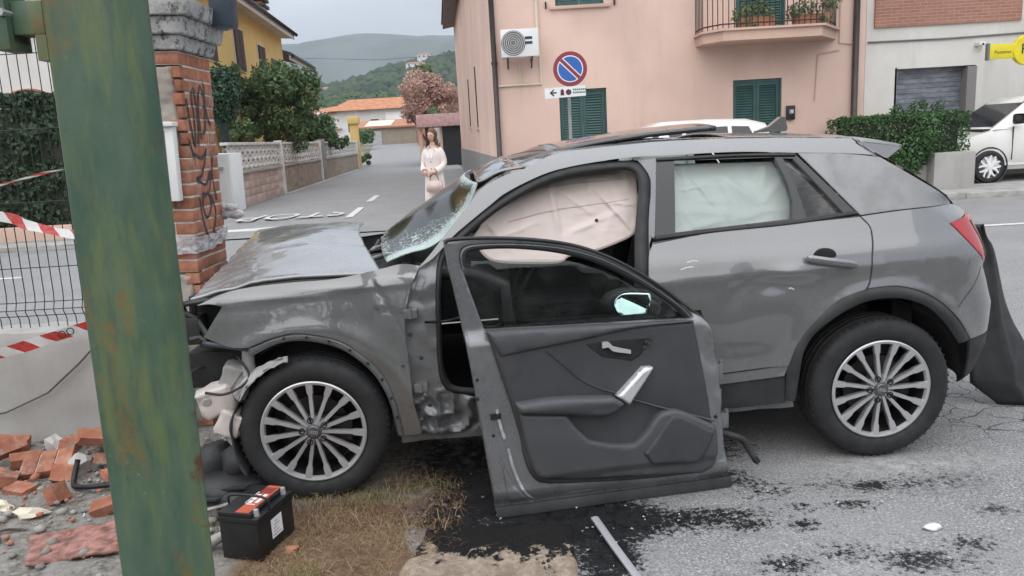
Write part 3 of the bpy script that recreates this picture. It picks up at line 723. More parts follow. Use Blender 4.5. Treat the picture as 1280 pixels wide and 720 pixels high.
# ------------------------------------------------------------------ pink house
ph = thing('pink_house', 'pink plastered house with green shutters and a small balcony', 'house', (0, 16, 0))
XL, XR, HT = -.1, 7.36, 6.9
def wallpanel(name, x0, x1, z0, z1, holes, m, parent, th=.3, y=0.0):
    xs = sorted({x0, x1, *[h[0] for h in holes], *[h[2] for h in holes]}); zs = sorted({z0, z1, *[h[1] for h in holes], *[h[3] for h in holes]})
    b = MB()
    def solid(i, k):
        cx, cz = (xs[i] + xs[i + 1]) / 2, (zs[k] + zs[k + 1]) / 2
        return not any(h[0] < cx < h[2] and h[1] < cz < h[3] for h in holes)
    for i in range(len(xs) - 1):
        for k in range(len(zs) - 1):
            if not solid(i, k): continue
            q = lambda yy: [(xs[i], yy, zs[k]), (xs[i + 1], yy, zs[k]), (xs[i + 1], yy, zs[k + 1]), (xs[i], yy, zs[k + 1])]
            b.add(q(y), [(0, 1, 2, 3)]); b.add(q(y + th), [(3, 2, 1, 0)])
    for (a, c, d, e) in [(x0, z0, x1, z1)] + list(holes):
        v = [(a, y, c), (d, y, c), (d, y, e), (a, y, e), (a, y + th, c), (d, y + th, c), (d, y + th, e), (a, y + th, e)]
        b.add(v, [(i, (i + 1) % 4, (i + 1) % 4 + 4, i + 4) for i in range(4)])
    return b.build(name, m, parent)
WINS = [(1.17, 1.15, 2.13, 2.44), (4.70, 1.10, 5.69, 2.44), (1.17, 4.06, 2.13, 5.45), (4.75, 3.32, 5.75, 5.55)]
wallpanel('wall', XL, XR, 0, HT, WINS, M_pink, ph)
# side wall leaning away along the side road
sx, sy = -2.12 - XL, 23.0
MB().prism([(XL, .001), (XL + .3, .3), (XL + sx + .3, sy), (XL + sx, sy)], 0, HT).build('side_wall', M_pink, ph)
MB().prism([(XL - .03, -.02), (XL + .2, -.02), (XL + sx + .2, sy), (XL + sx - .03, sy)], -.2, 1.16).build('plinth', M_grayplinth, ph)
MB().box(XL + .2, -.03, -.2, XR, 0.0, .42).build('front_plinth', M_grayplinth, ph)
MB().prism([(XL - .55, -.6), (XR + .1, -.6), (XR + .1, 12), (XL + sx - .55, sy + .3)], HT, HT + .16).build('eaves', M_pipe, ph)
b = MB(); v = [(XL - .6, -.65, HT + .16), (XR + .1, -.65, HT + .16), (XR + .1, 12, HT + .16), (XL + sx - .6, sy, HT + .16), (XR / 2, 6, HT + 2.2), (XL + sx + 4, sy - 3, HT + 2.2)]
obj('roof', v, [(0, 1, 4), (1, 2, 4), (0, 4, 5, 3), (2, 3, 5, 4)], M_tile, ph)
# narrow side windows
for (t_, z0, z1) in ((.50, 2.0, 3.6), (.30, 1.9, 3.6)):
    x = XL + sx * t_ - .015; y = sy * t_
    MB().box(x - .02, y, z0, x + .2, y + .9, z1).build('side_window', M_glassdk, ph)
    MB().box(x - .07, y - .1, z0 - .08, x + .1, y + 1.0, z0).build('sill', M_pinkslab, ph)
MB().tube([(-.10, -.07, HT), (-.10, -.07, -.1)], .055, 10).build('downpipe', M_pipe, ph, smooth=True)
for z in (3.0, 5.2, 1.0):
    MB().lathe([(.058, z), (.068, z), (.068, z + .05), (.058, z + .05)], 12, 'z', Matrix.Translation((-.10, -.07, 0))).build('pipe_clip', M_pipe, ph)
MB().tube([(7.14, -.07, HT), (7.14, -.07, -.1)], .062, 10).build('downpipe', M_pipe, ph, smooth=True)
MB().tube([(-.75, 3.4, HT), (-.78, 3.4, 5.2), (-.85, 3.3, 5.05)], .03, 8).build('cable_loop', M_cream, ph, smooth=True)
louvre_cache = {}
def shutter_window(parent, x0, z0, x1, z1, y, m, sill=None, leafs=2):
    f = MB(); f.box(x0 - .035, y - .01, z0, x0 + .03, y + .08, z1); f.box(x1 - .03, y - .01, z0, x1 + .035, y + .08, z1); f.box(x0 + .03, y - .01, z1 - .05, x1 - .03, y + .08, z1 + .03)
    wo = f.build('window_frame', m, parent)
    ww = (x1 - x0 - .06) / leafs; hh = z1 - z0 - .06
    for k in range(leafs):
        a = x0 + .03 + k * ww
        fr = MB(); t = .06
        fr.box(a + .004, y + .012, z0 + .01, a + t, y + .055, z1 - .05); fr.box(a + ww - t, y + .012, z0 + .01, a + ww - .004, y + .055, z1 - .05)
        fr.box(a + t, y + .012, z0 + .01, a + ww - t, y + .055, z0 + .09); fr.box(a + t, y + .012, z1 - .12, a + ww - t, y + .055, z1 - .05)
        so_ = fr.build('shutter', m, parent)
        ns = int((hh - .15) / .05); lv = MB()
        for i in range(ns):
            z = z0 + .10 + (hh - .15) * i / ns
            lv.add([(a + t, y + .046, z + .045), (a + ww - t, y + .046, z + .045), (a + ww - t, y + .018, z), (a + t, y + .018, z), (a + t, y + .052, z + .038), (a + ww - t, y + .052, z + .038), (a + ww - t, y + .026, z - .006), (a + t, y + .026, z - .006)], [(3, 2, 1, 0), (4, 5, 6, 7), (0, 1, 5, 4), (2, 3, 7, 6)])
        lv.box(a + t, y + .06, z0 + .05, a + ww - t, y + .07, z1 - .06)
        l_ = lv.build('louvre', m, so_); l_['kind'] = 'stuff'
    if sill is not None: MB().box(x0 - .12, y - .12, z0 - .07, x1 + .12, y + .05, z0 - .005, b=.01).build('sill', sill, parent, sharp=40)
for k, wv_ in enumerate(WINS):
    shutter_window(ph, wv_[0], wv_[1], wv_[2], wv_[3], .06, M_greenwood, M_pinkslab if k in (0, 2) else None)
for x in (.98, 2.34): MB().box(x - .015, -.06, 4.02, x + .015, 0, 4.14).build('shutter_stop', M_dkmetal, ph)
# balcony
bl = MB().prism([(4.25, -.95), (6.1, -.95), (6.75, -.02), (6.75, .1), (3.95, .1), (3.95, -.55)], 3.12, 3.30).build('balcony', M_pinkslab, ph)
MB().prism([(4.19, -1.0), (6.14, -1.0), (6.82, -.03), (6.82, .1), (3.90, .1), (3.90, -.59)], 3.30, 3.34).build('ledge', M_pinkslab, bl)
edge_ = [(3.95, .0), (3.95, -.56), (4.23, -.95), (6.1, -.95), (6.74, -.03)]
bars = []
for a, b2 in zip(edge_[:-1], edge_[1:]):
    L = math.dist(a, b2); n = max(1, int(L / .105))
    bars += [(a[0] + (b2[0] - a[0]) * i / n, a[1] + (b2[1] - a[1]) * i / n) for i in range(n)]
bme = meshdata('railing_bar', *(lambda q: (q.v, q.f))(MB().tube([(0, 0, 3.34), (0, 0, 4.30)], .009, 6)), M_dkmetal)
for p_ in bars + [edge_[-1]]: inst('railing_bar', bme, ph, (p_[0], p_[1], 0))
for z in (3.42, 4.30): MB().tube([(a, b2, z) for a, b2 in edge_], .014, 6).build('handrail', M_dkmetal, ph)
def flowerbox(x, label):
    t = thing('flower_box', label, 'planter', (x, 15.32, 3.345), group='planters on the balcony')
    MB().prism([(-.30, 0), (.30, 0), (.34, .2), (-.34, .2)], -.11, .11, 'y').build('trough', M_terra, t)
    cl = [(RNG.uniform(-.4, .4), RNG.uniform(-.14, .12), RNG.uniform(.2, .42), .13) for _ in range(9)] + [(RNG.uniform(-.35, .4), -.16, RNG.uniform(-.05, .15), .07) for _ in range(5)]
    P, d = crown_pts(cl, 420); leaves('foliage', P, d, .04, M_tree2, t)
flowerbox(4.95, 'terracotta trough with reddish plants behind the left side of the balcony railing')
flowerbox(5.98, 'terracotta trough with trailing green plant behind the right side of the balcony railing')
# conduits, intercom
MB().tube([(6.83, -.02, HT), (6.83, -.02, 3.05), (7.08, -.02, 3.02)], .012, 6).tube([(6.35, -.02, 1.95), (6.40, -.02, 2.85), (6.83, -.02, 2.92)], .010, 6).build('conduit', M_pinkslab, ph)
ic = thing('intercom', 'black intercom box on the pink wall beside the shutters', 'intercom', (5.86, 15.99, 1.74))
MB().box(-.085, -.06, -.14, .085, 0.01, .14, b=.01).build('casing', mat('black_plastic_box', (.015, .015, .016), .4), ic, sharp=40)
MB().box(-.03, -.066, -.02, .05, -.058, .06).build('name_plate', mat('steel_plate', (.6, .6, .62), .3, .7), ic)
# air conditioner
ac = thing('air_conditioner', 'white air conditioner outdoor unit on brackets on the pink wall', 'air conditioner', (.42, 15.62, 3.0))
M_acw = mat('white_enamel', (.74, .74, .73), .4, var=.05, scale=3, bump=0)
M_acd = mat('grey_grille', (.16, .16, .16), .6)
MB().box(-.37, -.17, .08, .36, .17, .60, b=.015).build('casing', M_acw, ac, sharp=40)
MB().lathe([(.0, -.185), (.225, -.185), (.235, -.172), (.235, -.15)], 32, 'y', Matrix.Translation((-.13, 0, .34))).build('fan', M_acd, ac)
for r in (.05, .09, .13, .17, .21): MB().lathe([(r, -.19), (r + .007, -.19), (r + .007, -.198), (r, -.198)], 32, 'y', Matrix.Translation((-.13, 0, .34)), True).build('grille_ring', M_acw, ac)
MB().box(.10, -.176, .40, .24, -.169, .45).box(.10, -.176, .31, .24, -.169, .36).build('badge', mat('navy_print', (.02, .025, .07), .4), ac)
for x in (-.25, .22): MB().box(x - .015, -.17, .04, x + .015, .38, .075).add([(x - .015, .36, -.1), (x + .015, .36, -.1), (x + .015, -.1, .04), (x - .015, -.1, .04), (x - .015, .38, -.1), (x + .015, .38, -.1), (x + .015, -.07, .04), (x - .015, -.07, .04)], [(0, 1, 2, 3), (7, 6, 5, 4), (0, 3, 7, 4), (1, 5, 6, 2)]).build('bracket', M_dkmetal, ac)
MB().tube([(.37, .33, 3.5), (.37, .33, .62)], .03, 8).tube([(.38, .34, .62), (.40, .34, -.42), (-.5, .34, -.42)], .022, 8).tube([(-.02, .34, .02), (0, .34, -.42)], .015, 8).build('pipe', M_cream, ac)

# ------------------------------------------------------------------ white building with roller shutter
MB().box(7.06, .31, 0, 7.355, 12, HT).build('side_wall', M_pink, ph)
wb = thing('white_building', 'white building with brick upper panel and grey roller shutter', 'building', (0, 17.6, -.157)); wb.scale = (1.1, 1.1, 1.1)
wallpanel('wall', 7.37, 24, 0, 7.5, [(8.02, .12, 9.62, 2.48)], M_white, wb)
MB().box(7.52, -.05, 3.30, 10.45, .01, 7.4).build('brick_panel', M_farbrick, wb)
MB().box(10.62, -.75, 3.05, 13.2, 0, 3.2).build('balcony_slab', M_white, wb)
MB().box(10.6, -.75, 3.2, 13.2, -.65, 4.2).build('balcony_front', M_white, wb)
MB().tube([(7.4, -.02, 3.03), (9.0, -.025, 3.02), (10.6, -.02, 3.05)], .018, 6).build('cable', M_acd, wb)
sh = MB()
for k in range(24):
    z = .13 + k * .098
    sh.box(8.03, .20, z, 9.61, .225, z + .082); sh.box(8.03, .213, z + .082, 9.61, .225, z + .098)
ro = sh.build('roller_shutter', M_shutter, wb)
MB().box(7.98, .0, .12, 8.03, .26, 2.5).build('door_jamb', M_grayplinth, wb); MB().box(9.45, -.01, .12, 9.64, .30, 2.46).build('door_jamb', M_grayplinth, wb)
cm = thing('security_camera', 'small white security camera on the wall beside the yellow sign', 'camera', (10.58, 17.48, 2.99))
MB().box(-.07, -.1, -.02, .05, .1, .05, b=.01).build('body', M_acw, cm, sharp=40); MB().tube([(.03, .0, -.0), (.06, .08, -.12)], .02, 6).build('arm', M_acw, cm); MB().lathe([(0, -.105), (.025, -.105), (.025, -.1)], 12, 'y').build('lens', M_glassdk, cm)
ps = thing('post_office_sign', 'yellow round sign reading PT with a side bar on the white building', 'sign', (10.50, 16.4, 2.725)); ps.scale = (1.1, 1.1, 1.1)
M_yel = mat('sign_yellow', (.72, .60, .03), .4, var=.06, scale=8, bump=0); M_blk = mat('sign_black', (.02, .02, .02), .5, bump=0)
MB().box(-.36, -.03, -.12, .22, .03, .15, b=.008).build('bar', M_yel, ps, sharp=40)
MB().lathe([(0, -.05), (.27, -.05), (.28, -.04), (.28, .04), (.27, .05), (0, .05)], 40, 'y', Matrix.Translation((.36, 0, .02))).build('disc', M_yel, ps, sharp=40)
text_mesh('PT', .26, M_blk, 'lettering', ps, (.36, -.052, .03), (pi / 2, 0, 0))
text_mesh('Postamat', .085, M_blk, 'lettering', ps, (-.11, -.032, .0), (pi / 2, 0, 0))
MB().box(-.40, -.04, -.14, -.36, .04, .17).build('end_cap', M_acd, ps)
MB().tube([(.36, .05, 0), (.36, 1.1, 0)], .025, 8).build('arm', M_dkmetal, ps)
# ------------------------------------------------------------------ no-parking sign
sg = thing('no_parking_sign', 'round blue and red no parking sign on a grey pole above an arrow plate', 'road sign', (1.08, 12.55, 0))
M_galv = mat('galvanised_pole', (.42, .43, .43), .5, .5, var=.15)
M_sred = mat('sign_red', (.26, .035, .05), .45, var=.08, bump=0); M_sblue = mat('sign_blue', (.03, .12, .42), .45, var=.08, bump=0); M_swht = mat('sign_white', (.78, .78, .78), .45, var=.04, bump=0)
MB().tube([(0, .04, 0), (0, .04, 2.8)], .028, 10).build('pole', M_galv, sg, smooth=True)
TR = Matrix.Translation((.03, 0, 2.57))
dsk = MB().lathe([(0, -.012), (.262, -.012), (.268, -.006), (.268, .0), (0, .0)], 48, 'y', TR).build('disc', M_sred, sg, sharp=40)
MB().lathe([(.0, -.0135), (.205, -.0135)], 48, 'y', TR).build('white_ring', M_swht, dsk)
def halfdisc(r, sgn, gap):
    pts = []
    for i in range(41):
        a = radians(-45) + (pi * i / 40 if sgn > 0 else -pi * i / 40)
        x, z = r * cos(a), r * sin(a); n_ = Vector((sin(radians(45)), cos(radians(45))))
        dd = x * n_.x + z * n_.y
        if abs(dd) < gap: x += n_.x * (sgn * gap - dd); z += n_.y * (sgn * gap - dd)
        pts.append((x, z))
    return pts
for s_ in (1, -1):
    MB().prism(halfdisc(.188, s_, .043)[::(1 if s_ > 0 else -1)], -.0165, -.0150, 'y', TR).build('blue_field', M_sblue, dsk)
q = Matrix.Translation((.03, 0, 2.57)) @ Matrix.Rotation(radians(45), 4, 'Y')
MB().box(-.203, -.0148, -.026, .203, -.0142, .026, M=q).build('red_bar', M_sred, dsk)
pl = MB().box(-.33, -.02, 2.14, .32, -.005, 2.30, M=Matrix.Rotation(radians(-1.5), 4, 'Y')).build('arrow_plate', M_swht, sg)
MB().prism([(-.31, 2.215), (-.25, 2.16), (-.235, 2.175), (-.27, 2.205), (-.20, 2.205), (-.20, 2.225), (-.27, 2.225), (-.235, 2.26), (-.25, 2.27)], -.024, -.0215, 'y').build('arrow', M_blk, pl)
MB().lathe([(0, -.023), (.045, -.023), (.045, -.021)], 20, 'y', Matrix.Translation((-.01, 0, 2.215))).prism([(-.14, 2.17), (-.08, 2.17), (-.085, 2.25), (-.11, 2.27), (-.135, 2.25)], -.023, -.021, 'y').build('symbol', mat('sign_maroon', (.10, .02, .04), .5), pl)
gb = MB()
for r_, (z, n_) in enumerate(((2.25, 7), (2.205, 10))):
    for k in range(n_):
        wd_ = .22 / n_; gb.box(.06 + k * wd_, -.023, z - .012, .06 + k * wd_ + wd_ * .7, -.021, z + .012)
gb.build('lettering', mat('sign_green', (.03, .16, .09), .5), pl)

# ------------------------------------------------------------------ hedge and concrete plinth on the right
def boxhedge(name, label, x0, y0, z0, x1, y1, z1, n, size, m, bulge=.1, base=None):
    t = thing(name, label, 'hedge', ((x0 + x1) / 2, (y0 + y1) / 2, z0))
    cx, cy, cz = (x1 - x0) / 2, (y1 - y0) / 2, (z1 - z0)
    P = RNG.uniform(-1, 1, (n, 3)); f = RNG.choice(5, n, p=[.42, .08, .1, .1, .30])
    sgn = np.array([[0, -1, 0], [0, 1, 0], [-1, 0, 0], [1, 0, 0], [0, 0, 1]])[f]
    D = np.abs(sgn); P = P * (1 - D) + sgn
    X = P * np.array([cx, cy, cz / 2]) + np.array([0, 0, cz / 2])
    bump_ = np.array([mnoise.noise(Vector(p) * 2.2) for p in X])[:, None]
    depth = RNG.uniform(-.16, .03, n)[:, None]
    X = X + sgn * (bump_ * bulge + depth * .7)
    leaves('foliage', X, sgn.astype(float), size, m, t)
    k = .86
    MB().box(-cx * k, -cy * k + 0, .02, cx * k, cy * k, cz * .92, b=.08).build('dark_core', mat('dark_core_fill', (.02, .024, .014), .95), t)  # plain dark box filling the hedge behind the leaves
    return t
ht_ = boxhedge('hedge', 'clipped green hedge in front of the grey roller shutter', 6.5, 14.95, .12, 8.95, 15.75, 1.58, 9500, .030, M_hedge2, .10)
P, d = crown_pts([(7.45 + .12 * k, 14.9 - .05 * (k % 3), .35 + .17 * k, .30) for k in range(6)], 3200)
lv = leaves('foliage', P - np.array([7.725, 15.35, .12]), d, .034, M_hedge2, ht_)
P, d = crown_pts([(8.2, 15.5, 1.64, .18), (8.6, 15.5, 1.68, .13), (7.8, 15.5, 1.64, .12), (8.35, 15.55, 1.76, .09)], 600)
leaves('foliage', P - np.array([7.725, 15.35, .12]), d, .03, M_hedge2, ht_)
pw = thing('concrete_plinth', 'stained low concrete wall block under the hedge', 'wall', (8.56, 15.02, .1))
MB().box(-.42, -.35, -.1, .36, .2, .72, b=.015).build('block', M_concrete, pw, sharp=40)
MB().box(-.8, -.10, -.1, -.42, .2, .5, b=.015).build('block', M_concrete, pw, sharp=40)

# ------------------------------------------------------------------ parked hatchbacks
M_carwhite = Nodes('white_car_paint'); M_carwhite.p(base=M_carwhite.mix(M_carwhite.ramp(M_carwhite.noise(2, 5), .3, .7), (.68, .66, .62), (.74, .73, .70)), rough=.35, coat=.8, cr=.06); M_carwhite = M_carwhite.m
M_tyre = mat('tyre_rubber', (.018, .018, .019), .75, var=.3, scale=9, bump=.25, bscale=140)
M_alloy = mat('alloy_wheel', (.58, .58, .59), .38, .7, var=.04, scale=12, bump=0, rv=.02)
M_alloyd = mat('alloy_dark', (.16, .16, .165), .4, .8, var=.2, scale=12, bump=0)
M_blkpl = mat('black_plastic', (.020, .020, .021), .55, var=.2, scale=10, bump=.15, bscale=200)
M_dirtpl = mat('dusty_black_plastic', (.035, .035, .036), .7, var=.35, scale=5, bump=.2)
def hatchback(label, loc, rot, L=3.65, hood=1.02, H=1.55, W=1.62, group=None, K=1.0):
    t = thing('parked_car', label, 'car', loc, (0, 0, rot))
    # stations along u (front = 0): lower sill, belt z, roof z, half widths
    us = [0, .06, .18, .45, .80, 1.10, 1.45, 1.9, 2.5, 3.0, 3.35, 3.58, 3.65]
    bel = [.52, .66, .76, .86, .94, .98, 1.0, 1.01, 1.02, 1.04, 1.05, 1.0, .8]
    hw = [.52, .64, .72, .78, .80, .81, .81, .81, .81, .80, .77, .70, .60]
    bel = [b_ * (1 + (K - 1) * min(1, .4 + i_ * .2)) for i_, b_ in enumerate(bel)]
    lo = [.30, .24, .22, .22, .22, .22, .22, .22, .22, .22, .24, .28, .34]
    V = []; F = []; k = 11
    for u, z1, h, z0 in zip(us, bel, hw, lo):
        row = [(h * .9, z0), (h, z0 + .12), (h * 1.02, (z0 + z1) / 2), (h, z1 - .10), (h * .955, z1)]
        for y, z in row: V.append((u, -y, z))
        V.append((u, 0, z1 + (.03 if u < 1.2 else 0)))
        for y, z in row[::-1]: V.append((u, y, z))
    for i in range(len(us) - 1):
        for j in range(k - 1):
            a = i * k + j; F.append((a, a + k, a + k + 1, a + 1))
    F.append(tuple(range(k))); F.append(tuple((len(us) - 1) * k + j for j in range(k - 1, -1, -1)))
    obj('body', V, F, M_carwhite, t, sharp=50)
    gu = [.72, 1.45, 1.65, 2.4, 3.1, 3.45, 3.60]; gt = [.95 * K, H - .08, H - .01, H, H - .03, H - .12, 1.02 * K]; gw = [.70, .60, .585, .58, .575, .56, .66]
    V = []; F = []
    for u, z, h in zip(gu, gt, gw):
        V += [(u, -.79, .94 * K), (u, -h, z - .05), (u, -h * .85, z), (u, h * .85, z), (u, h, z - .05), (u, .79, .94 * K)]
    for i in range(len(gu) - 1):
        for j in range(5): a = i * 6 + j; F.append((a, a + 6, a + 7, a + 1))
    obj('cabin', V, F, M_carwhite, t, sharp=35)
    def yat(u, z):
        h = np.interp(u, gu, gw); zt = np.interp(u, gu, gt) - .05
        return .79 + (h - .79) * np.clip((z - .94 * K) / max(zt - .94 * K, .05), 0, 1)
    for s_ in (-1, 1):
        for poly in ([(1.12, 1.04), (1.95, 1.05), (1.95, H - .14), (1.56, H - .15)], [(2.02, 1.05), (2.75, 1.07), (2.75, H - .14), (2.02, H - .14)], [(2.82, 1.08), (3.25, 1.1), (3.12, H - .16), (2.82, H - .14)]):
            poly = [(u, z * K if z < 1.2 else z) for u, z in poly]; v = [(u, s_ * (yat(u, z) + .006), z) for u, z in poly]
            obj('window', v, [(0, 1, 2, 3)] if s_ < 0 else [(3, 2, 1, 0)], M_glassdk, t)
        MB().box(1.02, s_ * .82 - .06, 1.02 * K, 1.2, s_ * .82 + .10 * s_ + .06, 1.20 * K, b=.045).build('mirror', M_blkpl, t, sharp=60)
        MB().box(.03, s_ * .60 - .1, .62 * K, .30, s_ * .63 + .1, .78 * K, b=.03).build('headlight', M_galv, t, sharp=60)
        MB().box(3.48, s_ * .60 - .09, .8, 3.63, s_ * .62 + .09, 1.25, b=.03).build('tail_light', mat('tail_red', (.35, .02, .02), .2), t, sharp=60)
        MB().box(.75, s_ * .795 - .005, .30, 3.0, s_ * .795 + .02 * s_ + .005, .36).build('side_trim', M_carwhite, t)
        for u in (.66, 2.95):
            MB().lathe([(.34, -.815), (.335, -.825), (.315, -.815), (.30, -.6)], 30, 'y', Matrix.Translation((u, 0, .30)) @ Matrix.Scale(-s_, 4, (0, 1, 0))).build('wheel_arch', M_blkpl, t)
            wh = MB().lathe([(.19, .03), (.20, .0), (.27, -.01), (.29, .02), (.29, .16), (.27, .19), (.19, .19)], 30, 'y', Matrix.Translation((u, -s_ * -.83, .29)) @ Matrix.Scale(-s_, 4, (0, 1, 0))).build('wheel', M_tyre, t, smooth=True)
            rm = MB().lathe([(.19, .005), (.20, -.003), (.19, .03), (.19, .12), (0, .13)], 30, 'y', Matrix.Translation((u, s_ * .83, .29)) @ Matrix.Scale(-s_, 4, (0, 1, 0))).build('rim', M_alloyd, wh)
            sp = MB()
            for j in range(6):
                Q = Matrix.Translation((u, s_ * .83, .29)) @ Matrix.Rotation(j * pi / 3 + .3, 4, 'Y')
                sp.prism([(.02, -.025), (.12, -.035), (.192, -.075), (.192, -.045), (.13, 0), (.192, .045), (.192, .075), (.12, .035), (.02, .025)], -.012, .03, 'y', Q)
            sp.lathe([(0, -.02), (.05, -.018), (.055, .02)], 16, 'y', Matrix.Translation((u, s_ * .83, .29))).build('spokes', M_swht if u < 1 else M_swht, wh)
    v = [(.78, -.66, .985 * K), (1.42, -.55, H - .115), (1.42, .55, H - .115), (.78, .66, .985 * K)]
    n_ = Vector((-.5, 0, .6)).normalized() * .012
    obj('windscreen', [tuple(Vector(p) + n_) for p in v], [(3, 2, 1, 0)], M_glassdk, t)
    v = [(3.47, -.52, H - .17), (3.597, -.60, 1.06 * K), (3.597, .60, 1.06 * K), (3.47, .52, H - .17)]
    obj('rear_window', [tuple(Vector(p) + Vector((.015, 0, .005))) for p in v], [(0, 1, 2, 3)], M_glassdk, t)
    MB().box(-.02, -.3, .36, .04, .3, .47).build('number_plate', M_swht, t)
    MB().box(.60, -.65, .925 * K, .80, .65, .955 * K).build('wiper_cowl', M_blkpl, t)
    for u in (1.05, 1.98): MB().box(u, -.835, .40, u + .008, -.80, .98).build('door_gap', M_blkpl, t)
    return t
hatchback('white hatchback with a chipped front wing parked by the concrete plinth', (8.96, 16.42, .125), radians(1), H=1.52, K=1.0).scale = (1.12, 1.12, 1.12)
hatchback('white car of which only the roof shows behind the crashed grey car', (1.12, 14.1, .125), radians(1), H=1.56)

# ------------------------------------------------------------------ left: concrete wall, pillar, wire fence
cw = thing('concrete_wall', 'low rough concrete wall carrying the wire fence', 'wall', (-4, 4.2, 0))
def wallgrid(a, b):
    x = -4 + a * 2.2; z = b * .64
    return (x, mnoise.noise(Vector((x * 3, z * 3, 1))) * .012 + mnoise.noise(Vector((x * 9, z * 9, 1))) * .006, z)
V = []; F = []
nx, nz = 110, 18
for i in range(nx):
    for j in range(nz):
        x = -4.4 + 6.5 * i / (nx - 1); z = -.05 + .69 * j / (nz - 1)
        V.append((x, mnoise.noise(Vector((x * 3, z * 3, 1))) * .014 + mnoise.noise(Vector((x * 11, z * 11, 1))) * .006 + (.012 if j == nz - 1 else 0), z + (mnoise.noise(Vector((x * 5, 0, 3))) * .02 if j > nz - 2 else 0)))
    x = -4.4 + 6.5 * i / (nx - 1)
    V.append((x, .26, .64 + mnoise.noise(Vector((x * 5, 2, 3))) * .02)); V.append((x, .26, -.05))
for i in range(nx - 1):
    for j in range(nz + 1):
        a = i * (nz + 2) + j; F.append((a, a + nz + 2, a + nz + 3, a + 1))
wl = obj('wall', V, F, M_concrete, cw, smooth=True); wl.location = (0, 0, 0); wl.data.set_sharp_from_angle(angle=radians(50))
# cable along the wall
cb = MB().tube([(-3.2, 4.16, .16), (-2.9, 4.165, .20), (-2.65, 4.17, .30), (-2.45, 4.175, .46), (-2.3, 4.18, .60), (-2.2, 4.2, .66)], .006, 6).build('cable', mat('grey_cable', (.10, .09, .085), .6), smooth=True)
tag(cb, 'thin grey cable hanging loose down the face of the low concrete wall', 'cable')
# fence
fe = thing('wire_fence', 'dark welded wire fence panel standing on the low concrete wall', 'fence', (-4, 4.36, .66))
M_wire = mat('dark_wire', (.03, .04, .038), .5, .5, bump=0)
def vwire():
    pts = []
    for z in np.linspace(-.02, 1.98, 41):
        pts.append((0, -.03 * max(0, 1 - abs(z - .09) / .05) - .03 * max(0, 1 - abs(z - 1.9) / .05), z))
    return MB().tube(pts, .0028, 5, cap=False)
q = vwire(); vme = meshdata('wire', q.v, q.f, M_wire)
for k in range(44): inst('wire', vme, fe, (-.22 + k * .0545, 0, 0), (0, radians(1.0), 0))
for z, y in ((.05, 0), (.09, -.03), (.13, 0), (.33, .0), (.50, 0), (.70, 0), (.9, 0), (1.1, 0), (1.3, 0), (1.5, 0), (1.86, 0), (1.9, -.03), (1.94, 0)):
    if z in (.5, .9, 1.3): continue
    MB().tube([(-.24, y - .004, z), (2.2, y - .004, z)], .0028, 5).build('wire', M_wire, fe)

# brick pillar
pi_ = thing('brick_pillar', 'broken brick gate pillar with a moulded stone cap', 'pillar', (-1.80, 4.3, 0), (0, radians(2.2), 0))
M_mortar = mat('mortar', (.54, .50, .455), .95, var=.25, scale=10, bump=.5)
M_core = plaster('broken_core', (.40, .355, .31), (.25, .215, .18), .8, 9)
def brickmat():
    N = Nodes('red_brick'); P = N.co()
    f = N.noise(16, 6, .65, P)
    col = N.mix(N.ramp(f, .3, .7), (.27, .10, .062), (.40, .18, .115))
    r = N.math('MULTIPLY_ADD', N.rnd(), .5, .75); v = N.n('ShaderNodeCombineXYZ')
    for i in range(3): N.l(r, v.inputs[i])
    col = N.mix(1.0, col, v.outputs[0], 'MULTIPLY')
    col = N.mix(N.ramp(N.noise(9, 6, .75, N.pos()), .50, .72, 0, .75), col, (.40, .34, .29))
    N.p(base=col, rough=.9, spec=.2, normal=N.bump(N.noise(120, 4, .7, P), .4, .003))
    return N.m
M_brick = brickmat()
PW, PD = .46, .46       # x from -PW to 0 (right face at x = 0), y from 0 to PD
CH = .0708; NC = 30
def brickmesh(lx, ly):
    q = MB().box(0, 0, 0, lx, ly, CH - .011, b=.004); return meshdata('brick', q.v, q.f, M_brick, sharp=50)
bm_long = brickmesh(.222, .105); bm_half = brickmesh(.105, .105); bm_side = brickmesh(.105, .222); bm_q = brickmesh(.105, .232); bm_b1 = brickmesh(.048, .232); bm_b2 = brickmesh(.034, .105); bm_b3 = brickmesh(.078, .232)
for y0_, a_, b_ in ((.06, -.1, 13 * CH), (.005, 13 * CH, 22 * CH), (.06, 22 * CH, 29 * CH), (.005, 29 * CH, NC * CH)): MB().box(-PW + .012, y0_, a_, -.0045, PD - .005, b_).build('mortar_core', M_mortar, pi_)
rb = random.Random(3)
for c in range(NC):
    z = c * CH + .004; j = lambda: rb.uniform(-.0025, .0025)
    even = c % 2 == 0
    gone_front = (c >= 22 and c <= 28) or c <= 12
    if even:
        if not gone_front: inst('brick', bm_q, pi_, (-.105 + j(), 0, z))
        else: inst('brick', bm_b1 if c % 4 else bm_b3, pi_, ((-.048 if c % 4 else -.078) + j(), .004, z))
        inst('brick', bm_side, pi_, (-.105 + j(), .238, z))
    else:
        if not gone_front: inst('brick', bm_long, pi_, (-.222 + j(), j(), z))
        else: inst('brick', bm_b2, pi_, (-.034 + j(), .003, z))
        inst('brick', bm_side, pi_, (-.105 + j(), .112, z)); inst('brick', bm_half, pi_, (-.105 + j(), .345, z))
    # front face remaining bricks (left of the corner brick)
    if not gone_front:
        if even: inst('brick', bm_long, pi_, (-.333 + j(), j(), z)); inst('brick', bm_half, pi_, (-.46 + .012, j(), z))
        else: inst('brick', bm_long, pi_, (-.452 + j(), j(), z))
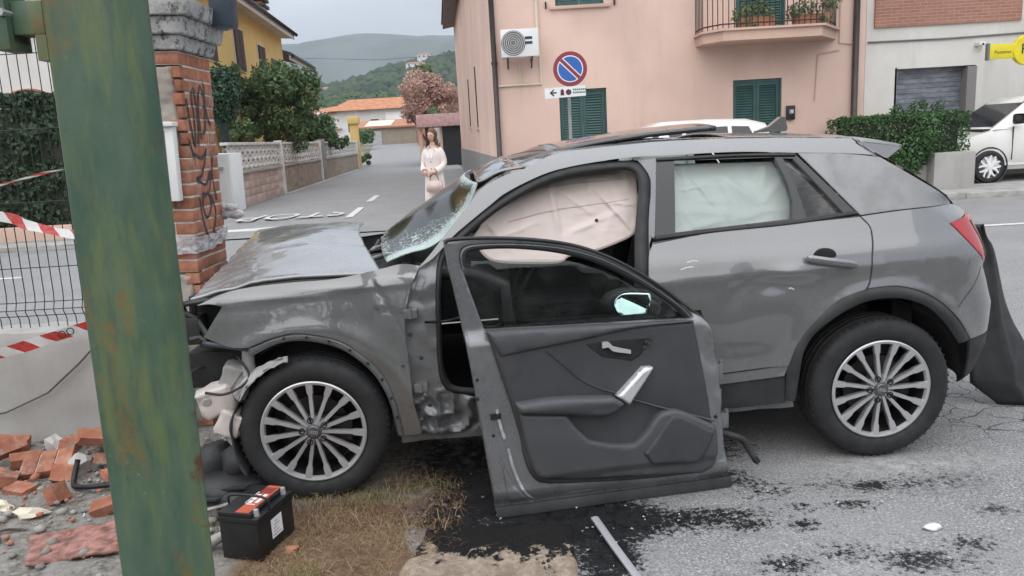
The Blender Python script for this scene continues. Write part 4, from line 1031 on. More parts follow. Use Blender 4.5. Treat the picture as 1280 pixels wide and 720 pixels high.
# rough concrete infill showing where the face bricks broke away
for (z0, z1, sd) in ((-.05, 13 * CH, 1), (22 * CH, 29 * CH, 2)):
    V = []; F = []; n1, n2 = 24, 40
    for a in range(n1):
        for b_ in range(n2):
            x = -PW + .02 + (PW - .05) * a / (n1 - 1) + (.02 * mnoise.noise(Vector((0, b_ * .4, sd))) if a == n1 - 1 else 0)
            z = z0 + (z1 - z0) * b_ / (n2 - 1)
            y = .004 + .03 * mnoise.noise(Vector((x * 9, z * 9, sd))) + .016 * mnoise.noise(Vector((x * 30, z * 30, sd)))
            if a in (0, n1 - 1) or b_ in (0, n2 - 1): y = .07
            V.append((x, y, z))
    F = [(a * n2 + b_, (a + 1) * n2 + b_, (a + 1) * n2 + b_ + 1, a * n2 + b_ + 1) for a in range(n1 - 1) for b_ in range(n2 - 1)]
    obj('broken_infill', V, F, M_core, pi_, smooth=True)
def stonemat():
    N = Nodes('weathered_cap_stone'); P = N.pos()
    col = N.mix(N.ramp(N.noise(7, 6, .7, P), .35, .65), (.52, .51, .50), (.36, .355, .35))
    col = N.mix(N.ramp(N.noise(16, 8, .78, P), .50, .60, 0, .9), col, (.075, .072, .07))
    col = N.mix(N.ramp(N.noise(60, 4, .7, P), .55, .68, 0, .7), col, (.10, .10, .095))
    N.p(base=col, rough=.92, spec=.2, normal=N.bump(N.noise(40, 6, .7, P), .7, .012)); return N.m
M_stone = stonemat()
def frust(b, r0, r1, z0, z1):
    v = []
    for r, z in ((r0, z0), (r1, z1)): v += [(-PW - r, -r, z), (r, -r, z), (r, PD + r, z), (-PW - r, PD + r, z)]
    b.add(v, [(3, 2, 1, 0), (4, 5, 6, 7)] + [(i, (i + 1) % 4, (i + 1) % 4 + 4, i + 4) for i in range(4)])
zc0 = NC * CH + .005
cap = MB(); frust(cap, .02, .035, zc0, zc0 + .075); frust(cap, .06, .075, zc0 + .076, zc0 + .165); frust(cap, .10, .115, zc0 + .166, zc0 + .25); frust(cap, .115, .0, zc0 + .25, zc0 + .30)
cp = cap.build('cap', M_stone, pi_)
bv = cp.modifiers.new('bevel', 'BEVEL'); bv.width = .008; bv.segments = 2
# spray paint scribble on the right face (flat print, a thin skin of paint)
M_spray = mat('black_spray_paint', (.03, .028, .03), .6, bump=0)
def scribble(P, r=.0085):
    P = path(np.array(P, float), .01); V = []; F = []
    for i, (y, z) in enumerate(P):
        t = P[min(i + 1, len(P) - 1)] - P[max(i - 1, 0)]; t = t / max(np.linalg.norm(t), 1e-6); n_ = np.array([-t[1], t[0]]) * r
        V += [(.0035, y + n_[0], z + n_[1]), (.0035, y - n_[0], z - n_[1])]
    return V, [(2 * i, 2 * i + 1, 2 * i + 3, 2 * i + 2) for i in range(len(P) - 1)]
sb = MB()
for S_ in ([(.05, 1.88), (.09, 1.70), (.12, 1.62), (.14, 1.74), (.13, 1.90), (.17, 1.93), (.19, 1.78), (.17, 1.62)], [(.22, 1.66), (.21, 1.80), (.25, 1.95), (.30, 1.90), (.29, 1.72), (.24, 1.69)], [(.31, 1.98), (.33, 1.80), (.38, 1.74)],
           [(.08, 1.58), (.20, 1.55), (.27, 1.60), (.18, 1.46), (.10, 1.44), (.22, 1.40), (.30, 1.47), (.27, 1.36)], [(.17, 1.36), (.15, 1.27), (.20, 1.21), (.27, 1.27), (.25, 1.35), (.18, 1.33)],
           [(.29, 1.34), (.33, 1.22), (.28, 1.12), (.24, 1.03)], [(.11, 1.33), (.14, 1.18), (.22, 1.07)], [(.36, 1.56), (.33, 1.44), (.37, 1.30)], [(.04, 1.66), (.09, 1.55)]):
    v, f = scribble(S_); sb.add(v, f)
gr_ = sb.build('graffiti', M_spray, pi_)
# white plate on the pillar front, cabinet door behind it
wp = thing('metal_cabinet', 'narrow white metal panel fixed to the front of the brick pillar', 'panel', (-1.86, 4.26, 1.33), (0, radians(2.2), 0))
MB().box(-.20, -.035, 0, .075, .02, .40, b=.006).build('face', M_acw, wp, sharp=40); MB().box(-.20, -.06, .40, .085, .02, .425, b=.004).build('hood', M_acw, wp, sharp=40); MB().box(.02, -.037, .03, .03, -.033, .38).build('groove', M_acd, wp)
wc_ = thing('meter_cabinet', 'white metal cabinet behind the brick pillar', 'cabinet', (-1.82, 4.95, 1.20), (0, radians(1.5), 0))
MB().box(-.15, 0, 0, .075, .22, .37, b=.006).build('box', M_acw, wc_, sharp=40); MB().box(-.14, -.006, .01, .066, .0, .36).build('door', M_acw, wc_); MB().box(-.02, -.022, .27, .03, -.006, .285).build('handle', M_galv, wc_)
lh = thing('lamp_housing', 'dark blue housing hanging beside the stone cap', 'lamp', (-1.55, 4.62, 2.27), (0, radians(2), 0))
MB().box(-.08, -.05, 0, .055, .08, .5, b=.03).build('casing', mat('dark_blue_casing', (.03, .045, .065), .5), lh, sharp=50); MB().tube([(-.1, .02, .4), (-.3, .02, .4)], .02, 8).build('bracket', M_dkmetal, lh)

# barrier tape
def tapemat():
    N = Nodes('red_white_tape'); uv = N.sep(N.n('ShaderNodeUVMap').outputs[0])
    m_ = N.math('FRACT', N.math('ADD', N.math('MULTIPLY', uv[0], 5.6), N.math('MULTIPLY', uv[1], .35)))
    s_ = N.math('LESS_THAN', m_, .5)
    col = N.mix(s_, (.72, .70, .69), (.50, .035, .03))
    N.p(base=N.mix(N.ramp(N.noise(40, 4), .4, .75, 0, .3), col, (.5, .42, .4)), rough=.35, spec=.5)
    tr = N.n('ShaderNodeBsdfTranslucent'); N.l(col, tr.inputs[0]); ms = N.n('ShaderNodeMixShader'); ms.inputs[0].default_value = .25
    N.l(N.b.outputs[0], ms.inputs[1]); N.l(tr.outputs[0], ms.inputs[2]); N.l(ms.outputs[0], N.out.inputs[0])
    return N.m
M_tape = tapemat()
def tape(label, pts, w_=.07, tw=None):
    P = path(np.array(pts, float), .03); n = len(P); V = []; F = []; uv = []; L = 0
    for i in range(n):
        if i: L += np.linalg.norm(P[i] - P[i - 1])
        ang = (tw or (lambda s: 0))(L) + .25 * mnoise.noise(Vector((L * 6, 1, 2)))
        t = P[min(i + 1, n - 1)] - P[max(i - 1, 0)]; t = Vector(t).normalized(); u_ = Vector((0, 0, 1)); sd_ = t.cross(u_).normalized(); u_ = sd_.cross(t)
        dv = (u_ * cos(ang) + sd_ * sin(ang)) * w_ / 2
        for k in range(3):
            q = Vector(P[i]) + dv * (k - 1) + sd_ * .006 * (k == 1) * sin(L * 30)
            V.append(tuple(q)); uv.append((L, k / 2))
    for i in range(n - 1):
        for k in range(2): F.append((i * 3 + k, (i + 1) * 3 + k, (i + 1) * 3 + k + 1, i * 3 + k + 1))
    o = obj('barrier_tape', V, F, M_tape, smooth=True)
    ul = o.data.uv_layers.new(name='UVMap')
    for lp in o.data.loops: ul.data[lp.index].uv = uv[lp.vertex_index]
    return tag(o, label, 'tape')
tape('upper strand of red and white barrier tape strung tightly before the dark hedge', [(-3.4, 4.2, 1.36), (-2.74, 4.22, 1.47), (-2.38, 4.22, 1.535), (-1.95, 4.22, 1.56)], .045, lambda s: .9 + s * .6)
tape('middle strand of red and white barrier tape, twisted and running to the brick pillar', [(-3.4, 4.2, 1.40), (-2.77, 4.22, 1.30), (-2.63, 4.22, 1.245), (-2.39, 4.22, 1.18), (-2.1, 4.22, 1.14), (-1.9, 4.24, 1.11)], .055, lambda s: .8 * sin(s * 5))
t3 = tape('lowest strand of red and white barrier tape sagging in front of the concrete wall', [(-3.0, 3.6, .60), (-2.62, 3.8, .635), (-2.35, 3.82, .70), (-2.15, 3.84, .745), (-1.9, 3.9, .78)], .06, lambda s: .3)
tx_ = text_mesh('OO', .055, M_blk, 'lettering', t3, (-2.27, 3.803, .72), (pi / 2, -.30, .05), .0006)
def wrapmat():
    N = Nodes('crumpled_clear_film'); f = N.noise(30, 6, .7)
    N.p(base=N.mix(N.ramp(f, .35, .65), (.50, .48, .50), (.82, .80, .82)), rough=.3, spec=.6, alpha=N.ramp(N.noise(12, 5, .6), .3, .6, .55, .95), normal=N.bump(N.noise(45, 6, .7), 1, .02))
    return N.m
M_film = wrapmat()
V = []; F = []; n1, n2 = 60, 9
ring_ = [(-.50, .1), (-.48, -.015), (-.25, -.022), (-.02, -.02), (.012, .02), (.016, .2), (.018, .40), (.016, .47)]
R_ = resample(path(np.array(ring_)), n1)
for i in range(n1):
    t = i / (n1 - 1)
    for j in range(n2):
        s_ = j / (n2 - 1); z = 1.03 + .035 * sin(t * 5) + .11 * t * t + (s_ - .5) * (.13 - .06 * t) + .02 * mnoise.noise(Vector((t * 14, s_ * 2, 0)))
        nn_ = .014 * mnoise.noise(Vector((t * 30, s_ * 5, 3)))
        V.append((R_[i][0] + nn_, R_[i][1] - abs(nn_) - .004, z))
F = [(i * n2 + j, (i + 1) * n2 + j, (i + 1) * n2 + j + 1, i * n2 + j + 1) for i in range(n1 - 1) for j in range(n2 - 1)]
fl = obj('plastic_wrap', V, F, M_film, None, smooth=True); fl.location = (-1.80, 4.3, 0); fl.rotation_euler = (0, radians(2.2), 0)
tag(fl, 'crumpled band of clear plastic film wrapped round the brick pillar', 'plastic film')
# knot of tape at the pillar corner
kn = MB()
for s_ in range(5):
    v, f = lump(.035, s_ + 20, 2, .5, (1.5, .5, .8)); kn.add(v, f, Matrix.Translation((.03 + .025 * s_, .45, 1.20 + .018 * ((s_ * 2) % 4))))
k_ = kn.build('tape_knot', M_film, None, smooth=True); k_.location = (-1.80, 4.3, 0)
tag(k_, 'white knot of crumpled tape at the right corner of the brick pillar', 'tape knot')

# ------------------------------------------------------------------ green steel post in the foreground
def postmat():
    N = Nodes('green_painted_steel'); P = N.map(N.co(), (3.2, 3.2, 1.1)); Q = N.co()
    g = N.mix(N.ramp(N.noise(2.5, 5, .6, P), .3, .7), (.048, .092, .064), (.088, .140, .096))
    g = N.mix(N.ramp(N.noise(3.6, 6, .65, N.map(Q, (4, 4, .7), (3, 1, 2))), .48, .70, 0, .75), g, (.145, .175, .070))
    ru = N.ramp(N.noise(3.2, 7, .62, N.map(Q, (2.6, 2.6, 1.0), (1.7, 5.2, 3.1))), .545, .68, 0, .95)
    ru2 = N.math('MULTIPLY', ru, N.ramp(N.noise(30, 5, .7, Q), .3, .6))
    g = N.mix(ru2, g, N.mix(N.ramp(N.noise(22, 4, .7, Q), .35, .7), (.15, .12, .05), (.21, .12, .05)))
    sp = N.math('MULTIPLY', N.ramp(N.voro(38, Q), .13, .2, 1, 0), N.ramp(N.noise(4, 4, .6, Q), .54, .66))
    g = N.mix(N.math('MULTIPLY', sp, .45), g, (.22, .30, .22))
    g = N.mix(N.ramp(N.noise(55, 5, .75, N.map(Q, (1, 1, .5))), .60, .70, 0, .5), g, (.12, .16, .12))
    g = N.mix(N.ramp(N.noise(48, 6, .75, N.map(Q, (3, 3, .35), (2, 8, 4))), .62, .70, 0, .6), g, (.035, .05, .04))
    ch = N.math('MULTIPLY', N.ramp(N.noise(9, 6, .7, N.map(Q, (1, 1, .35))), .62, .68), N.attr('edge'))
    g = N.mix(N.ramp(N.math('ADD', N.attr('edge'), N.math('MULTIPLY_ADD', N.noise(14, 6, .7, Q), 1.2, -.6)), .85, 1.05), g, (.10, .045, .022))
    N.p(base=g, rough=N.ramp(N.noise(12, 5, .6, Q), .3, .7, .34, .62), spec=.45, normal=N.bump(N.noise(26, 6, .7, Q), .22, .004))
    return N.m
M_post = postmat()
gp = thing('steel_post', 'rust streaked green steel post in the foreground', 'post', (-.835, 1.60, 0), (0, radians(1.4), 0))
def plank(x0, y0, z0, x1, y1, z1, nz=60, b=.004):
    V = []; F = []
    prof = [(x0 + b, y0), (x1 - b, y0), (x1, y0 + b), (x1, y1 - b), (x1 - b, y1), (x0 + b, y1), (x0, y1 - b), (x0, y0 + b)]
    for i in range(nz + 1):
        z = z0 + (z1 - z0) * i / nz
        for (x, y) in prof: V.append((x + .0012 * mnoise.noise(Vector((x * 8, y * 8, z * 3))), y + .0012 * mnoise.noise(Vector((x * 8 + 5, y * 8, z * 3))), z))
    for i in range(nz):
        for k in range(8): a = i * 8 + k; b_ = i * 8 + (k + 1) % 8; F.append((a, b_, b_ + 8, a + 8))
    F.append(tuple(range(7, -1, -1))); F.append(tuple(nz * 8 + k for k in range(8)))
    return V, F
v, f = plank(-.104, -.004, -.05, .104, .010, 3.4); fl1 = obj('flange', v, f, M_post, gp, sharp=60)
ea = fl1.data.attributes.new('edge', 'FLOAT', 'POINT'); ea.data.foreach_set('value', np.array([.85 if (p[0] > .1) else 0. for p in v], np.float32))
v, f = plank(-.104, .0101, -.05, -.092, .15, 3.4, 8); obj('web', v, f, M_post, gp)
v, f = plank(-.104, .1502, -.05, -.02, .162, 3.4, 8); obj('flange', v, f, M_post, gp)
MB().box(-.22, .0, 1.82, -.104, .05, 1.885, b=.004).box(-.125, .0, 1.77, -.104, .05, 1.82).build('bracket', M_post, gp, sharp=40)
cbm = MB().box(-1.0, 0, 0, -.30, .06, .085, b=.006).build('cross_beam', M_post, gp, sharp=40); cbm.location = (.135, -.01, 1.80)
MB().box(-.20, -.02, 1.79, -.165, .055, 1.92, b=.004).build('clamp', M_post, gp, sharp=40)
MB().tube([(-.17, -.03, 1.86), (-.17, .0, 1.86)], .008, 6).build('bolt', M_galv, gp)

# ------------------------------------------------------------------ left background: low wall, hedge, white house
lw = MB().box(-60, 15.02, -.1, -8.15, 15.25, .36, b=.02).build('garden_wall', M_pinkslab, sharp=40)
tag(lw, 'low pinkish wall along the street below the tall dark hedge', 'wall')
boxhedge('hedge', 'tall dark hedge behind the low pinkish wall on the left', -14.5, 15.3, .2, -7.9, 16.4, 2.86, 21000, .062, M_hedge, .14)
wh_ = thing('white_house', 'white house with an arched window behind the tall hedge', 'house', (-24, 30, 0))
MB().box(-14, 0, -.5, 8.1, 9, 6.95).build('wall', M_whiter, wh_)
arc = [(-.9, 0), (.9, 0)] + [(.9 * cos(a), 1.0 + .45 * sin(a)) for a in np.linspace(0, pi, 14)]
MB().prism(arc[:2] + arc[2:], -.05, .03, 'y', Matrix.Translation((6.2, 0, 2.9))).build('arched_window', M_terra, wh_)
MB().prism([(x * .8, z * .93 + .05) for x, z in arc], -.06, -.045, 'y', Matrix.Translation((6.2, 0, 2.9))).build('pane', M_glassdk, wh_)
MB().box(-14.4, -.7, 6.95, 8.5, 9.5, 7.12).build('eaves', M_white, wh_)
obj('roof', [(-14.5, -.8, 7.12), (8.6, -.8, 7.12), (8.6, 9.6, 7.12), (-14.5, 9.6, 7.12), (-10, 4.4, 9.4), (4, 4.4, 9.4)], [(0, 1, 5, 4), (1, 2, 5), (2, 3, 4, 5), (3, 0, 4)], M_tile, wh_)
MB().box(8.0, -.06, 3.2, 8.1, 0, 6.9).build('corner_strip', M_whiter, wh_)

# ------------------------------------------------------------------ yellow house
ang = math.atan(.0792)
yh = thing('yellow_house', 'yellow house with brown shutters, deep eaves and a banded chimney', 'house', (-9.05, 28, .13), (0, 0, ang))
# local frame: y runs along the side road, facade at x = 0 facing +x
MB().box(-4.2, -4.6, -.3, 0, 7.95, 6.35).build('wall', M_yellow, yh)
MB().box(-6, 7.95, -.3, -.9, 14, 5.6).build('rear_wing', M_yellow, yh)
for (y0, y1, z0, z1) in ((-.62, .55, 4.25, 5.62), (2.9, 4.0, 4.25, 5.45), (-4.2, -3.0, 4.25, 5.62), (-.5, .5, .9, 2.3), (3.0, 4.1, .9, 2.3)):
    wo = MB().box(0, y0 - .1, z0 - .06, .03, y1 + .1, z1 + .08).build('window', M_cream, yh)
    ym = (y0 + y1) / 2
    for a, b_ in ((y0, ym - .01), (ym + .01, y1)):
        q = MB().box(.03, a, z0, .07, b_, z1)
        for k in range(int((z1 - z0) / .09)): q.box(.07, a + .06, z0 + .06 + k * .09, .085, b_ - .06, z0 + .11 + k * .09)
        q.build('shutter', M_brownwood, wo)
MB().box(8.2 - 8.3, 5.3, 3.9, .02, 6.9, 5.2).build('rear_opening', M_glassdk, yh)
obj('soffit', [(-.2, -5.3, 6.352), (.5, -5.3, 6.30), (.5, 8.15, 6.30), (-.2, 8.15, 6.352), (-.2, -5.3, 6.45), (.5, -5.3, 6.45), (.5, 8.15, 6.45), (-.2, 8.15, 6.45)], [(0, 1, 2, 3), (7, 6, 5, 4), (0, 4, 5, 1), (2, 6, 7, 3)], M_cream, yh)
MB().box(.5, -5.35, 6.26, .55, 8.2, 6.50).build('fascia', M_whiter, yh)
MB().tube([(.63, -5.4, 6.48), (.63, 8.3, 6.48)], .075, 10).build('gutter', M_dkmetal, yh, smooth=True)
obj('roof', [(.60, -5.4, 6.5), (.60, 8.3, 6.5), (-2.1, 8.3, 7.7), (-2.1, -5.4, 7.7), (-4.9, -5.4, 6.5), (-4.9, 8.3, 6.5)], [(0, 1, 2, 3), (3, 2, 5, 4)], M_darktile, yh)
obj('wing_roof', [(.3, 8.3, 5.75), (.3, 14.4, 5.75), (-4.4, 14.4, 7.2), (-4.4, 8.3, 7.2), (.3, 8.3, 5.58), (.3, 14.4, 5.58), (-4.4, 14.4, 7.0), (-4.4, 8.3, 7.0)], [(0, 1, 2, 3), (7, 6, 5, 4), (0, 4, 5, 1), (0, 3, 7, 4), (1, 5, 6, 2)], M_darktile, yh)
MB().box(.2, 8.3, 5.42, .28, 14.4, 5.60).build('fascia', M_whiter, yh)
MB().tube([(.36, 8.3, 5.6), (.36, 14.5, 5.6), (.36, 14.5, 5.2), (-.3, 14.0, 4.9)], .07, 8).build('gutter', M_dkmetal, yh, smooth=True)
ch = MB().box(-1.05, 6.3, 6.4, -.3, 7.1, 7.5).build('chimney', M_cream, yh)
for k in range(3): MB().box(-1.15, 6.2, 7.40 + k * .27, -.2, 7.2, 7.54 + k * .27, b=.02).build('chimney_band', M_dkmetal, ch, sharp=40)
MB().box(-1.0, 6.35, 7.45, -.35, 7.05, 8.15).build('chimney_flue', M_terra, ch)
wp2 = MB().box(.02, -5.6, 3.4, .10, -5.5, 5.4).build('rain_chain', M_whiter, yh)

# ------------------------------------------------------------------ pierced garden wall along the side road
gw_ = thing('garden_wall', 'pale pierced block balustrade on a pinkish garden wall beside the side road', 'wall', (-6.80, 19.45, .13), (0, 0, ang))
M_pinkblock = mat('pinkish_block', (.46, .355, .31), .9, var=.18, scale=3, bump=.3, rnd=.14)
M_rubble = plaster('rubble_stone', (.30, .25, .20), (.18, .15, .12), .7, 4)
M_lattice = mat('pierced_white_block', (.60, .585, .565), .85, var=.15, scale=4, bump=.3)
for L0, L1 in ((-.4, 5.9),):
    n = 5; bl_ = (L1 - L0) / n
    q = MB().box(0, 0, 0, .18, bl_ - .014, .198, b=.008); me_ = meshdata('block', q.v, q.f, M_pinkblock, sharp=50)
    for c in range(4):
        for k in range(n + (c % 2)):
            y = L0 + k * bl_ - (c % 2) * bl_ / 2
            if y < L0 - .01 or y + bl_ > L1 + .5: continue
            inst('block', me_, gw_, (-.18 + .004 * ((k * 3 + c) % 3), y, .06 + c * .205))
    MB().box(-.17, L0, -.3, -.012, L1, .88).build('mortar_core', M_mortar, gw_)
MB().box(-.2, -.4, -.3, .03, 5.9, .06).build('footing', M_concrete, gw_)
MB().box(-.22, -.45, .885, .06, 5.95, .97, b=.01).build('coping', M_concrete, gw_, sharp=40)
for (y0, y1) in ((5.95, 14.2), (15.6, 29)):
    V = []; F = []; n1, n2 = int((y1 - y0) * 8), 8
    for i in range(n1):
        for j in range(n2):
            y = y0 + (y1 - y0) * i / (n1 - 1); z = -.2 + 1.10 * j / (n2 - 1)
            V.append((.01 + .04 * mnoise.noise(Vector((0, y * 5, z * 5))), y, z))
    F = [(i * n2 + j, (i + 1) * n2 + j, (i + 1) * n2 + j + 1, i * n2 + j + 1) for i in range(n1 - 1) for j in range(n2 - 1)]
    obj('rubble_face', V, F, M_rubble, gw_)
    MB().box(-.2, y0, -.2, -.03, y1, .9).build('rubble_core', M_rubble, gw_)
    MB().box(-.2, y0, .9, .05, y1, .97, b=.01).build('coping', M_concrete, gw_, sharp=40)
def lattice(y0, y1):
    q = MB(); z0 = .97; rows = 3; ph_ = .205; n = int((y1 - y0) / .52); pw_ = (y1 - y0) / n
    for i in range(n):
        for r in range(rows):
            cy, cz = y0 + (i + .5) * pw_, z0 + .03 + (r + .5) * ph_
            m_ = 12; o_ = []; i_ = []
            for k in range(m_):
                a = 2 * pi * k / m_; c_a, s_a = cos(a), sin(a); sq = max(abs(c_a), abs(s_a))
                o_.append((cy + c_a / sq * pw_ / 2, cz + s_a / sq * ph_ / 2)); i_.append((cy + c_a * .17, cz + s_a * .072 * (1 if s_a > 0 else .8)))
            v = [(0, y, z) for y, z in o_] + [(0, y, z) for y, z in i_] + [(-.09, y, z) for y, z in i_] + [(-.09, y, z) for y, z in o_]
            f = []
            for k in range(m_):
                b_ = (k + 1) % m_
                f += [(k, b_, m_ + b_, m_ + k), (m_ + k, m_ + b_, 2 * m_ + b_, 2 * m_ + k), (2 * m_ + k, 2 * m_ + b_, 3 * m_ + b_, 3 * m_ + k)]
            q.add(v, f)
    o = q.build('pierced_panel', M_lattice, gw_); o['kind'] = 'stuff'
    MB().box(-.14, y0, z0 + .645, .05, y1, z0 + .72, b=.01).build('rail', M_lattice, gw_, sharp=40)
lattice(-.35, 5.9); lattice(6.12, 14.0); lattice(16.2, 28.6)
for y in (6.0, 14.2, 28.9): MB().box(-.17, y - .11, .0, .07, y + .11, 1.74, b=.012).build('wall_post', M_lattice, gw_, sharp=40)
ltb = MB().box(-.14, 14.45, 0, .08, 15.45, 1.80, b=.02); ltb.box(.08, 14.6, .95, .10, 15.3, 1.7); lb = ltb.build('letter_box', M_grayplinth, gw_, sharp=40)
gpst = MB().box(-.35, 29.1, 0, .15, 29.7, 2.75, b=.03).box(-.45, 29.0, 2.75, .25, 29.8, 3.2, b=.03).build('gate_post', M_yellow, gw_, sharp=40)
MB().box(0.02, 5.9, -.2, .22, 29, .045, b=.02).build('kerb_edge', M_kerb, gw_, sharp=40)

# ------------------------------------------------------------------ trees of the garden
def tree(name, label, x, y, clumps, n, size, m, trunk=None, tm=None, group=None, cat='tree'):
    t = thing(name, label, cat, (x, y, gz(y)), group=group)
    P, d = crown_pts(clumps, n); leaves('crown', P, d, size, m, t)
    q = MB()
    if trunk:
        for pts, rr in trunk: q.tube(pts, rr, 7)
        q.build('trunk', tm or M_bark, t, smooth=True)
    return t
tree('topiary_tree', 'round clipped dark tree on a thick trunk just right of the brick pillar', -7.18, 20.4, [(.0, 0, 2.95, .48), (.05, 0, 3.3, .36), (-.05, .1, 2.6, .42)], 3600, .055, M_topi, [([(0.02, 0, -.1), (.0, 0, 1.2), (-.08, 0, 2.5)], [.16, .135, .11])], M_ivy)
def blob(cx, cy, cz, R, n, sq=1.0, s_=0):
    r = random.Random(s_); o = []
    for _ in range(n):
        a = r.uniform(0, 6.28); e = math.asin(r.uniform(-.7, 1)); q = R * r.uniform(.35, .85)
        o.append((cx + q * cos(a) * cos(e), cy + q * sin(a) * cos(e), cz + q * sin(e) * sq, R * r.uniform(.22, .42)))
    return o
tree('garden_tree', 'large leafy green tree in front of the yellow house corner', -7.85, 27.6, blob(.1, 0, 3.2, 1.35, 22, 1.0, 1) + blob(.3, 0, 1.9, .9, 8, 1, 2) + blob(-.6, .2, 3.6, .6, 6, 1, 31), 9500, .075, M_tree, [([(0, 0, 0), (.05, 0, 1.2), (-.1, 0, 2.6)], [.13, .1, .05]), ([(.03, 0, .9), (.5, .1, 2.4)], [.07, .03]), ([(.03, 0, .8), (-.5, -.1, 2.2)], [.07, .03])], group=None)
tree('garden_tree', 'smaller green tree below the second yellow house window', -9.0, 27.2, blob(0, 0, 3.6, .75, 12, 1.2, 3) + blob(.2, .2, 2.4, .7, 8, 1, 4), 5200, .075, M_tree, [([(0, 0, 0), (.05, 0, 1.2), (0, 0, 2.8)], [.10, .08, .04])])
tree('garden_shrub', 'loose flowering shrub beside the ball shaped tree', -8.2, 24.2, blob(0, 0, 2.1, .55, 8, 1.1, 5) + blob(-.5, 0, 2.7, .4, 5, 1.1, 6) + blob(.3, .2, 1.5, .5, 5, 1, 7), 3600, .06, M_tree2, [([(0, 0, 0), (.05, 0, 1.2), (0, 0, 2.2)], [.06, .05, .02])], cat='shrub')
tree('garden_shrub', 'bushy green shrub overhanging the far end of the pierced garden wall', -9.0, 36.5, blob(0, 0, 2.1, 1.25, 14, .9, 8) + blob(1.2, 0, 1.7, .6, 7, .9, 9) + blob(-.9, -2, 2.4, .9, 8, .9, 32), 7600, .085, M_tree, [([(0, 0, 0), (.05, 0, 1.2), (0, 0, 2.2)], [.09, .07, .03])], cat='shrub')
tree('garden_shrub', 'thin brownish shrub in the shade under the garden trees', -8.6, 25.5, blob(0, 0, 1.4, .7, 8, 1, 10), 1800, .06, M_tree2, [([(0, 0, 0), (.05, 0, .8), (0, 0, 1.6)], [.05, .04, .02])], cat='shrub')
tree('far_shrub', 'dark green shrub beside the reddish lean-to at the end of the road', -12.6, 72, blob(0, 0, 1.2, 1.1, 10, .9, 41), 1800, .11, M_tree, cat='shrub')
cl3 = [(x + RNG.uniform(-1, 1), RNG.uniform(112, 190), 0, RNG.uniform(1.6, 3.0)) for x in np.arange(-52, 14, 1.1)]
cl3 = [(x, y, gz(y) + RNG.uniform(1.5, 7.0), r) for x, y, _, r in cl3]
P, d = crown_pts(cl3, 13000)
tag(leaves('far_wood', P, d, .30, M_tree, None, 'stuff'), 'band of green trees beyond the orange tiled house', 'wood', kind='stuff')
tree('verge_plant', 'low green weeds at the foot of the yellow gate post', -9.0 + .2, 49.5, blob(0, 0, .35, .5, 6, .8, 11), 900, .09, M_tree2, cat='plant')
rt_ = tree('pink_tree', 'rusty pink leaved tree above the pink canopy roof', -4.6, 47, blob(0, 0, 4.1, 1.7, 22, .95, 12) + blob(1.3, 0, 3.6, 1.2, 10, 1, 13) + blob(-.9, 0, 2.9, .8, 8, 1, 14), 9500, .085, M_pinktree, [([(0, 0, 0), (.05, 0, 1.5), (0, 0, 3.5)], [.16, .13, .06]), ([(.03, 0, 1.4), (1, .1, 3.4)], [.08, .03]), ([(.03, 0, 1.3), (-.9, -.1, 3)], [.08, .03])])
tree('background_tree', 'green and ochre tree top behind the rusty pink tree', -5.0, 52, blob(0, 0, 5.3, 1.0, 10, .8, 15), 2200, .10, M_tree2, [([(0, 0, 0), (.0, 0, 5)], [.14, .06])])

# ------------------------------------------------------------------ end of the side road
fh = thing('tiled_house', 'pale two storey house with an orange tiled roof at the end of the side road', 'house', (-14.6, 90, 1.5))
MB().box(-6.5, 0, -.5, 4.5, 7, 4.05).build('wall', M_whiter, fh)
obj('roof', [(-5.2, -.7, 4.0), (5.2, -.7, 4.0), (5.2, 8, 4.0), (-5.2, 8, 4.0), (-3.4, 3.5, 5.4), (4.6, 3.5, 5.4)], [(0, 1, 5, 4), (1, 2, 5), (2, 3, 4, 5), (3, 0, 4), (3, 2, 1, 0)], M_tile, fh)
obj('side_roof', [(-8.2, -.3, 3.6), (-4.2, -.3, 3.9), (-4.2, 6, 5.0), (-8.2, 6, 4.6), (-8.2, -.3, 3.45), (-4.2, -.3, 3.75)], [(0, 1, 2, 3), (4, 5, 1, 0)], M_tile, fh)
for (x, z, w2, h2) in ((-2.6, 1.6, .9, 1.3), (.0, 1.7, .9, 1.2), (-1.3, .5, .8, .8)): MB().box(x - w2 / 2, -.05, z, x + w2 / 2, .03, z + h2).build('window', M_glassdk, fh)
obj('awning', [(1.3, -.1, 3.6), (4.2, -.1, 3.6), (4.2, -.6, 2.0), (1.3, -.6, 2.0), (1.3, -.16, 3.55), (4.2, -.16, 3.55)], [(0, 1, 2, 3), (3, 2, 5, 4)], M_whiter, fh)
MB().box(-7.5, -.4, 2.0, -3.8, .5, 2.15).build('balcony', M_pinkslab, fh)
ld = thing('lean_to', 'low reddish lean-to roof with pale skylight below the tiled house', 'shed', (-10.5, 80, 1.5))
MB().box(-4.5, 0, -.5, 1.6, 4, 1.75).build('wall', M_rubble, ld)
obj('roof', [(-5, -.3, 1.8), (2.0, -.3, 1.8), (2.0, 4.4, 2.6), (-5, 4.4, 2.6), (-5, -.3, 1.65), (2, -.3, 1.65)], [(0, 1, 2, 3), (4, 5, 1, 0)], M_terra, ld)
obj('skylight', [(-3.6, .0, 1.90), (-.9, .0, 1.90), (-.9, 3.6, 2.52), (-3.6, 3.6, 2.52)], [(0, 1, 2, 3)], mat('pale_sheet', (.80, .68, .48), .5), ld)
MB().box(-3.8, -.06, 0, -1.9, .02, 1.4).build('garage_door', M_galv, ld)
bw = tag(MB().box(-8.1, 74, .8, -6.6, 79, 2.75).build('boundary_wall', M_terra), 'short brownish boundary wall at the bend of the side road', 'wall')
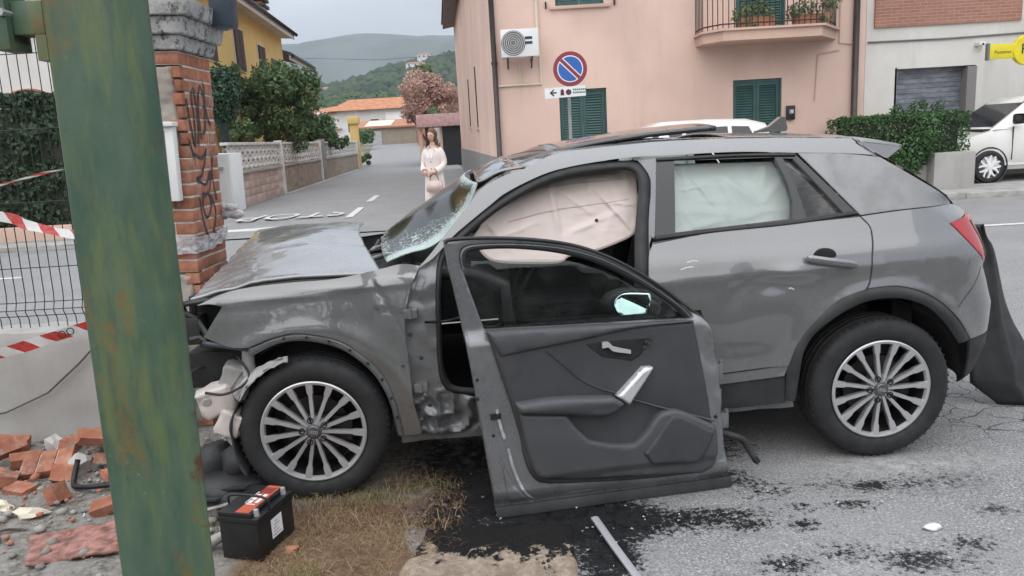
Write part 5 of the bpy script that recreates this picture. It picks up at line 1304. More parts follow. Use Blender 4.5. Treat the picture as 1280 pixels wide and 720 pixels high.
bw2 = tag(MB().box(-6.55, 72.0, .8, -4.6, 72.3, 2.75).build('boundary_wall', M_concrete), 'pale grey boundary wall at the bend of the side road', 'wall')
tree('verge_plant', 'grassy weeds along the right edge of the side road', -4.9, 60, blob(0, 0, .3, .9, 8, .5, 21), 1500, .10, M_tree2, cat='plant')
cg = thing('carport', 'pink flat canopy roof over a dark gate beside the pink house', 'canopy', (-3.6, 45, .13))
MB().box(-1.3, -.4, 2.25, 1.35, 4, 2.95, b=.02).build('canopy', mat('pink_canopy', (.50, .30, .30), .7, var=.15), cg, sharp=40)
MB().box(.1, 0, 0, 1.25, .08, 2.24).build('gate', mat('dark_gate', (.02, .026, .032), .5), cg)
for k in range(9): MB().box(.12 + k * .125, -.03, .1, .14 + k * .125, 0.0, 2.15).build('gate_bar', M_dkmetal, cg)
MB().box(-1.25, 0, -.1, -1.05, .3, 2.25).box(-.05, 0, -.1, .1, .3, 2.25).build('canopy_post', M_pinkslab, cg)
MB().box(-1.05, .05, -.1, -.05, .15, .95).build('side_wall', M_concrete, cg)
tag(MB().tube([(-28, 60, 9.2), (-10, 66, 8.4), (12, 72, 9.3)], .012, 5).build('overhead_wire', M_dkmetal), 'thin overhead wire crossing the sky above the side road', 'wire')
# ------------------------------------------------------------------ crashed car
def paintmat(name, a, dirt=.35, coat=1.0, metal=.25):
    N = Nodes(name); P = N.co()
    col = N.mix(N.ramp(N.noise(1.5, 3, .5, P), .3, .7), c_(a, .95), c_(a, 1.05))
    d = N.ramp(N.noise(5, 7, .65, P), .42, .75, 0, dirt); d2 = N.ramp(N.noise(24, 4, .7, P), .5, .75, 0, dirt * .25)
    dd = N.math('MAXIMUM', d, d2)
    col = N.mix(dd, col, (.27, .265, .255))
    sc = N.ramp(N.noise(3.3, 8, .75, N.map(P, (1, 1, 6), (4, 2, 1))), .73, .75, 0, .4)
    col = N.mix(sc, col, (.42, .42, .42))
    N.p(base=col, metal=metal, rough=N.ramp(dd, 0, .4, .27, .60), coat=N.math('SUBTRACT', coat, N.math('MULTIPLY', dd, 1.2), clamp=True), cr=N.ramp(dd, 0, .4, .05, .25), spec=.5)
    N.b.inputs['Coat IOR'].default_value = 1.8
    return N.m
M_paintc = paintmat('grey_car_paint', (.130, .131, .133), .08, metal=.2)
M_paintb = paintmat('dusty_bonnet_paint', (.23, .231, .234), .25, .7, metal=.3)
M_paintw = paintmat('scuffed_wing_paint', (.135, .136, .138), .12, 1.0, metal=.2)
M_paintin = paintmat('grey_inner_paint', (.135, .138, .145), .45, .4)
M_blade = paintmat('silver_grey_panel', (.21, .21, .212), .55, .25)
M_seal = mat('rubber_seal', (.016, .016, .017), .6, var=.2, bump=.1)
M_gloss = Nodes('gloss_black_trim'); M_gloss.p(base=(.014, .014, .015), rough=.22, coat=.2); M_gloss = M_gloss.m
M_trimdk = mat('dark_trim_plastic', (.028, .028, .030), .62, var=.25, scale=4, bump=.25, bscale=300, bdist=.001)
M_interior = mat('black_interior', (.012, .012, .013), .8, var=.3)
def glassmat(name, tint, rough=.02, alpha=.35, dirt=.15):
    N = Nodes(name)
    tr = N.n('ShaderNodeBsdfTransparent'); N.set(tr.inputs[0], (*tint, 1)); gl = N.n('ShaderNodeBsdfGlossy'); gl.inputs['Roughness'].default_value = rough
    fr = N.n('ShaderNodeFresnel'); fr.inputs[0].default_value = 1.5
    m1 = N.n('ShaderNodeMixShader'); N.l(fr.outputs[0], m1.inputs[0]); N.l(tr.outputs[0], m1.inputs[1]); N.l(gl.outputs[0], m1.inputs[2])
    df = N.n('ShaderNodeBsdfDiffuse'); N.set(df.inputs[0], (.45, .45, .44, 1)); m2 = N.n('ShaderNodeMixShader')
    N.l(N.ramp(N.noise(4, 6, .7), .4, .8, 0, dirt), m2.inputs[0]); N.l(m1.outputs[0], m2.inputs[1]); N.l(df.outputs[0], m2.inputs[2]); N.l(m2.outputs[0], N.out.inputs[0])
    return N.m
M_glass = glassmat('side_glass', (.90, .96, .935), dirt=.08)
M_glasst = glassmat('tinted_glass', (.30, .34, .33))
M_glassq = glassmat('quarter_glass', (.22, .25, .25), dirt=.3)
def wsmat():
    N = Nodes('cracked_windscreen'); P = N.co()
    wv = N.n('ShaderNodeVectorMath', operation='ADD'); N.l(P, wv.inputs[0]); n_ = N.n('ShaderNodeTexNoise'); N.l(P, n_.inputs['Vector']); n_.inputs['Scale'].default_value = 9
    sc = N.n('ShaderNodeVectorMath', operation='SCALE'); N.l(n_.outputs['Color'], sc.inputs[0]); sc.inputs['Scale'].default_value = .06; N.l(sc.outputs[0], wv.inputs[1])
    v1 = N.voro(34, wv.outputs[0], 'DISTANCE_TO_EDGE'); v2 = N.voro(90, wv.outputs[0], 'DISTANCE_TO_EDGE')
    amt = N.math('ADD', N.attr('shatter'), N.math('MULTIPLY_ADD', N.noise(7, 5, .6, P), .9, -.45))
    k = N.math('MAXIMUM', N.math('MULTIPLY', N.ramp(v1, .0, .08, 1, 0), N.ramp(amt, .1, .5)), N.math('MULTIPLY', N.ramp(v2, .02, .3, 1, 0), N.ramp(amt, .45, .75)))
    k = N.math('MAXIMUM', k, N.ramp(amt, .62, .95, 0, .8))
    gl = N.n('ShaderNodeBsdfGlossy'); gl.inputs['Roughness'].default_value = .14
    tr = N.n('ShaderNodeBsdfTransparent'); N.set(tr.inputs[0], (.30, .40, .37, 1)); fr = N.n('ShaderNodeFresnel'); fr.inputs[0].default_value = 1.5
    m1 = N.n('ShaderNodeMixShader'); N.l(fr.outputs[0], m1.inputs[0]); N.l(tr.outputs[0], m1.inputs[1]); N.l(gl.outputs[0], m1.inputs[2])
    N.p(base=(.44, .52, .50), rough=.35, spec=.6, normal=N.bump(v2, .7, .004))
    m2 = N.n('ShaderNodeMixShader'); N.l(k, m2.inputs[0]); N.l(m1.outputs[0], m2.inputs[1]); N.l(N.b.outputs[0], m2.inputs[2]); N.l(m2.outputs[0], N.out.inputs[0])
    return N.m
M_ws = wsmat()
def clothmat(name, a, b):
    N = Nodes(name); P = N.co()
    f = N.noise(6, 6, .6, P); w2 = N.noise(18, 7, .65, N.map(P, (1, 1, 2.2)))
    N.p(base=N.mix(N.ramp(f, .2, .8), a, b), rough=.9, spec=.15, sheen=.1, normal=N.bump(N.noise(400, 2, .5, P), .15, .001, N.bump(w2, .12, .01)))
    return N.m
M_airbag = clothmat('beige_airbag_cloth', (.62, .525, .485), (.68, .585, .545))
M_airbagw = clothmat('white_airbag_cloth', (.72, .73, .72), (.80, .80, .79))
M_whiteplastic = mat('milky_white_plastic', (.56, .50, .46), .5, var=.2, scale=5, bump=.15)
M_greyplastic = mat('grey_plastic', (.30, .29, .28), .55, var=.2, scale=6, bump=.2)
def redmat():
    N = Nodes('tail_lamp_red')
    N.p(base=N.mix(N.ramp(N.noise(4, 3), .3, .7), (.33, .010, .016), (.46, .022, .028)), rough=.12, coat=.35, spec=.4)
    return N.m
M_red = redmat()

CAR_YAW = .0511
car = thing('crashed_car', 'crashed grey hatchback with crumpled bonnet and missing front door', 'car', (-.9176, 3.2436, 0), (0, 0, CAR_YAW))
Zt = [0.15, .25, .40, .55, .72, .86, .97, 1.05, 1.20, 1.35, 1.46, 1.53]
Vt = [.80, .835, .862, .878, .885, .878, .857, .820, .752, .680, .618, .560]
SZ = [.287, .333, .457, .57, .666, .73, .846, .915, 1.09, 1.16, 1.43]
SU = [3.10, 3.19, 3.255, 3.26, 3.26, 3.23, 3.185, 3.20, 3.14, 3.02, 2.80]
def half(u, z):
    i = min(max(int(np.searchsorted(Zt, z)) - 1, 0), len(Zt) - 2)
    g = lambda k: Vt[min(max(k, 0), len(Vt) - 1)]
    t = min(max((z - Zt[i]) / (Zt[i + 1] - Zt[i]), -.5), 1.5); dz = Zt[i + 1] - Zt[i]
    m1 = (g(i + 1) - g(i - 1)) / (Zt[min(i + 1, len(Zt) - 1)] - Zt[max(i - 1, 0)]) * dz
    m2 = (g(i + 2) - g(i)) / (Zt[min(i + 2, len(Zt) - 1)] - Zt[i]) * dz
    h = (2 * t ** 3 - 3 * t * t + 1) * g(i) + (t ** 3 - 2 * t * t + t) * m1 + (-2 * t ** 3 + 3 * t * t) * g(i + 1) + (t ** 3 - t * t) * m2
    if u < -.1: h -= .10 * ((-.1 - u) / .6) ** 2
    if u > 2.75: h -= .20 * ((u - 2.75) / .6) ** 2
    us = np.interp(z, SZ, SU); k = 1 - sstep(1.12, 1.22, z); x = u - (us - .2)
    if x > 0:
        x = min(x, .25); h -= k * (.26 - math.sqrt(.26 ** 2 - x * x))
    return float(h)
def gauss(u, z, a, b, su, sz): return math.exp(-((u - a) / su) ** 2 - ((z - b) / sz) ** 2)
def dents(u, z):
    """buckled sheet metal: inward positive"""
    d = 0.0
    d += .014 * gauss(u, z, 2.08, .865, .10, .05) - .012 * gauss(u, z, 2.17, .91, .09, .04) + .004 * sin(u * 9 + z * 5) * gauss(u, z, 1.85, .86, .35, .12) + .008 * gauss(u - z * .5, z, 1.50, .84, .05, .09)
    d += .010 * gauss(u, z, 2.24, .83, .07, .07)
    # crease running along the doors and the sculpted lower flank
    d += -.004 * math.exp(-((z - .905 - .02 * (u - 2)) / .03) ** 2) * (1 if 1.4 < u < 2.6 else .3) + .012 * math.exp(-((z - .52) / .09) ** 2) * float(sstep(1.3, 1.7, u) * (1 - sstep(2.0, 2.3, u)))
    # front wing: ripples
    if u < .6:
        d += .003 * sin(u * 24 + z * 9) * gauss(u, z, .20, .9, .22, .12) + .014 * gauss(u, z, .44, .78, .07, .16) + 0.004 * mnoise.noise(Vector((u * 6, z * 6, 2)))
        d += -.007 * math.exp(-((z - .955 - .06 * u) / .02) ** 2)
    if u < .62:
        for (a, b_, c, d_, am, wd) in ((.33, .97, .45, .74, .010, .012), (.47, .90, .42, .62, -.008, .016), (.36, .86, .50, .82, .008, .012)):
            t = ((u - a) * (c - a) + (z - b_) * (d_ - b_)) / ((c - a) ** 2 + (d_ - b_) ** 2); q = min(1, max(0, t)); ds_ = math.hypot(u - a - q * (c - a), z - b_ - q * (d_ - b_))
            sd_ = (u - a) * (d_ - b_) - (z - b_) * (c - a)
            d += .5 * am * math.exp(-(ds_ / wd) ** 2) + am * .22 * math.exp(-(ds_ / .05) ** 2) * (1 if sd_ > 0 else -1) * min(1, ds_ / wd)
    # arch bulge
    for c in (0, 2.6):
        r = math.hypot(u - c, z - .33); d += -.014 * math.exp(-((r - .47) / .05) ** 2)
    return d
def near(u, z, off=0.): return (u, -(half(u, z) - dents(u, z)) + .875 + off, z)
def nearp(dv, clean=True):
    return lambda u, z, off=0.: (u, -half(u, z) + (0 if clean else dents(u, z)) + .875 + dv + off, z)
def far(u, z, off=0.): return (u, half(u, z) + .875 - off, z)
plate('front_wing', T['fender'], near, M_paintw, car, step=.02, grid=.022)
strip('wing_flange', T['arch_flange_o'], T['arch_flange_i'], nearp(.006), M_paintin, car, 60, .010)
for k in range(1, 9):
    p_ = resample(path(np.array(T['arch_flange_o'])), 30)[k * 3] * .55 + resample(path(np.array(T['arch_flange_i'])), 30)[k * 3] * .45
    c3 = near(p_[0], p_[1], -.002); MB().lathe([(0, 0), (.007, 0), (.007, .004)], 10, 'y', Matrix.Translation(c3)).build('clip_hole', M_interior, car)
def hingefn(u, z, off=0.):
    r = .010 * mnoise.noise(Vector((u * 14, z * 14, 4))) - .030 * float(sstep(.52, .40, z)) * max(0, 1 - 3 * abs(mnoise.noise(Vector((u * 9 + z * 6, z * 9 - u * 4, 8))))) + .02 * max(0, (.45 - z)) * mnoise.noise(Vector((u * 20, z * 30, 1))) * 4
    return (u, -half(u, z) + .875 + .035 + r + off, z)
hp = plate('hinge_pillar', T['hinge'], hingefn, M_paintin, car, step=.015, grid=.016)
for (u, z, r) in ((.47, .84, .022), (.49, .50, .022)):
    c3 = hingefn(u, z, -.02); q = MB().box(c3[0] - .03, c3[1] - .02, z - .02, c3[0] + .03, c3[1] + .03, z + .02, b=.006); q.lathe([(0, -.04), (.012, -.04), (.012, 0)], 8, 'z', Matrix.Translation((c3[0], c3[1] - .012, z + .02))); q.build('hinge', M_paintin, car, sharp=50)
for (u, z) in ((.46, .74), (.50, .63), (.52, .40), (.47, .38), (.50, .36)):
    c3 = hingefn(u, z, -.004); MB().lathe([(0, 0), (.009, 0), (.011, .01)], 8, 'y', Matrix.Translation(c3)).build('bolt', M_dirtpl, car)
cbw = [hingefn(.53, .80, -.03), (.62, .03, .79), (.70, -.02, .81), (.80, -.05, .77), (.86, -.03, .775)]
MB().tube(path(np.array(cbw), .03), .006, 6).build('wiring', M_dkmetal, car, smooth=True)
strip('door_seal', T['seal_low_o'], T['seal_low_i'], nearp(.03), M_seal, car, 50, .018)
plate('side_frame', T['side_frame'], nearp(0), M_paintc, car, step=.018, grid=.02)
strip('door_seal', T['seal_o'], T['seal_i'], nearp(.012), M_seal, car, 90, .02)
plate('pillar_cover', T['b_pillar'], nearp(.01), M_paintin, car, step=.02)
plate('rear_door', T['rear_door'], near, M_paintc, car, step=.02, grid=.02)
plate('door_blade', T['door_strip'], nearp(-.008), M_paintc, car, step=.02, rim=.003)
plate('sill_cover', T['sill_trim'], nearp(.004), M_dirtpl, car, step=.02)
plate('sill', T['sill'], lambda u, z, off=0.: (u, -half(u, z) + .9 + off + .012 * mnoise.noise(Vector((u * 9, z * 20, 2))), z), M_paintin, car, step=.02)
wf = plate('window_frame', T['win_frame'], nearp(.004), M_gloss, car, holes=[T['win_main'], T['win_quarter']], step=.02, rim=.0012, depth=.03)
def grow(segs, k=1.05):
    A_ = np.array([p for s_ in segs for p in s_]); c0 = (A_.min(0) + A_.max(0)) / 2
    return [[tuple(c0 + (np.array(p) - c0) * k) for p in s_] for s_ in segs]
plate('window_glass', grow(T['win_main']), nearp(.030), M_glass, car, step=.04, rim=.001, depth=.002)
plate('quarter_glass', grow(T['win_quarter'], 1.12), nearp(.030), M_glassq, car, step=.04, rim=.001, depth=.002)
strip('window_trim', [(p[0], p[1] + .004) for p in T['win_frame'][0]], [(p[0], p[1] - .012) for p in T['win_frame'][0]], nearp(-.002), M_seal, car, 40, .012)
strip('window_trim', [(p[0], p[1] + .010) for p in T['win_frame'][2][::-1]], [(p[0], p[1] - .010) for p in T['win_frame'][2][::-1]], nearp(-.002), M_seal, car, 40, .012)
plate('pillar_blade', T['blade'], nearp(-.002), M_blade, car, step=.02)
sm_ = [tuple(p) for p in T['q_left'][::-1]] + [tuple(p) for p in T['q_low'][1:]]
strip('gap_backing', [(p[0] - .03, p[1]) for p in sm_], [(p[0] + .03, p[1]) for p in sm_], nearp(.030), M_interior, car, 40, .001)  # dark strip added behind the panel gap to keep light from showing through
strip('gap_backing', [(p[0], p[1] + .02) for p in T['blade'][2]], [(p[0], p[1] - .025) for p in T['blade'][2]], nearp(.03), M_interior, car, 30, .001)
def gapline(P, wd=.0055, name='panel_gap'):
    P = path(np.array([tuple(p) for p in P]), .01); t = np.gradient(P, axis=0); t /= np.linalg.norm(t, axis=1)[:, None]; n_ = np.stack([-t[:, 1], t[:, 0]], 1) * wd / 2
    strip(name, P + n_, P - n_, lambda u, z, off=0.: near(u, z, -.0012 + off * .1), M_seal, car, 60, .0006)
gapline([(p[0] + .001, p[1]) for p in T['rear_door'][1]]); gapline(T['rear_door'][0], .004)
M_scr = mat('bare_scratch', (.55, .55, .55), .5, bump=0)
for (a, b_) in (((1.70, .985), (1.75, .989)), ((1.67, .957), (1.73, .966)), ((2.155, .843), (2.18, .836))):
    P = np.array([a, ((a[0] + b_[0]) / 2, (a[1] + b_[1]) / 2 + .004), b_]); strip('scratch', path(P), path(P) + np.array([0, -.006]), lambda u, z, off=0.: near(u, z, -.0015 + off * .1), M_scr, car, 14, .0006)
# handle
(hu0, hz0), (hu1, hz1) = T['handle']
hc = nearp(0, False)
MB_ = MB(); V = []; F = []; n1 = 14
for i in range(n1):
    t = i / (n1 - 1); u = hu0 + (hu1 - hu0) * t; z = hz0 + (hz1 - hz0) * t
    for j in range(8):
        a = 2 * pi * j / 8; x, y, zz = hc(u, z); V.append((x, y - .022 - .012 * sin(pi * t) + .010 * cos(a), zz + (.017 if 0 < i < n1 - 1 else .012) * sin(a)))
for i in range(n1 - 1):
    for j in range(8): F.append((i * 8 + j, i * 8 + (j + 1) % 8, (i + 1) * 8 + (j + 1) % 8, (i + 1) * 8 + j))
F += [tuple(range(7, -1, -1)), tuple((n1 - 1) * 8 + j for j in range(8))]
obj('door_handle', V, F, M_paintc, car, sharp=50)
x, y, z = hc((hu0 + hu1) / 2 - .02, (hz0 + hz1) / 2 + .022)
MB().lathe([(.0, -.003), (.042, -.003), (.048, -.001), (.046, .015)], 24, 'y', Matrix.Translation((x, y, z)) @ Matrix.Diagonal((1.1, 1, .75, 1))).build('handle_cup', M_interior, car, smooth=True)
# quarter panel with tail lamp
top = T['quarter'][0]; usz = lambda z: float(np.interp(z, SZ, SU)) + .046
right = [(usz(z), z) for z in (1.150, 1.115)]
rb_ = [(usz(z), z) for z in (.845, .80, .73, .666, .60, .545)]
tl = T['taillight']
qsegs = [top, [top[-1], (3.0, 1.152), (3.03, 1.145)], [(3.03, 1.145), (3.14, 1.112)], [(3.14, 1.112), tl[0][0]], [tl[0][0], tl[4][1], tl[4][0]], [tl[4][0], tl[2][1]], [tl[2][1], rb_[0]], rb_, [rb_[-1], (3.20, .535), (3.04, .535)],
         T['trim_o'][::-1][0:1] and [(3.04, .535)] + [tuple(p) for p in T['trim_o'][::-1][1:5]], T['q_low'][::-1], [T['q_low'][0], T['q_left'][1]]]
plate('rear_quarter', qsegs, nearp(.0, False), M_paintc, car, step=.02, grid=.018)
plate('tail_light', tl, lambda u, z, off=0.: near(u, z, off - .006), M_red, car, step=.015, grid=.02)
strip('lamp_line', [(3.10, 1.075), (3.15, .98), (3.17, .90)], [(3.085, 1.07), (3.135, .975), (3.155, .90)], nearp(-.010), M_gloss, car, 20, .004)
seam = [(2.95, .70), (3.02, .77), (3.11, .86)]
strip('panel_gap', seam, [(a + .003, b - .004) for a, b in seam], nearp(-.001, False), M_seal, car, 16, .001)
low = [[(3.045, .53), (3.20, .53), (usz(.53), .53)], [(usz(z), z) for z in (.53, .457, .40, .36, .333, .30, .287)], [(usz(.287), .287), (3.06, .29)], [(3.06, .29), (3.055, .42), (3.045, .53)]]
plate('bumper_lower', low, nearp(.004), M_dirtpl, car, step=.02, grid=.018)
strip('arch_trim', T['trim_o'], T['trim_i'], nearp(-.012), M_dirtpl, car, 80, .016)
# rear face
def rearf(a, b):
    z = .285 + (1.155 - .285) * b; u0 = usz(z); h = half(u0, z); v = -h + 2 * h * a
    return (u0 + .05 * (1 - (v / h) ** 2) - .004, v + .875, z)
rf = grid('rear_face', rearf, 24, 30, M_paintc, car)
rf.data.materials.append(M_dirtpl); rf.data.materials.append(M_red)
for p in rf.data.polygons:
    c = p.center
    if c.z < .53: p.material_index = 1
    elif .88 < c.z < 1.09 and abs(c.y - .875) > .42: p.material_index = 2
def rwin(a, b):
    u = 3.022 + (2.655 - 3.022) * b; z = 1.155 + (1.405 - 1.155) * b; h = half(u, z) - .004; v = -h + 2 * h * a
    return (u + .03 * (1 - (v / h) ** 2) - .004, v + .875, z + .01 * (1 - (v / h) ** 2))
grid('rear_window', lambda a, b: rwin(.07 + .86 * a, b), 20, 8, M_glassdk, car)
for q_ in (0, .935): grid('tailgate_frame', lambda a, b: tuple(Vector(rwin(q_ + .065 * a, b)) + Vector((.004, 0, .003))), 4, 8, M_paintc, car)
MB().box(3.30, .875 - .26, .72, 3.325, .875 + .26, .83).build('number_plate', M_swht, car)
# roof: black glass front, lifted sunroof, painted rear, spoiler
RU = [.93, 1.02, 1.173, 1.373, 1.638, 1.887, 2.168, 2.468, 2.60]; RZ = [1.400, 1.429, 1.485, 1.502, 1.513, 1.510, 1.498, 1.482, 1.470]
def roofp(u, s):
    ze = float(np.interp(u, RU, RZ)); h = half(u, ze) - .002; v = h * s
    skew = (.085 * (1 - sstep(1.0, 1.35, u)))
    return (u - skew * (1 - s * s) * .8, v + .875, ze - .004 + .034 * (1 - abs(s) ** 2.2))
def roofpart(name, u0, u1, s0, s1, m, nu=20, nv=24): return grid(name, lambda a, b: roofp(u0 + (u1 - u0) * a, s0 + (s1 - s0) * b), nu, nv, m, car, thick=.012)
roofpart('roof_panel', 1.02, 2.60, -1, -.80, M_paintc, 40, 6); roofpart('roof_panel', 1.02, 2.60, .80, 1, M_paintc, 40, 6)
roofpart('roof_panel', 2.02, 2.60, -.795, .795, M_paintc)
def glassp(name, u0, u1, m, lift0=0., lift1=0., th=.014):
    return grid(name, lambda a, b: tuple(Vector(roofp(u0 + (u1 - u0) * a, -.79 + 1.58 * b)) + Vector((0, 0, lift0 + (lift1 - lift0) * a))), 20, 20, m, car, thick=th)
M_roofglass = Nodes('black_roof_glass'); M_roofglass.p(base=(.02, .018, .018), rough=M_roofglass.ramp(M_roofglass.noise(6, 6, .7), .35, .75, .05, .32), coat=.6, spec=.6); M_roofglass = M_roofglass.m
glassp('roof_glass', 1.025, 1.20, M_roofglass)
glassp('sunroof', 1.19, 1.965, M_roofglass, .004, .052, .022)
glassp('sunroof_shaft', 1.20, 2.02, M_interior, -.03, -.03)
strip('roof_gap', [(2.56, 1.478), (2.60, 1.44), (2.643, 1.402)], [(2.565, 1.479), (2.606, 1.441), (2.648, 1.403)], nearp(-.002), M_seal, car, 12, .002)
def header(a, b):
    s = -1 + 2 * b; u0, z0 = .985 - .075 * (1 - s * s), 1.427 + .034 * (1 - abs(s) ** 2.2); u1, z1 = .80, 1.372
    q = a; h = .637 + .006 * q
    ub, zb = 1.022 - .07 * (1 - s * s), 1.428 + .03 * (1 - abs(s) ** 2.2)
    return (ub + (u1 - ub) * q, h * s + .875, zb + (z1 - zb) * q + .012 * sin(pi * q) + .008 * mnoise.noise(Vector((q * 3, s * 4, 2))))
grid('roof_header', header, 12, 30, M_paintc, car, thick=.01)
def spoil(a, b):
    s = -1 + 2 * b; u = 2.60 + (2.80 - 2.60) * a; ze = 1.470 + (1.435 - 1.470) * a ** 1.3; h = .606 + .010 * a
    return (u + .03 * a * (1 - s * s), h * s + .875, ze + .030 * (1 - abs(s) ** 2.2))
grid('spoiler', spoil, 14, 30, M_paintc, car, thick=.03)
obj('spoiler_wedge', [(2.575, .25, 1.462), (2.635, .222, 1.395), (2.72, .235, 1.378), (2.80, .262, 1.425), (2.60, .33, 1.46), (2.66, .33, 1.40), (2.72, .33, 1.39), (2.79, .33, 1.42)], [(0, 1, 2, 3), (7, 6, 5, 4), (0, 3, 7, 4), (1, 5, 6, 2), (2, 6, 7, 3), (0, 4, 5, 1)], M_paintc, car, sharp=30)
v = [(0, 0), (.16, 0), (.17, .012), (.155, .075), (.135, .078), (.07, .03), (0, .008)]
an = MB().prism([(x + 2.33, z + 1.520) for x, z in v], .85, .90, 'y').build('antenna_fin', M_paintc, car, sharp=40)
# bonnet, torn up and folded
HEU = [-.49, -.33, -.17, -.02, .17, .37]; HEZ = [.953, .992, 1.022, 1.03, 1.026, 1.018]
def bonnet(a, b):
    s = b  # 0 near edge, 1 far edge
    v = -.80 + 1.56 * s
    ur = [.362, .25, .158, .10, .087][0] if s <= 0 else float(np.interp(s, [0, .26, .51, .8, 1], [.362, .25, .158, .105, .087])); uf = -.485 - .107 * s
    zr = float(np.interp(s, [0, .26, .51, .8, 1], [1.003, 1.035, 1.072, 1.09, 1.092])); zf_ = .955 + .118 * s
    # ridge line from near-middle to far front corner
    ub = float(np.interp(s, [0, 1], [-.20, -.575])); zb = float(np.interp(s, [0, .13, 1], [1.005, 1.03, 1.085]))
    u = ur + (uf - ur) * a
    if u > ub: t = (u - ub) / (ur - ub); z = zb + (zr - zb) * t + .030 * sin(pi * t) * (1 - .5 * s)
    else: t = (ub - u) / max(ub - uf, 1e-3); z = zb + (zf_ - zb) * t ** 1.15
    z += .016 * math.exp(-((s - .30 - .10 * a) / .018) ** 2) * sin(pi * min(1, a * 1.2)) - .010 * math.exp(-((s - .36 - .1 * a) / .03) ** 2)
    z += .034 * sin(pi * s) * min(1, 1.6 * (1 - a)) + .006 * mnoise.noise(Vector((u * 4, v * 3, 1))) + .0015 * mnoise.noise(Vector((u * 13, v * 9, 5))) - .012 * math.exp(-(s / .03) ** 2)
    ze = float(np.interp(u, HEU, HEZ)); z = z + (ze - z) * math.exp(-(s / .09) ** 2)
    if u < ub: z += .008 * mnoise.noise(Vector((u * 12, v * 22, 8)))
    return (u, v + .875, z)
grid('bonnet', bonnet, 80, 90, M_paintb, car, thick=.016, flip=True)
ed = [bonnet(a, 0) for a in np.linspace(0, 1, 40)]
MB().tube([(x, y + .010, z - .030) for x, y, z in ed], .014, 6).build('bonnet_seal', M_seal, car, smooth=True)
# engine bay
eb = MB()
rr = random.Random(5)
for k in range(26):
    x, y, z = rr.uniform(-.42, .42), rr.uniform(.15, 1.55), rr.uniform(.55, .90); a, b_, c = rr.uniform(.05, .15), rr.uniform(.06, .18), rr.uniform(.04, .10)
    eb.box(x - a, y - b_, z - c, x + a, y + b_, z + c, b=.02)
eb.box(-.35, .2, .42, .42, 1.55, .72)
eb.build('dark_bay_filler', M_interior, car, sharp=50)  # dark boxes added under the bonnet so the openings look dark
def cowl(a, b):
    v = -.74 + 1.5 * b; return (.10 + .36 * a + .02 * mnoise.noise(Vector((a * 4, b * 9, 1))), v + .875, .90 + .085 * a + .025 * mnoise.noise(Vector((a * 5, b * 14, 4))))
grid('cowl_panel', cowl, 14, 40, M_dirtpl, car, thick=.01)
for k in range(5):
    y0 = .35 + k * .22
    MB().tube([(.15 + .02 * k, y0, .99), (.22, y0 + .18, 1.01 + .01 * (k % 2)), (.32, y0 + .24, 1.02), (.36, y0 + .42, 1.03)], .012, 6).build('wiper_arm' if k in (1, 3) else 'cowl_hose', M_blkpl if k % 2 else M_greyplastic, car, smooth=True)
def cowlside(a, b):
    P0 = Vector((.30, .13, 1.015)); P1 = Vector((.60, .15, 1.10)); P2 = Vector((.26, .46, 1.045)); P3 = Vector((.45, .44, 1.09))
    q = (P0 * (1 - a) + P1 * a) * (1 - b) + (P2 * (1 - a) + P3 * a) * b
    return (q.x, q.y, q.z + .02 * mnoise.noise(Vector((a * 6, b * 6, 3))))
cs_ = grid('cowl_cover', lambda a, b: tuple(Vector(cowlside(a, b)) - Vector((0, 0, .085))), 14, 14, M_paintin, car, thick=.008)
# windscreen
def wscreen(a, b):
    s = b; v = -.70 + 1.36 * s
    u0 = .37 + (.31 - .37) * s - .06 * sin(pi * s); z0 = 1.045 + .045 * s
    u1 = .805 - .02 * s - .05 * sin(pi * s); z1 = 1.372 + .012 * s
    w_ = (1 - a) * -.70 + a * -.62
    v = (w_) + (-2 * w_ - .02) * s
    sag = -.088 * math.exp(-(s / .38) ** 2) * sin(pi * a ** 1.3)
    return (u0 + (u1 - u0) * a + .03 * math.exp(-(s / .3) ** 2) * sin(pi * a), v + .875, z0 + (z1 - z0) * a + sag + .01 * mnoise.noise(Vector((a * 4, s * 4, 6))))
NW1, NW2 = 40, 60
wsc = grid('windscreen', wscreen, NW1, NW2, M_ws, car, thick=.006, flip=True)
at_ = wsc.data.attributes.new('shatter', 'FLOAT', 'POINT'); sv = []
for i in range(NW1):
    for j in range(NW2):
        a, s = i / (NW1 - 1), j / (NW2 - 1)
        e = min(1 - s, .9 * (1 - a) * .8 + .0, s * .8) if False else 0
        k = max(math.exp(-((1 - s) / .10) ** 2), math.exp(-(s / .13) ** 2), math.exp(-((1 - a) / .07) ** 2) * .9, .55 * math.exp(-(a / .10) ** 2), .5 * math.exp(-((s - .12) / .2) ** 2 - ((a - .3) / .3) ** 2))
        sv.append(k)
at_.data.foreach_set('value', np.array(sv, np.float32))
MB().box(.775, 1.32, 1.335, .80, 1.40, 1.372).build('mirror_mount', M_interior, car)
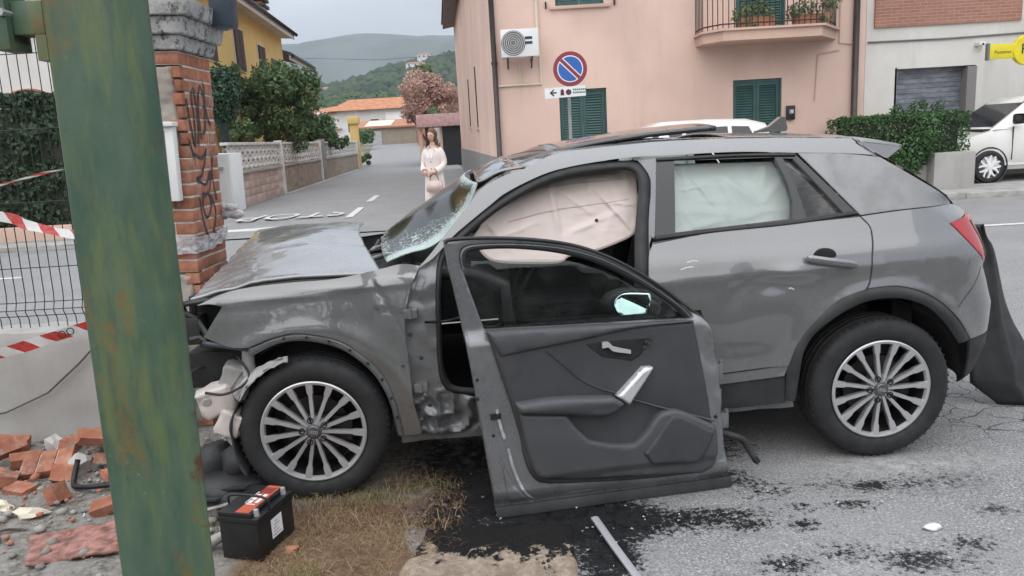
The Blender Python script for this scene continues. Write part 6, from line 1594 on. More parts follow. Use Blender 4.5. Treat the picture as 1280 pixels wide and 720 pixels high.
# headlamp cavity and mangled front
MB().prism([(-.52, .95), (-.33, .925), (-.36, .86), (-.43, .79), (-.50, .77), (-.53, .85)], .16, .50, 'y').build('headlamp_cavity', M_interior, car)
hl = MB()
for k, (a, b_) in enumerate((((-.50, .05, .94), (-.33, .035, .93)), ((-.51, .06, .90), (-.42, .04, .80)), ((-.50, .05, .78), (-.42, .035, .77)), ((-.53, .08, .95), (-.52, .12, .76)), ((-.47, .06, .94), (-.50, .1, .80)))):
    hl.tube([a, tuple((Vector(a) + Vector(b_)) / 2 + Vector((0, .02, .012))), b_], .014, 6)
hl.box(-.53, .05, .75, -.45, .2, .88, b=.02); hl.box(-.47, .06, .73, -.40, .15, .79, b=.02)
hl.build('headlamp_frame', M_blkpl, car, sharp=50)
MB().tube(path(np.array([(-.44, .03, .765), (-.34, .03, .745), (-.25, .03, .725)]), .03), .013, 8).build('bumper_bracket', mat('blue_grey_plastic', (.05, .06, .075), .4), car, smooth=True)
junk = MB(); rr = random.Random(9)
for k in range(30):
    c = (rr.uniform(-.46, -.26), rr.uniform(.10, .45), rr.uniform(.40, .74)); v, f = lump(rr.uniform(.02, .05), k, 1, .5, (rr.uniform(.6, 1.4), 1, rr.uniform(.6, 1.4))); junk.add(v, f, Matrix.Translation(c))
for k in range(10):
    a = Vector((rr.uniform(-.5, -.25), rr.uniform(.08, .4), rr.uniform(.4, .78))); b_ = a + Vector((rr.uniform(-.15, .15), rr.uniform(-.1, .1), rr.uniform(-.15, .15)))
    junk.tube([a, (a + b_) / 2 + Vector((.02, 0, .02)), b_], .007, 5)
junk.box(-.45, .3, .35, -.25, 1.5, .75)
junk.build('wrecked_front_structure', M_interior, car, sharp=50)
def tank(name, c, size, rot, seed, m):
    bm = bmesh.new(); bmesh.ops.create_cube(bm, size=1)
    bmesh.ops.bevel(bm, geom=bm.edges[:] + bm.verts[:], offset=.2, segments=3, profile=.6, affect='EDGES'); bmesh.ops.subdivide_edges(bm, edges=bm.edges[:], cuts=1, use_grid_fill=True)
    for v in bm.verts:
        d = mnoise.noise(v.co * 2.4 + Vector((seed, 0, 0))) * .26 + mnoise.noise(v.co * 6 + Vector((seed, 2, 0))) * .10; v.co = Vector((v.co.x * size[0], v.co.y * size[1], v.co.z * size[2])) * (1 + d)
    bm.verts.index_update(); V = [tuple(v.co) for v in bm.verts]; F = [[q.index for q in f.verts] for f in bm.faces]; bm.free()
    return obj(name, V, F, m, car, smooth=True, loc=c, rot=rot)
tk = tank('washer_tank', (-.425, .06, .50), (.150, .11, .125), (.1, radians(-14), .2), 1, M_whiteplastic)
MB().lathe([(0, .0), (.016, .0), (.02, .004), (.02, .012)], 12, 'y', Matrix.Translation((-.03, -.062, .02))).build('cap', M_greyplastic, tk)
tank('washer_tank', (-.372, .05, .395), (.11, .10, .12), (.1, radians(24), .1), 3, M_whiteplastic)
tank('reservoir_neck', (-.335, .10, .56), (.13, .10, .17), (0, radians(12), 0), 5, M_greyplastic)
MB().tube([(-.255, .05, .745), (-.262, .05, .66), (-.27, .07, .60)], [.026, .028, .03], 12).build('filler_pipe', M_greyplastic, car, smooth=True)
MB().tube(path(np.array([(-.44, -.02, .555), (-.36, -.03, .545), (-.28, -.02, .575), (-.25, .0, .62), (-.30, .02, .70)]), .02), .006, 6).build('hose', M_blkpl, car, smooth=True)
def liner(a, b):
    th = radians(150 + 95 * (1 - a)) if False else radians(112 + 98 * a); r = .352 + .012 * mnoise.noise(Vector((a * 6, b * 3, 2)))
    return (r * cos(th) + .0, -.02 + .20 * b + .01 * mnoise.noise(Vector((a * 9, 0, 4))), .33 + r * sin(th))
grid('arch_liner', liner, 40, 8, M_dirtpl, car, thick=.006)
def tornliner(a, b):
    th = radians(150 - 48 * a); r = .345 + .045 * b * (1 - a * .6)
    return (r * cos(th), -.03 + .03 * b + .012 * mnoise.noise(Vector((a * 7, b * 3, 4))), .335 + r * sin(th) + .008 * mnoise.noise(Vector((a * 12, b * 4, 1))))
grid('torn_liner', tornliner, 24, 8, M_greyplastic, car, thick=.004)
tw = MB()
for c in (0, 2.6):
    pr = [(.40, .10), (.405, .6)]
    V = []; F = []
    for i in range(25):
        th = radians(4 + 172 * i / 24)
        for y in (.045, .62): V.append((c + .405 * cos(th), y, .34 + .405 * sin(th)))
    for i in range(24): F.append((2 * i, 2 * i + 2, 2 * i + 3, 2 * i + 1))
    tw.add(V, F); n0 = len(V)
    tw.add([(c + .405 * cos(radians(4 + 172 * i / 24)), .62, .34 + .405 * sin(radians(4 + 172 * i / 24))) for i in range(25)], [tuple(range(25))])
    tw.build('wheel_well', M_interior, car); tw = MB()
# wheels
def tyre_mesh():
    prof = []
    pts = [(.226, .022), (.236, .006), (.252, -.006), (.275, -.012), (.300, -.010), (.318, .0), (.327, .014), (.3335, .032)]
    pts += [(.334, .05), (.328, .052), (.328, .058), (.3345, .060), (.335, .088), (.329, .090), (.329, .097), (.335, .099), (.335, .121), (.329, .123), (.329, .130), (.335, .132), (.334, .160), (.328, .162), (.328, .168), (.3335, .170), (.327, .192), (.300, .215), (.25, .212), (.226, .195)]
    return MB().lathe(pts, 120, 'y')
tyre = tyre_mesh()
tm = meshdata('tyre', tyre.v, tyre.f, M_tyre, sharp=32)
lug = MB()
for k in range(60):
    Q = Matrix.Rotation(2 * pi * k / 60, 4, 'Y')
    lug.box(.325, .012, -.003, .3335, .044, .003, M=Q)
    lug.box(.328, .100, -.004, .3352, .12, .006, M=Q); lug.box(.325, .170, -.003, .3335, .195, .003, M=Q)
lugm = meshdata('tread', lug.v, lug.f, M_tyre)
brl = MB().lathe([(.2135, .012), (.208, .03), (.206, .17), (.226, .19)], 60, 'y'); brlm = meshdata('barrel', brl.v, brl.f, M_dkmetal, sharp=40)
rim = MB().lathe([(.228, .012), (.2345, .004), (.2345, -.001), (.229, -.004), (.219, -.001), (.2135, .012)], 90, 'y')
rimm = meshdata('rim', rim.v, rim.f, M_alloy, sharp=40)
brk = MB().lathe([(0, .075), (.145, .075), (.147, .09), (0, .095)], 48, 'y'); brk.box(.07, .05, -.06, .165, .12, .06, b=.012); brk.lathe([(0, .16), (.205, .165)], 40, 'y')
brkm = meshdata('brake_disc', brk.v, brk.f, M_dkmetal, sharp=40)
sp = MB()
def spoke():
    # tapered, notched near the rim; x radial
    st_ = [(.030, .0062, .006), (.060, .0078, .006), (.110, .0098, .008), (.150, .0092, .008), (.168, .0105, .007), (.178, .0155, .005), (.205, .0165, .002), (.222, .018, .000)]
    V = []; F = []
    for r, hw_, y in st_:
        V += [(r, y - .002, -hw_ * .82), (r, y - .002, hw_ * .82), (r, y + .006, hw_), (r, y + .030, hw_ * .55), (r, y + .030, -hw_ * .55), (r, y + .006, -hw_)]
    for i in range(len(st_) - 1):
        for j in range(6): F.append((i * 6 + j, i * 6 + (j + 1) % 6, (i + 1) * 6 + (j + 1) % 6, (i + 1) * 6 + j))
    F.append(tuple(range(5, -1, -1)))
    return V, F
v, f = spoke(); spm = meshdata('spoke', v, f, M_alloy, sharp=35)
hub = MB().lathe([(.0, -.002), (.030, -.002), (.034, .0), (.036, .004), (.042, .010), (.070, .018), (.074, .05), (0, .06)], 48, 'y'); hubm = meshdata('hub', hub.v, hub.f, M_alloyd, sharp=30)
cap_ = MB().lathe([(0, -.008), (.024, -.0075), (.0275, -.004), (.0275, .004)], 32, 'y'); capm = meshdata('hub_cap', cap_.v, cap_.f, M_alloyd, sharp=30)
em = MB()
for k in range(4): em.lathe([(.0052, -.0095), (.0068, -.0095), (.0068, -.007), (.0052, -.007)], 20, 'y', Matrix.Translation(((k - 1.5) * .0090, 0, 0)), True)
emm = meshdata('badge', em.v, em.f, M_alloy)
blt = MB().lathe([(.0145, .020), (.0145, -.002), (.0105, -.003), (.0105, .008), (0, .008)], 12, 'y'); blm = meshdata('wheel_bolt', blt.v, blt.f, M_interior, sharp=30)
def wheel(u, y, rot, flip=False):
    w_ = inst('wheel', brkm, car, (u, y, .333), (0, rot, pi if flip else 0))
    inst('tyre', tm, w_); inst('tread', lugm, w_)['kind'] = 'stuff'; inst('rim', rimm, w_); inst('barrel', brlm, w_)
    for k in range(15): inst('spoke', spm, w_, rot=(0, 2 * pi * k / 15, 0))
    inst('hub', hubm, w_); cp_ = inst('hub_cap', capm, w_, rot=(0, -rot + .1, 0)); inst('badge', emm, w_, rot=(0, -rot + .25, 0))
    for k in range(5):
        a = 2 * pi * (k + .5) / 5; inst('wheel_bolt', blm, w_, (.053 * cos(a), 0, .053 * sin(a)))
    return w_
wheel(0, 0, .105); wheel(2.6, 0, -.02); wheel(0, 1.75, 0, True); wheel(2.6, 1.75, .2, True)
# far side
FW = [[(-.45, .80), (-.36, .93)], [(-.36, .93), (.0, .985), (.40, 1.02)], [(.40, 1.02), (.50, .7), (.47, .33)], [(.47, .33), (.42, .36)], [(.42, .36), (.36, .58), (.2, .73), (0, .785), (-.2, .74), (-.36, .60)], [(-.36, .60), (-.45, .80)]]
plate('front_wing', FW, far, M_paintc, car, flip=True)
FD = [[(.41, 1.02), (1.0, 1.06), (1.54, 1.07)], [(1.54, 1.07), (1.54, .40)], [(1.54, .40), (.50, .38)], [(.50, .38), (.52, .7), (.41, 1.02)]]
plate('front_door', FD, far, M_paintc, car, flip=True)
plate('rear_door', T['rear_door'], far, M_paintc, car, flip=True); plate('sill_cover', [[(.48, .37), (1.5, .39), (2.17, .47)], [(2.17, .47), (2.19, .27), (.48, .27)], [(.48, .27), (.48, .37)]], far, M_dirtpl, car, flip=True)
plate('side_frame', T['side_frame'], far, M_paintc, car, flip=True); plate('pillar_blade', T['blade'], far, M_blade, car, flip=True)
plate('rear_quarter', qsegs, far, M_paintc, car, flip=True); plate('tail_light', tl, lambda u, z, off=0.: far(u, z, off - .006), M_red, car, flip=True); plate('bumper_lower', low, far, M_dirtpl, car, flip=True)
plate('window_frame', T['win_frame'], lambda u, z, off=0.: far(u, z, off + .004), M_gloss, car, holes=[T['win_main']], flip=True)
plate('window_glass', T['win_main'], lambda u, z, off=0.: far(u, z, off + .015), M_glasst, car, step=.05, rim=.001, depth=.002, flip=True)
plate('window_glass', [[(.62, 1.06), (.80, 1.20), (1.0, 1.33), (1.2, 1.39), (1.48, 1.40)], [(1.48, 1.40), (1.54, 1.08)], [(1.54, 1.08), (.62, 1.06)]], lambda u, z, off=0.: far(u, z, off + .012), M_glasst, car, step=.05, rim=.001, depth=.002, flip=True)
strip('arch_trim', T['trim_o'], T['trim_i'], lambda u, z, off=0.: far(u, z, off - .012), M_dirtpl, car, 60, .016, flip=True)
# interior
ci = MB()
ci.box(.45, .12, .26, 2.9, 1.63, .32); ci.box(.40, .12, .30, .52, 1.62, .98)
ci.box(2.75, .2, .3, 2.85, 1.55, 1.05); ci.box(1.2, .80, .3, 2.0, 1.0, .62, b=.03)
ci.build('cabin_floor', M_interior, car)
ds = grid('dashboard', lambda a, b: (.46 + .50 * a - .10 * a * (b - .5) ** 2, .14 + 1.47 * b, 1.01 - .10 * a ** 3 + .02 * mnoise.noise(Vector((a * 3, b * 6, 2))) - (.30 if a > .97 else 0)), 24, 30, M_trimdk, car, thick=.05)
MB().lathe([(.175, -.012), (.187, 0), (.175, .012), (.163, 0)], 40, 'z', Matrix.Translation((1.02, .45, .93)) @ Matrix.Rotation(radians(-62), 4, 'Y'), True).build('steering_wheel', M_trimdk, car, smooth=True)
def seat(y, u0):
    q = MB().box(u0 - .02, y - .25, .45, u0 + .50, y + .25, .62, b=.06).build('seat', M_trimdk, car, sharp=60)
    bk = MB().box(-.07, -.24, 0, .07, .24, .62, b=.06).build('backrest', M_trimdk, car, sharp=60, loc=(u0 + .55, y, .56), rot=(0, radians(14), 0))
    MB().box(-.05, -.13, .66, .05, .13, .86, b=.05).build('headrest', M_trimdk, bk, sharp=60)
seat(.47, 1.0); seat(1.28, 1.0)
MB().box(2.10, .25, .45, 2.55, 1.5, .66, b=.06).box(2.52, .25, .55, 2.68, 1.5, 1.12, b=.06).build('rear_seat', M_trimdk, car, sharp=60)
MB().box(.9, 1.56, .35, 2.7, 1.60, 1.05).build('door_card', M_trimdk, car)
# curtain airbags
def bagfn(dv, sd, amp=1.0):
    r_ = random.Random(sd * 7 + 1); u0, u1, z0, z1 = (.68, 1.54, 1.06, 1.43) if sd == 3 else (1.66, 2.3, 1.08, 1.41)
    FO = []
    for k in range(22):
        a = r_.uniform(u0, u1), r_.uniform(z0, z1); th = r_.choice([r_.gauss(1.35, .25), r_.gauss(.12, .15), r_.gauss(2.2, .25)]); L = r_.uniform(.08, .32)
        FO.append((a[0], a[1], a[0] + L * cos(th), a[1] + L * sin(th), r_.uniform(.004, .011), r_.uniform(.008, .018)))
    if sd == 3: FO += [(1.13, 1.40, 1.17, 1.10, .020, .016), (1.17, 1.33, 1.34, 1.19, .012, .014), (.86, 1.12, 1.12, 1.20, .012, .014), (1.20, 1.12, 1.48, 1.22, .012, .014)]
    else: FO += [(1.72, 1.31, 1.95, 1.34, .014, .02), (1.95, 1.34, 2.12, 1.20, .016, .02), (1.70, 1.20, 2.1, 1.15, .014, .02), (2.12, 1.20, 2.26, 1.33, .014, .018)]
    def f(u, z, off=0.):
        fo = .016 * mnoise.noise(Vector((u * 2.4, z * 2.4, sd))) + .0016 * mnoise.noise(Vector((u * 14, z * 46, sd))) + .003 * mnoise.noise(Vector((u * 9, z * 11, sd + 3)))
        for (a, b_, c, d_, am, wd) in FO:
            L2 = (c - a) ** 2 + (d_ - b_) ** 2; t = ((u - a) * (c - a) + (z - b_) * (d_ - b_)) / L2; q = min(1, max(0, t)); ds_ = math.hypot(u - a - q * (c - a), z - b_ - q * (d_ - b_))
            if ds_ > .12: continue
            sg = ((u - a) * (d_ - b_) - (z - b_) * (c - a)) / math.sqrt(L2)
            fo -= am * sin(pi * min(1, q * .9 + .1)) * (math.exp(-(ds_ / wd) ** 2) + .55 * math.tanh(sg / wd) * math.exp(-(ds_ / .05) ** 2))
        for (a, b_) in ((1.34, 1.17), (1.70, 1.33), (2.02, 1.32)):
            fo += .010 * math.exp(-((u - a) ** 2 + (z - b_) ** 2) / .0006)
        return (u, -half(u, z) + .875 + dv + off * 2 + fo * amp, z)
    return f
ab = plate('curtain_airbag', T['airbag_f'], bagfn(.13, 3), M_airbag, car, step=.02, grid=.009, rim=.012, depth=.03)
c3 = bagfn(.13, 3)(1.34, 1.17); MB().lathe([(0, -.006), (.007, -.006), (.009, .0)], 12, 'y', Matrix.Translation(c3)).build('button', M_dirtpl, ab)
for sm in ([(.93, 1.19), (1.15, 1.23), (1.40, 1.25), (1.50, 1.26)], [(1.08, 1.33), (1.30, 1.345), (1.50, 1.35)]):
    P_ = path(np.array(sm), .015); strip('stitched_seam', [tuple(p) for p in P_], [(p[0], p[1] - .005) for p in P_], lambda u, z, off=0.: bagfn(.128, 3)(u, z, off * .5), mat('seam_thread', (.50, .40, .36), .9), ab, 40, .002)
rb2 = plate('curtain_airbag', T['airbag_r'], bagfn(.12, 8, .9), M_airbagw, car, step=.02, grid=.009, rim=.012, depth=.03)
# ------------------------------------------------------------------ torn-off front door standing beside the car (inner side out)
SOFT = True
dA, dyaw, dlean = T['door_pose']
door = thing('detached_door', 'torn off grey car door standing on end with its inner side out', 'car door', tuple(dA), (0, 0, dyaw))
# local: x along the bottom, leaning back (towards the car) with height
cl_, sl_ = cos(dlean), sin(dlean)
def dfn(w_):
    """w_ = how far the face stands proud of the door plane, towards the viewer"""
    def f(s, t, off=0.):
        q = (w_(s, t) if callable(w_) else w_) - off
        return (s, t * sl_ - q * cl_, t * cl_ + q * sl_)
    return f
M_dtrim = mat('door_trim_charcoal', (.040, .040, .044), .6, var=.15, scale=5, bump=.35, bscale=420, bdist=.0012)
M_dtrim2 = mat('door_trim_soft', (.062, .062, .067), .55, var=.12, scale=5, bump=.3, bscale=380, bdist=.0012)
M_satin = mat('satin_aluminium', (.66, .66, .67), .36, .6, var=.03, scale=5, bump=0, rv=.02)
M_paintd = paintmat('grey_door_inner_paint', (.140, .144, .152), .35, .55)
fin = T['d_frame_in'][0]
hole = [[tuple(p) for p in s_] for s_ in T['d_win']]
fo_ = [fin, [fin[-1], tuple(T['d_win'][1][0])], T['d_win'][1], [tuple(T['d_win'][1][-1]), fin[0]]]
zb_ = lambda s: np.interp(s, [0, 1.04], [.795, .80])
def shellw(s, t):
    w_ = .0 + .030 * float(sstep(.03, .10, t)) * (1 - float(sstep(.74, .80, t)))     # raised inner shell
    w_ += .006 * math.exp(-((t - .115) / .012) ** 2) - .010 * math.exp(-((t - .055) / .012) ** 2)
    w_ += .004 * mnoise.noise(Vector((s * 5, t * 5, 2)))
    if s > .85: w_ += .012 * mnoise.noise(Vector((s * 20, t * 14, 7)))
    return w_
plate('door_shell', T['d_out'], dfn(shellw), M_paintd, door, holes=[fo_], step=.016, grid=.018, rim=.006, depth=.05)
# outer skin behind
plate('outer_skin', [[(.0, .0), (1.041, .007)], [(1.041, .007), (1.02, .3), (1.01, .62), (.97, .79)], [(.97, .79), (.5, .80), (-.075, .79)], [(-.075, .79), (-.03, .4), (.0, .0)]], lambda s, t, off=0.: dfn(-.075)(s, t, off * -1), M_paintc, door, step=.03)
# window frame bar: inner edge rounded into the opening
fr_out = [tuple(p) for p in T['d_out'][0][3:]] + [tuple(p) for p in T['d_out'][1]]
sd_o = resample(path(np.array(fr_out)), 120); 
fi = [(.015, .80)] + [tuple(p) for p in fin]
strip('inner_frame', [(p[0], p[1]) for p in resample(path(np.array(fin)), 60)], [(p[0] + (.5 - p[0]) * .02, p[1] - .010) for p in resample(path(np.array(fin)), 60)], dfn(.0), M_paintd, door, 80, .012)
strip('window_seal', [tuple(p) for p in T['d_win'][0]], [tuple(p) for p in fin], dfn(-.004), M_seal, door, 90, .014)
od = resample(path(np.array([tuple(p) for p in T['d_out'][1]])), 70)
tn_ = np.gradient(od, axis=0); tn_ /= np.linalg.norm(tn_, axis=1)[:, None]; nr_ = np.stack([-tn_[:, 1], tn_[:, 0]], 1)
strip('frame_seal', od + nr_ * .004, od - nr_ * .012, dfn(.006), M_seal, door, 90, .012)
plate('window_glass', T['d_glass'], dfn(-.035), glassmat('door_glass', (.66, .74, .71), dirt=.07), door, step=.04, rim=.001, depth=.003)
# trim panel
def trimw(s, t):
    w_ = .040 + .012 * float(sstep(.05, .25, t))
    w_ -= .014 * math.exp(-((t - .33 - .02 * s) / .10) ** 2)
    return w_
plate('door_trim', T['d_trim'], dfn(trimw), M_dtrim, door, step=.02, grid=.022, rim=.012, depth=.03)
def rollw(s, t):
    return .062 + .010 * sin(pi * min(1, max(0, (t - .70) / .11)))
plate('trim_roll', T['d_roll'], dfn(rollw), M_dtrim2, door, step=.02, grid=.016, rim=.010, depth=.02)
plate('armrest', T['d_arm'], dfn(lambda s, t: .105 + .012 * float(sstep(.43, .47, t))), M_dtrim2, door, step=.012, grid=.012, rim=.014, depth=.06)
plate('map_pocket', T['d_lower'], dfn(lambda s, t: .075 + .012 * float(sstep(.10, .35, t)) - .014 * float(1 - sstep(.16, .17, t - .0))), M_dtrim2, door, step=.016, grid=.014, rim=.010, depth=.04)
plate('speaker_cover', T['d_spk'], dfn(.092), M_dtrim, door, step=.012, rim=.008, depth=.012)
sg_ = MB()
strip('trim_seam', [tuple(p) for p in T['d_line1']], [(p[0] + .003, p[1] - .007) for p in T['d_line1']], dfn(.056), M_dtrim2, door, 40, .008)
strip('trim_seam', [tuple(p) for p in T['d_line2']], [(p[0] - .001, p[1] - .009) for p in T['d_line2']], dfn(.058), M_dtrim2, door, 30, .010)
plate('handle_recess', T['d_recess'], dfn(.054), M_interior, door, step=.012, rim=.003, depth=.004)
hl_ = resample(path(np.array([tuple(p) for p in T['d_handle']])), 16); q = MB()
V = []; F = []
for i, p in enumerate(hl_):
    hh = .016 - .006 * i / 15
    for (a, b_) in ((-.5, .0), (-.5, 1), (.5, 1.2), (.5, .2)):
        V.append(dfn(.058 + .016 * b_)(p[0], p[1] + a * hh * 1.6 + .002))
for i in range(15):
    for j in range(4): F.append((i * 4 + j, i * 4 + (j + 1) % 4, (i + 1) * 4 + (j + 1) % 4, (i + 1) * 4 + j))
F += [(3, 2, 1, 0), (60, 61, 62, 63)]
obj('door_handle', V, F, M_satin, door, sharp=45)
for k in range(4):
    s_, t_ = .665 + .022 * (k // 2) + .010 * (k % 2), .672 + .022 * (k % 2) + .012 * (k // 2)
    x, y, z = dfn(.060)(s_, t_); MB().box(x - .007, y - .003, z - .007, x + .007, y + .004, z + .007, b=.002).build('memory_button', M_trimdk, door, sharp=50)
plate('pull_handle', T['d_pull'], dfn(lambda s, t: .100), M_satin, door, step=.008, grid=.012, rim=.008, depth=.045)
strip('handle_groove', [tuple(np.array(T['d_pull'][0][0]) * .5 + np.array(T['d_pull'][2][1]) * .5), tuple(np.array(T['d_pull'][0][1]) * .35 + np.array(T['d_pull'][1][1]) * .65)], [tuple(np.array(T['d_pull'][0][0]) * .46 + np.array(T['d_pull'][2][1]) * .54), tuple(np.array(T['d_pull'][0][1]) * .31 + np.array(T['d_pull'][1][1]) * .69)], dfn(.1005), M_dkmetal, door, 10, .0015)
# stamped triangle in the lower corner of the shell
plate('shell_pressing', T['d_tri'], dfn(lambda s, t: shellw(s, t) + .006), M_paintd, door, step=.012, rim=.006, depth=.006)
M_scd = mat('scraped_metal', (.42, .42, .43), .4, .4, var=.3, scale=40)
for A_ in ([(.055, .30), (.075, .20), (.11, .11), (.155, .06)], [(.02, .47), (.03, .40), (.045, .34)], [(.30, .075), (.40, .078)]):
    P_ = path(np.array(A_), .01); strip('scrape', P_, P_ + np.array([.012, .003]), lambda s, t, off=0.: dfn(lambda a, b: shellw(a, b) + .0065)(s, t, off * .2), M_scd, door, 24, .002)
x, y, z = dfn(.034)(.02, .44); MB().box(x - .022, y - .004, z - .012, x + .022, y + .01, z + .012).build('latch', M_interior, door)
for (s_, t_) in ((-.045, .60), (-.05, .52), (.005, .36), (.98, .33)):
    c3 = dfn(.03)(s_, t_); MB().lathe([(0, -.003), (.007, -.003), (.008, .004)], 10, 'y', Matrix.Translation(c3)).build('rubber_plug', M_interior, door)
# bottom weather strip
V = []; F = []
for i in range(40):
    s_ = -.005 + 1.05 * i / 39
    for (w_, t_) in ((.0, .0), (.014, .0), (.018, .022), (.010, .045), (-.06, .045), (-.06, .0)): V.append(dfn(w_ + .004)(s_, t_ + .006 * i / 39 * 1.0))
for i in range(39):
    for j in range(6): F.append((i * 6 + j, i * 6 + (j + 1) % 6, (i + 1) * 6 + (j + 1) % 6, (i + 1) * 6 + j))
obj('bottom_strip', V, F, M_dirtpl, door, sharp=40)
# mirror seen through the window
plate('mirror_housing', T['d_mhouse'], dfn(-.118), M_blkpl, door, step=.012, rim=.010, depth=.10)
mg = Nodes('mirror_glass'); mg.p(base=(.75, .86, .87), rough=.03, metal=1.0); 
mgl = plate('mirror_glass', T['d_mirror'], dfn(lambda s, t: -.088 - .36 * (t - .80) - .04 * (s - .7)), mg.m, door, step=.012, rim=.002, depth=.003)
plate('quarter_window', T['d_qtr'], dfn(-.03), M_glassq, door, step=.02, rim=.002, depth=.004)
bar_ = [(T['d_qtr'][2][0][0] - .01, T['d_qtr'][2][0][1]), (T['d_qtr'][0][0][0] - .03, T['d_qtr'][0][0][1] + .02)]
MB().box(0, 0, 0, .01, .01, .01)
# torn hinge side
hg = MB(); rr = random.Random(4)
for (s_, t_) in ((1.0, .52), (1.015, .30)):
    x, y, z = dfn(-.01)(s_, t_)
    hg.box(x - .02, y - .015, z - .035, x + .035, y + .02, z + .035, b=.006).tube([(x + .03, y, z - .03), (x + .03, y, z + .05)], .010, 8)
hg.build('hinge', M_paintd, door, sharp=50)
tr_ = MB()
for k in range(16):
    s_, t_ = 1.0 + rr.uniform(-.01, .012), rr.uniform(.2, .60); v, f = lump(rr.uniform(.008, .020), k, 1, .6, (.7, .5, 1.6)); tr_.add(v, f, Matrix.Translation(dfn(rr.uniform(-.04, .02))(s_, t_)))
tr_.build('torn_metal', M_paintd, door, sharp=40)
MB().tube(path(np.array([dfn(-.01)(.985, .56), dfn(.0)(.99, .44), dfn(-.02)(1.005, .36)]), .02), .011, 6).build('hinge_wiring', M_greyplastic, door, smooth=True)
hp_ = path(np.array([dfn(-.02)(1.01, .245), (1.06, .0, .235), (1.10, -.01, .215), (1.125, -.01, .17), (1.145, -.02, .135)]), .006)
R_ = [.013 + (.003 if i % 2 else 0) for i in range(len(hp_))]
MB().tube(hp_, R_, 10).build('wiring_boot', M_dirtpl, door, smooth=True)
MB().box(-.012, -.012, -.045, .012, .012, .0, b=.003).build('connector', M_blkpl, door, sharp=40, loc=tuple(hp_[-1]), rot=(.2, -.7, .3))

# ------------------------------------------------------------------ black panel standing behind the rear bumper
bp = thing('black_bumper_panel', 'black plastic bumper panel standing on end behind the rear of the grey car', 'bumper panel', (2.49, 3.98, 0), (0, 0, radians(8)))
V = []; F = []; n1, n2 = 16, 40
for i in range(n1):
    for j in range(n2):
        a, t = i / (n1 - 1), j / (n2 - 1); z = .004 + .97 * t
        xl = -.06 + .075 * t + .16 * max(0, 1 - t / .13); xr = .40 - .33 * t ** .95 + .012 * sin(t * 9)
        if t > .9: xr -= .05 * (t - .9) * 10
        x = xl + (xr - xl) * a
        V.append((x, .05 * sin(pi * a) * -1 + .16 * t - .05 + .030 * mnoise.noise(Vector((x * 6, z * 3, 1))) - .022 * math.exp(-((a - .45 - .1 * t) / .08) ** 2) + .012 * mnoise.noise(Vector((x * 16, z * 9, 4))), z + (.012 * mnoise.noise(Vector((a * 5, 0, 2))) if j == 0 else 0)))
F = [(i * n2 + j, (i + 1) * n2 + j, (i + 1) * n2 + j + 1, i * n2 + j + 1) for i in range(n1 - 1) for j in range(n2 - 1)]
o = obj('panel', V, F, M_blkpl, bp, smooth=True); md = o.modifiers.new('solid', 'SOLIDIFY'); md.thickness = .02

# ------------------------------------------------------------------ battery
bt = thing('car_battery', 'black car battery with orange label standing on the dry grass', 'battery', (-1.075, 2.865, .012), (0, 0, radians(74)))
# local x = long side
M_bat = mat('battery_case', (.012, .012, .013), .42, var=.3, scale=9, bump=.1)
M_orange = mat('orange_label', (.45, .095, .05), .5, var=.15, scale=20, bump=0)
MB().box(-.150, -.086, 0, .150, .086, .155, b=.006).build('case', M_bat, bt, sharp=40)
ld_ = MB().box(-.155, -.090, .157, .155, .090, .178, b=.004).box(-.148, -.06, .178, .150, .088, .196, b=.004)
lid = ld_.build('lid', M_bat, bt, sharp=40)
lb_ = MB().box(-.140, -.048, .1965, .145, .012, .1978).build('label', M_orange, bt)
MB().box(-.06, -.03, .1979, -.052, .01, .1984).box(-.04, -.035, .1979, .05, -.018, .1984).box(-.045, -.008, .1979, -.02, .010, .1984).box(-.012, -.008, .1979, .012, .010, .1984).box(.02, -.008, .1979, .045, .010, .1984).box(-.05, .015, .1979, .07, .019, .1984).build('print', M_swht, lb_)
MB().box(.06, -.04, .1979, .12, .012, .1985).build('print', mat('label_red', (.22, .035, .03), .5), lb_)
MB().box(-.045, -.0875, .05, .045, -.0862, .13).build('side_label', M_swht, bt)
q = MB()
for k in range(5): q.box(-.035 + k * .004, -.0882, .06 + k * .013, .03 - (k * 7 % 5) * .008, -.0876, .064 + k * .013)
q.build('print', M_galv, bt)
for (x, y) in ((-.115, -.068), (.115, -.068)): MB().lathe([(.013, .178), (.010, .205), (.006, .207), (0, .207)], 14, 'z', Matrix.Translation((x, y if x < 0 else -.068, 0))).build('terminal', M_galv, bt, sharp=40)
MB().tube(path(np.array([(-.05, -.088, .172), (-.055, -.086, .225), (-.055, .0, .235), (-.055, .084, .225), (-.05, .088, .172)]), .015), .0055, 8).build('handle', M_bat, bt, smooth=True)
for o_ in bt.children_recursive:
    if o_.parent == bt: o_.scale = (.82, 1, 1)
pp = tag(MB().tube([(-1.30, 2.80, .04), (-1.20, 2.84, .075), (-1.16, 2.90, .13)], .022, 12).build('pipe_piece', M_greyplastic, None, smooth=True), 'piece of pale plastic pipe lying between the green post and the battery', 'pipe')

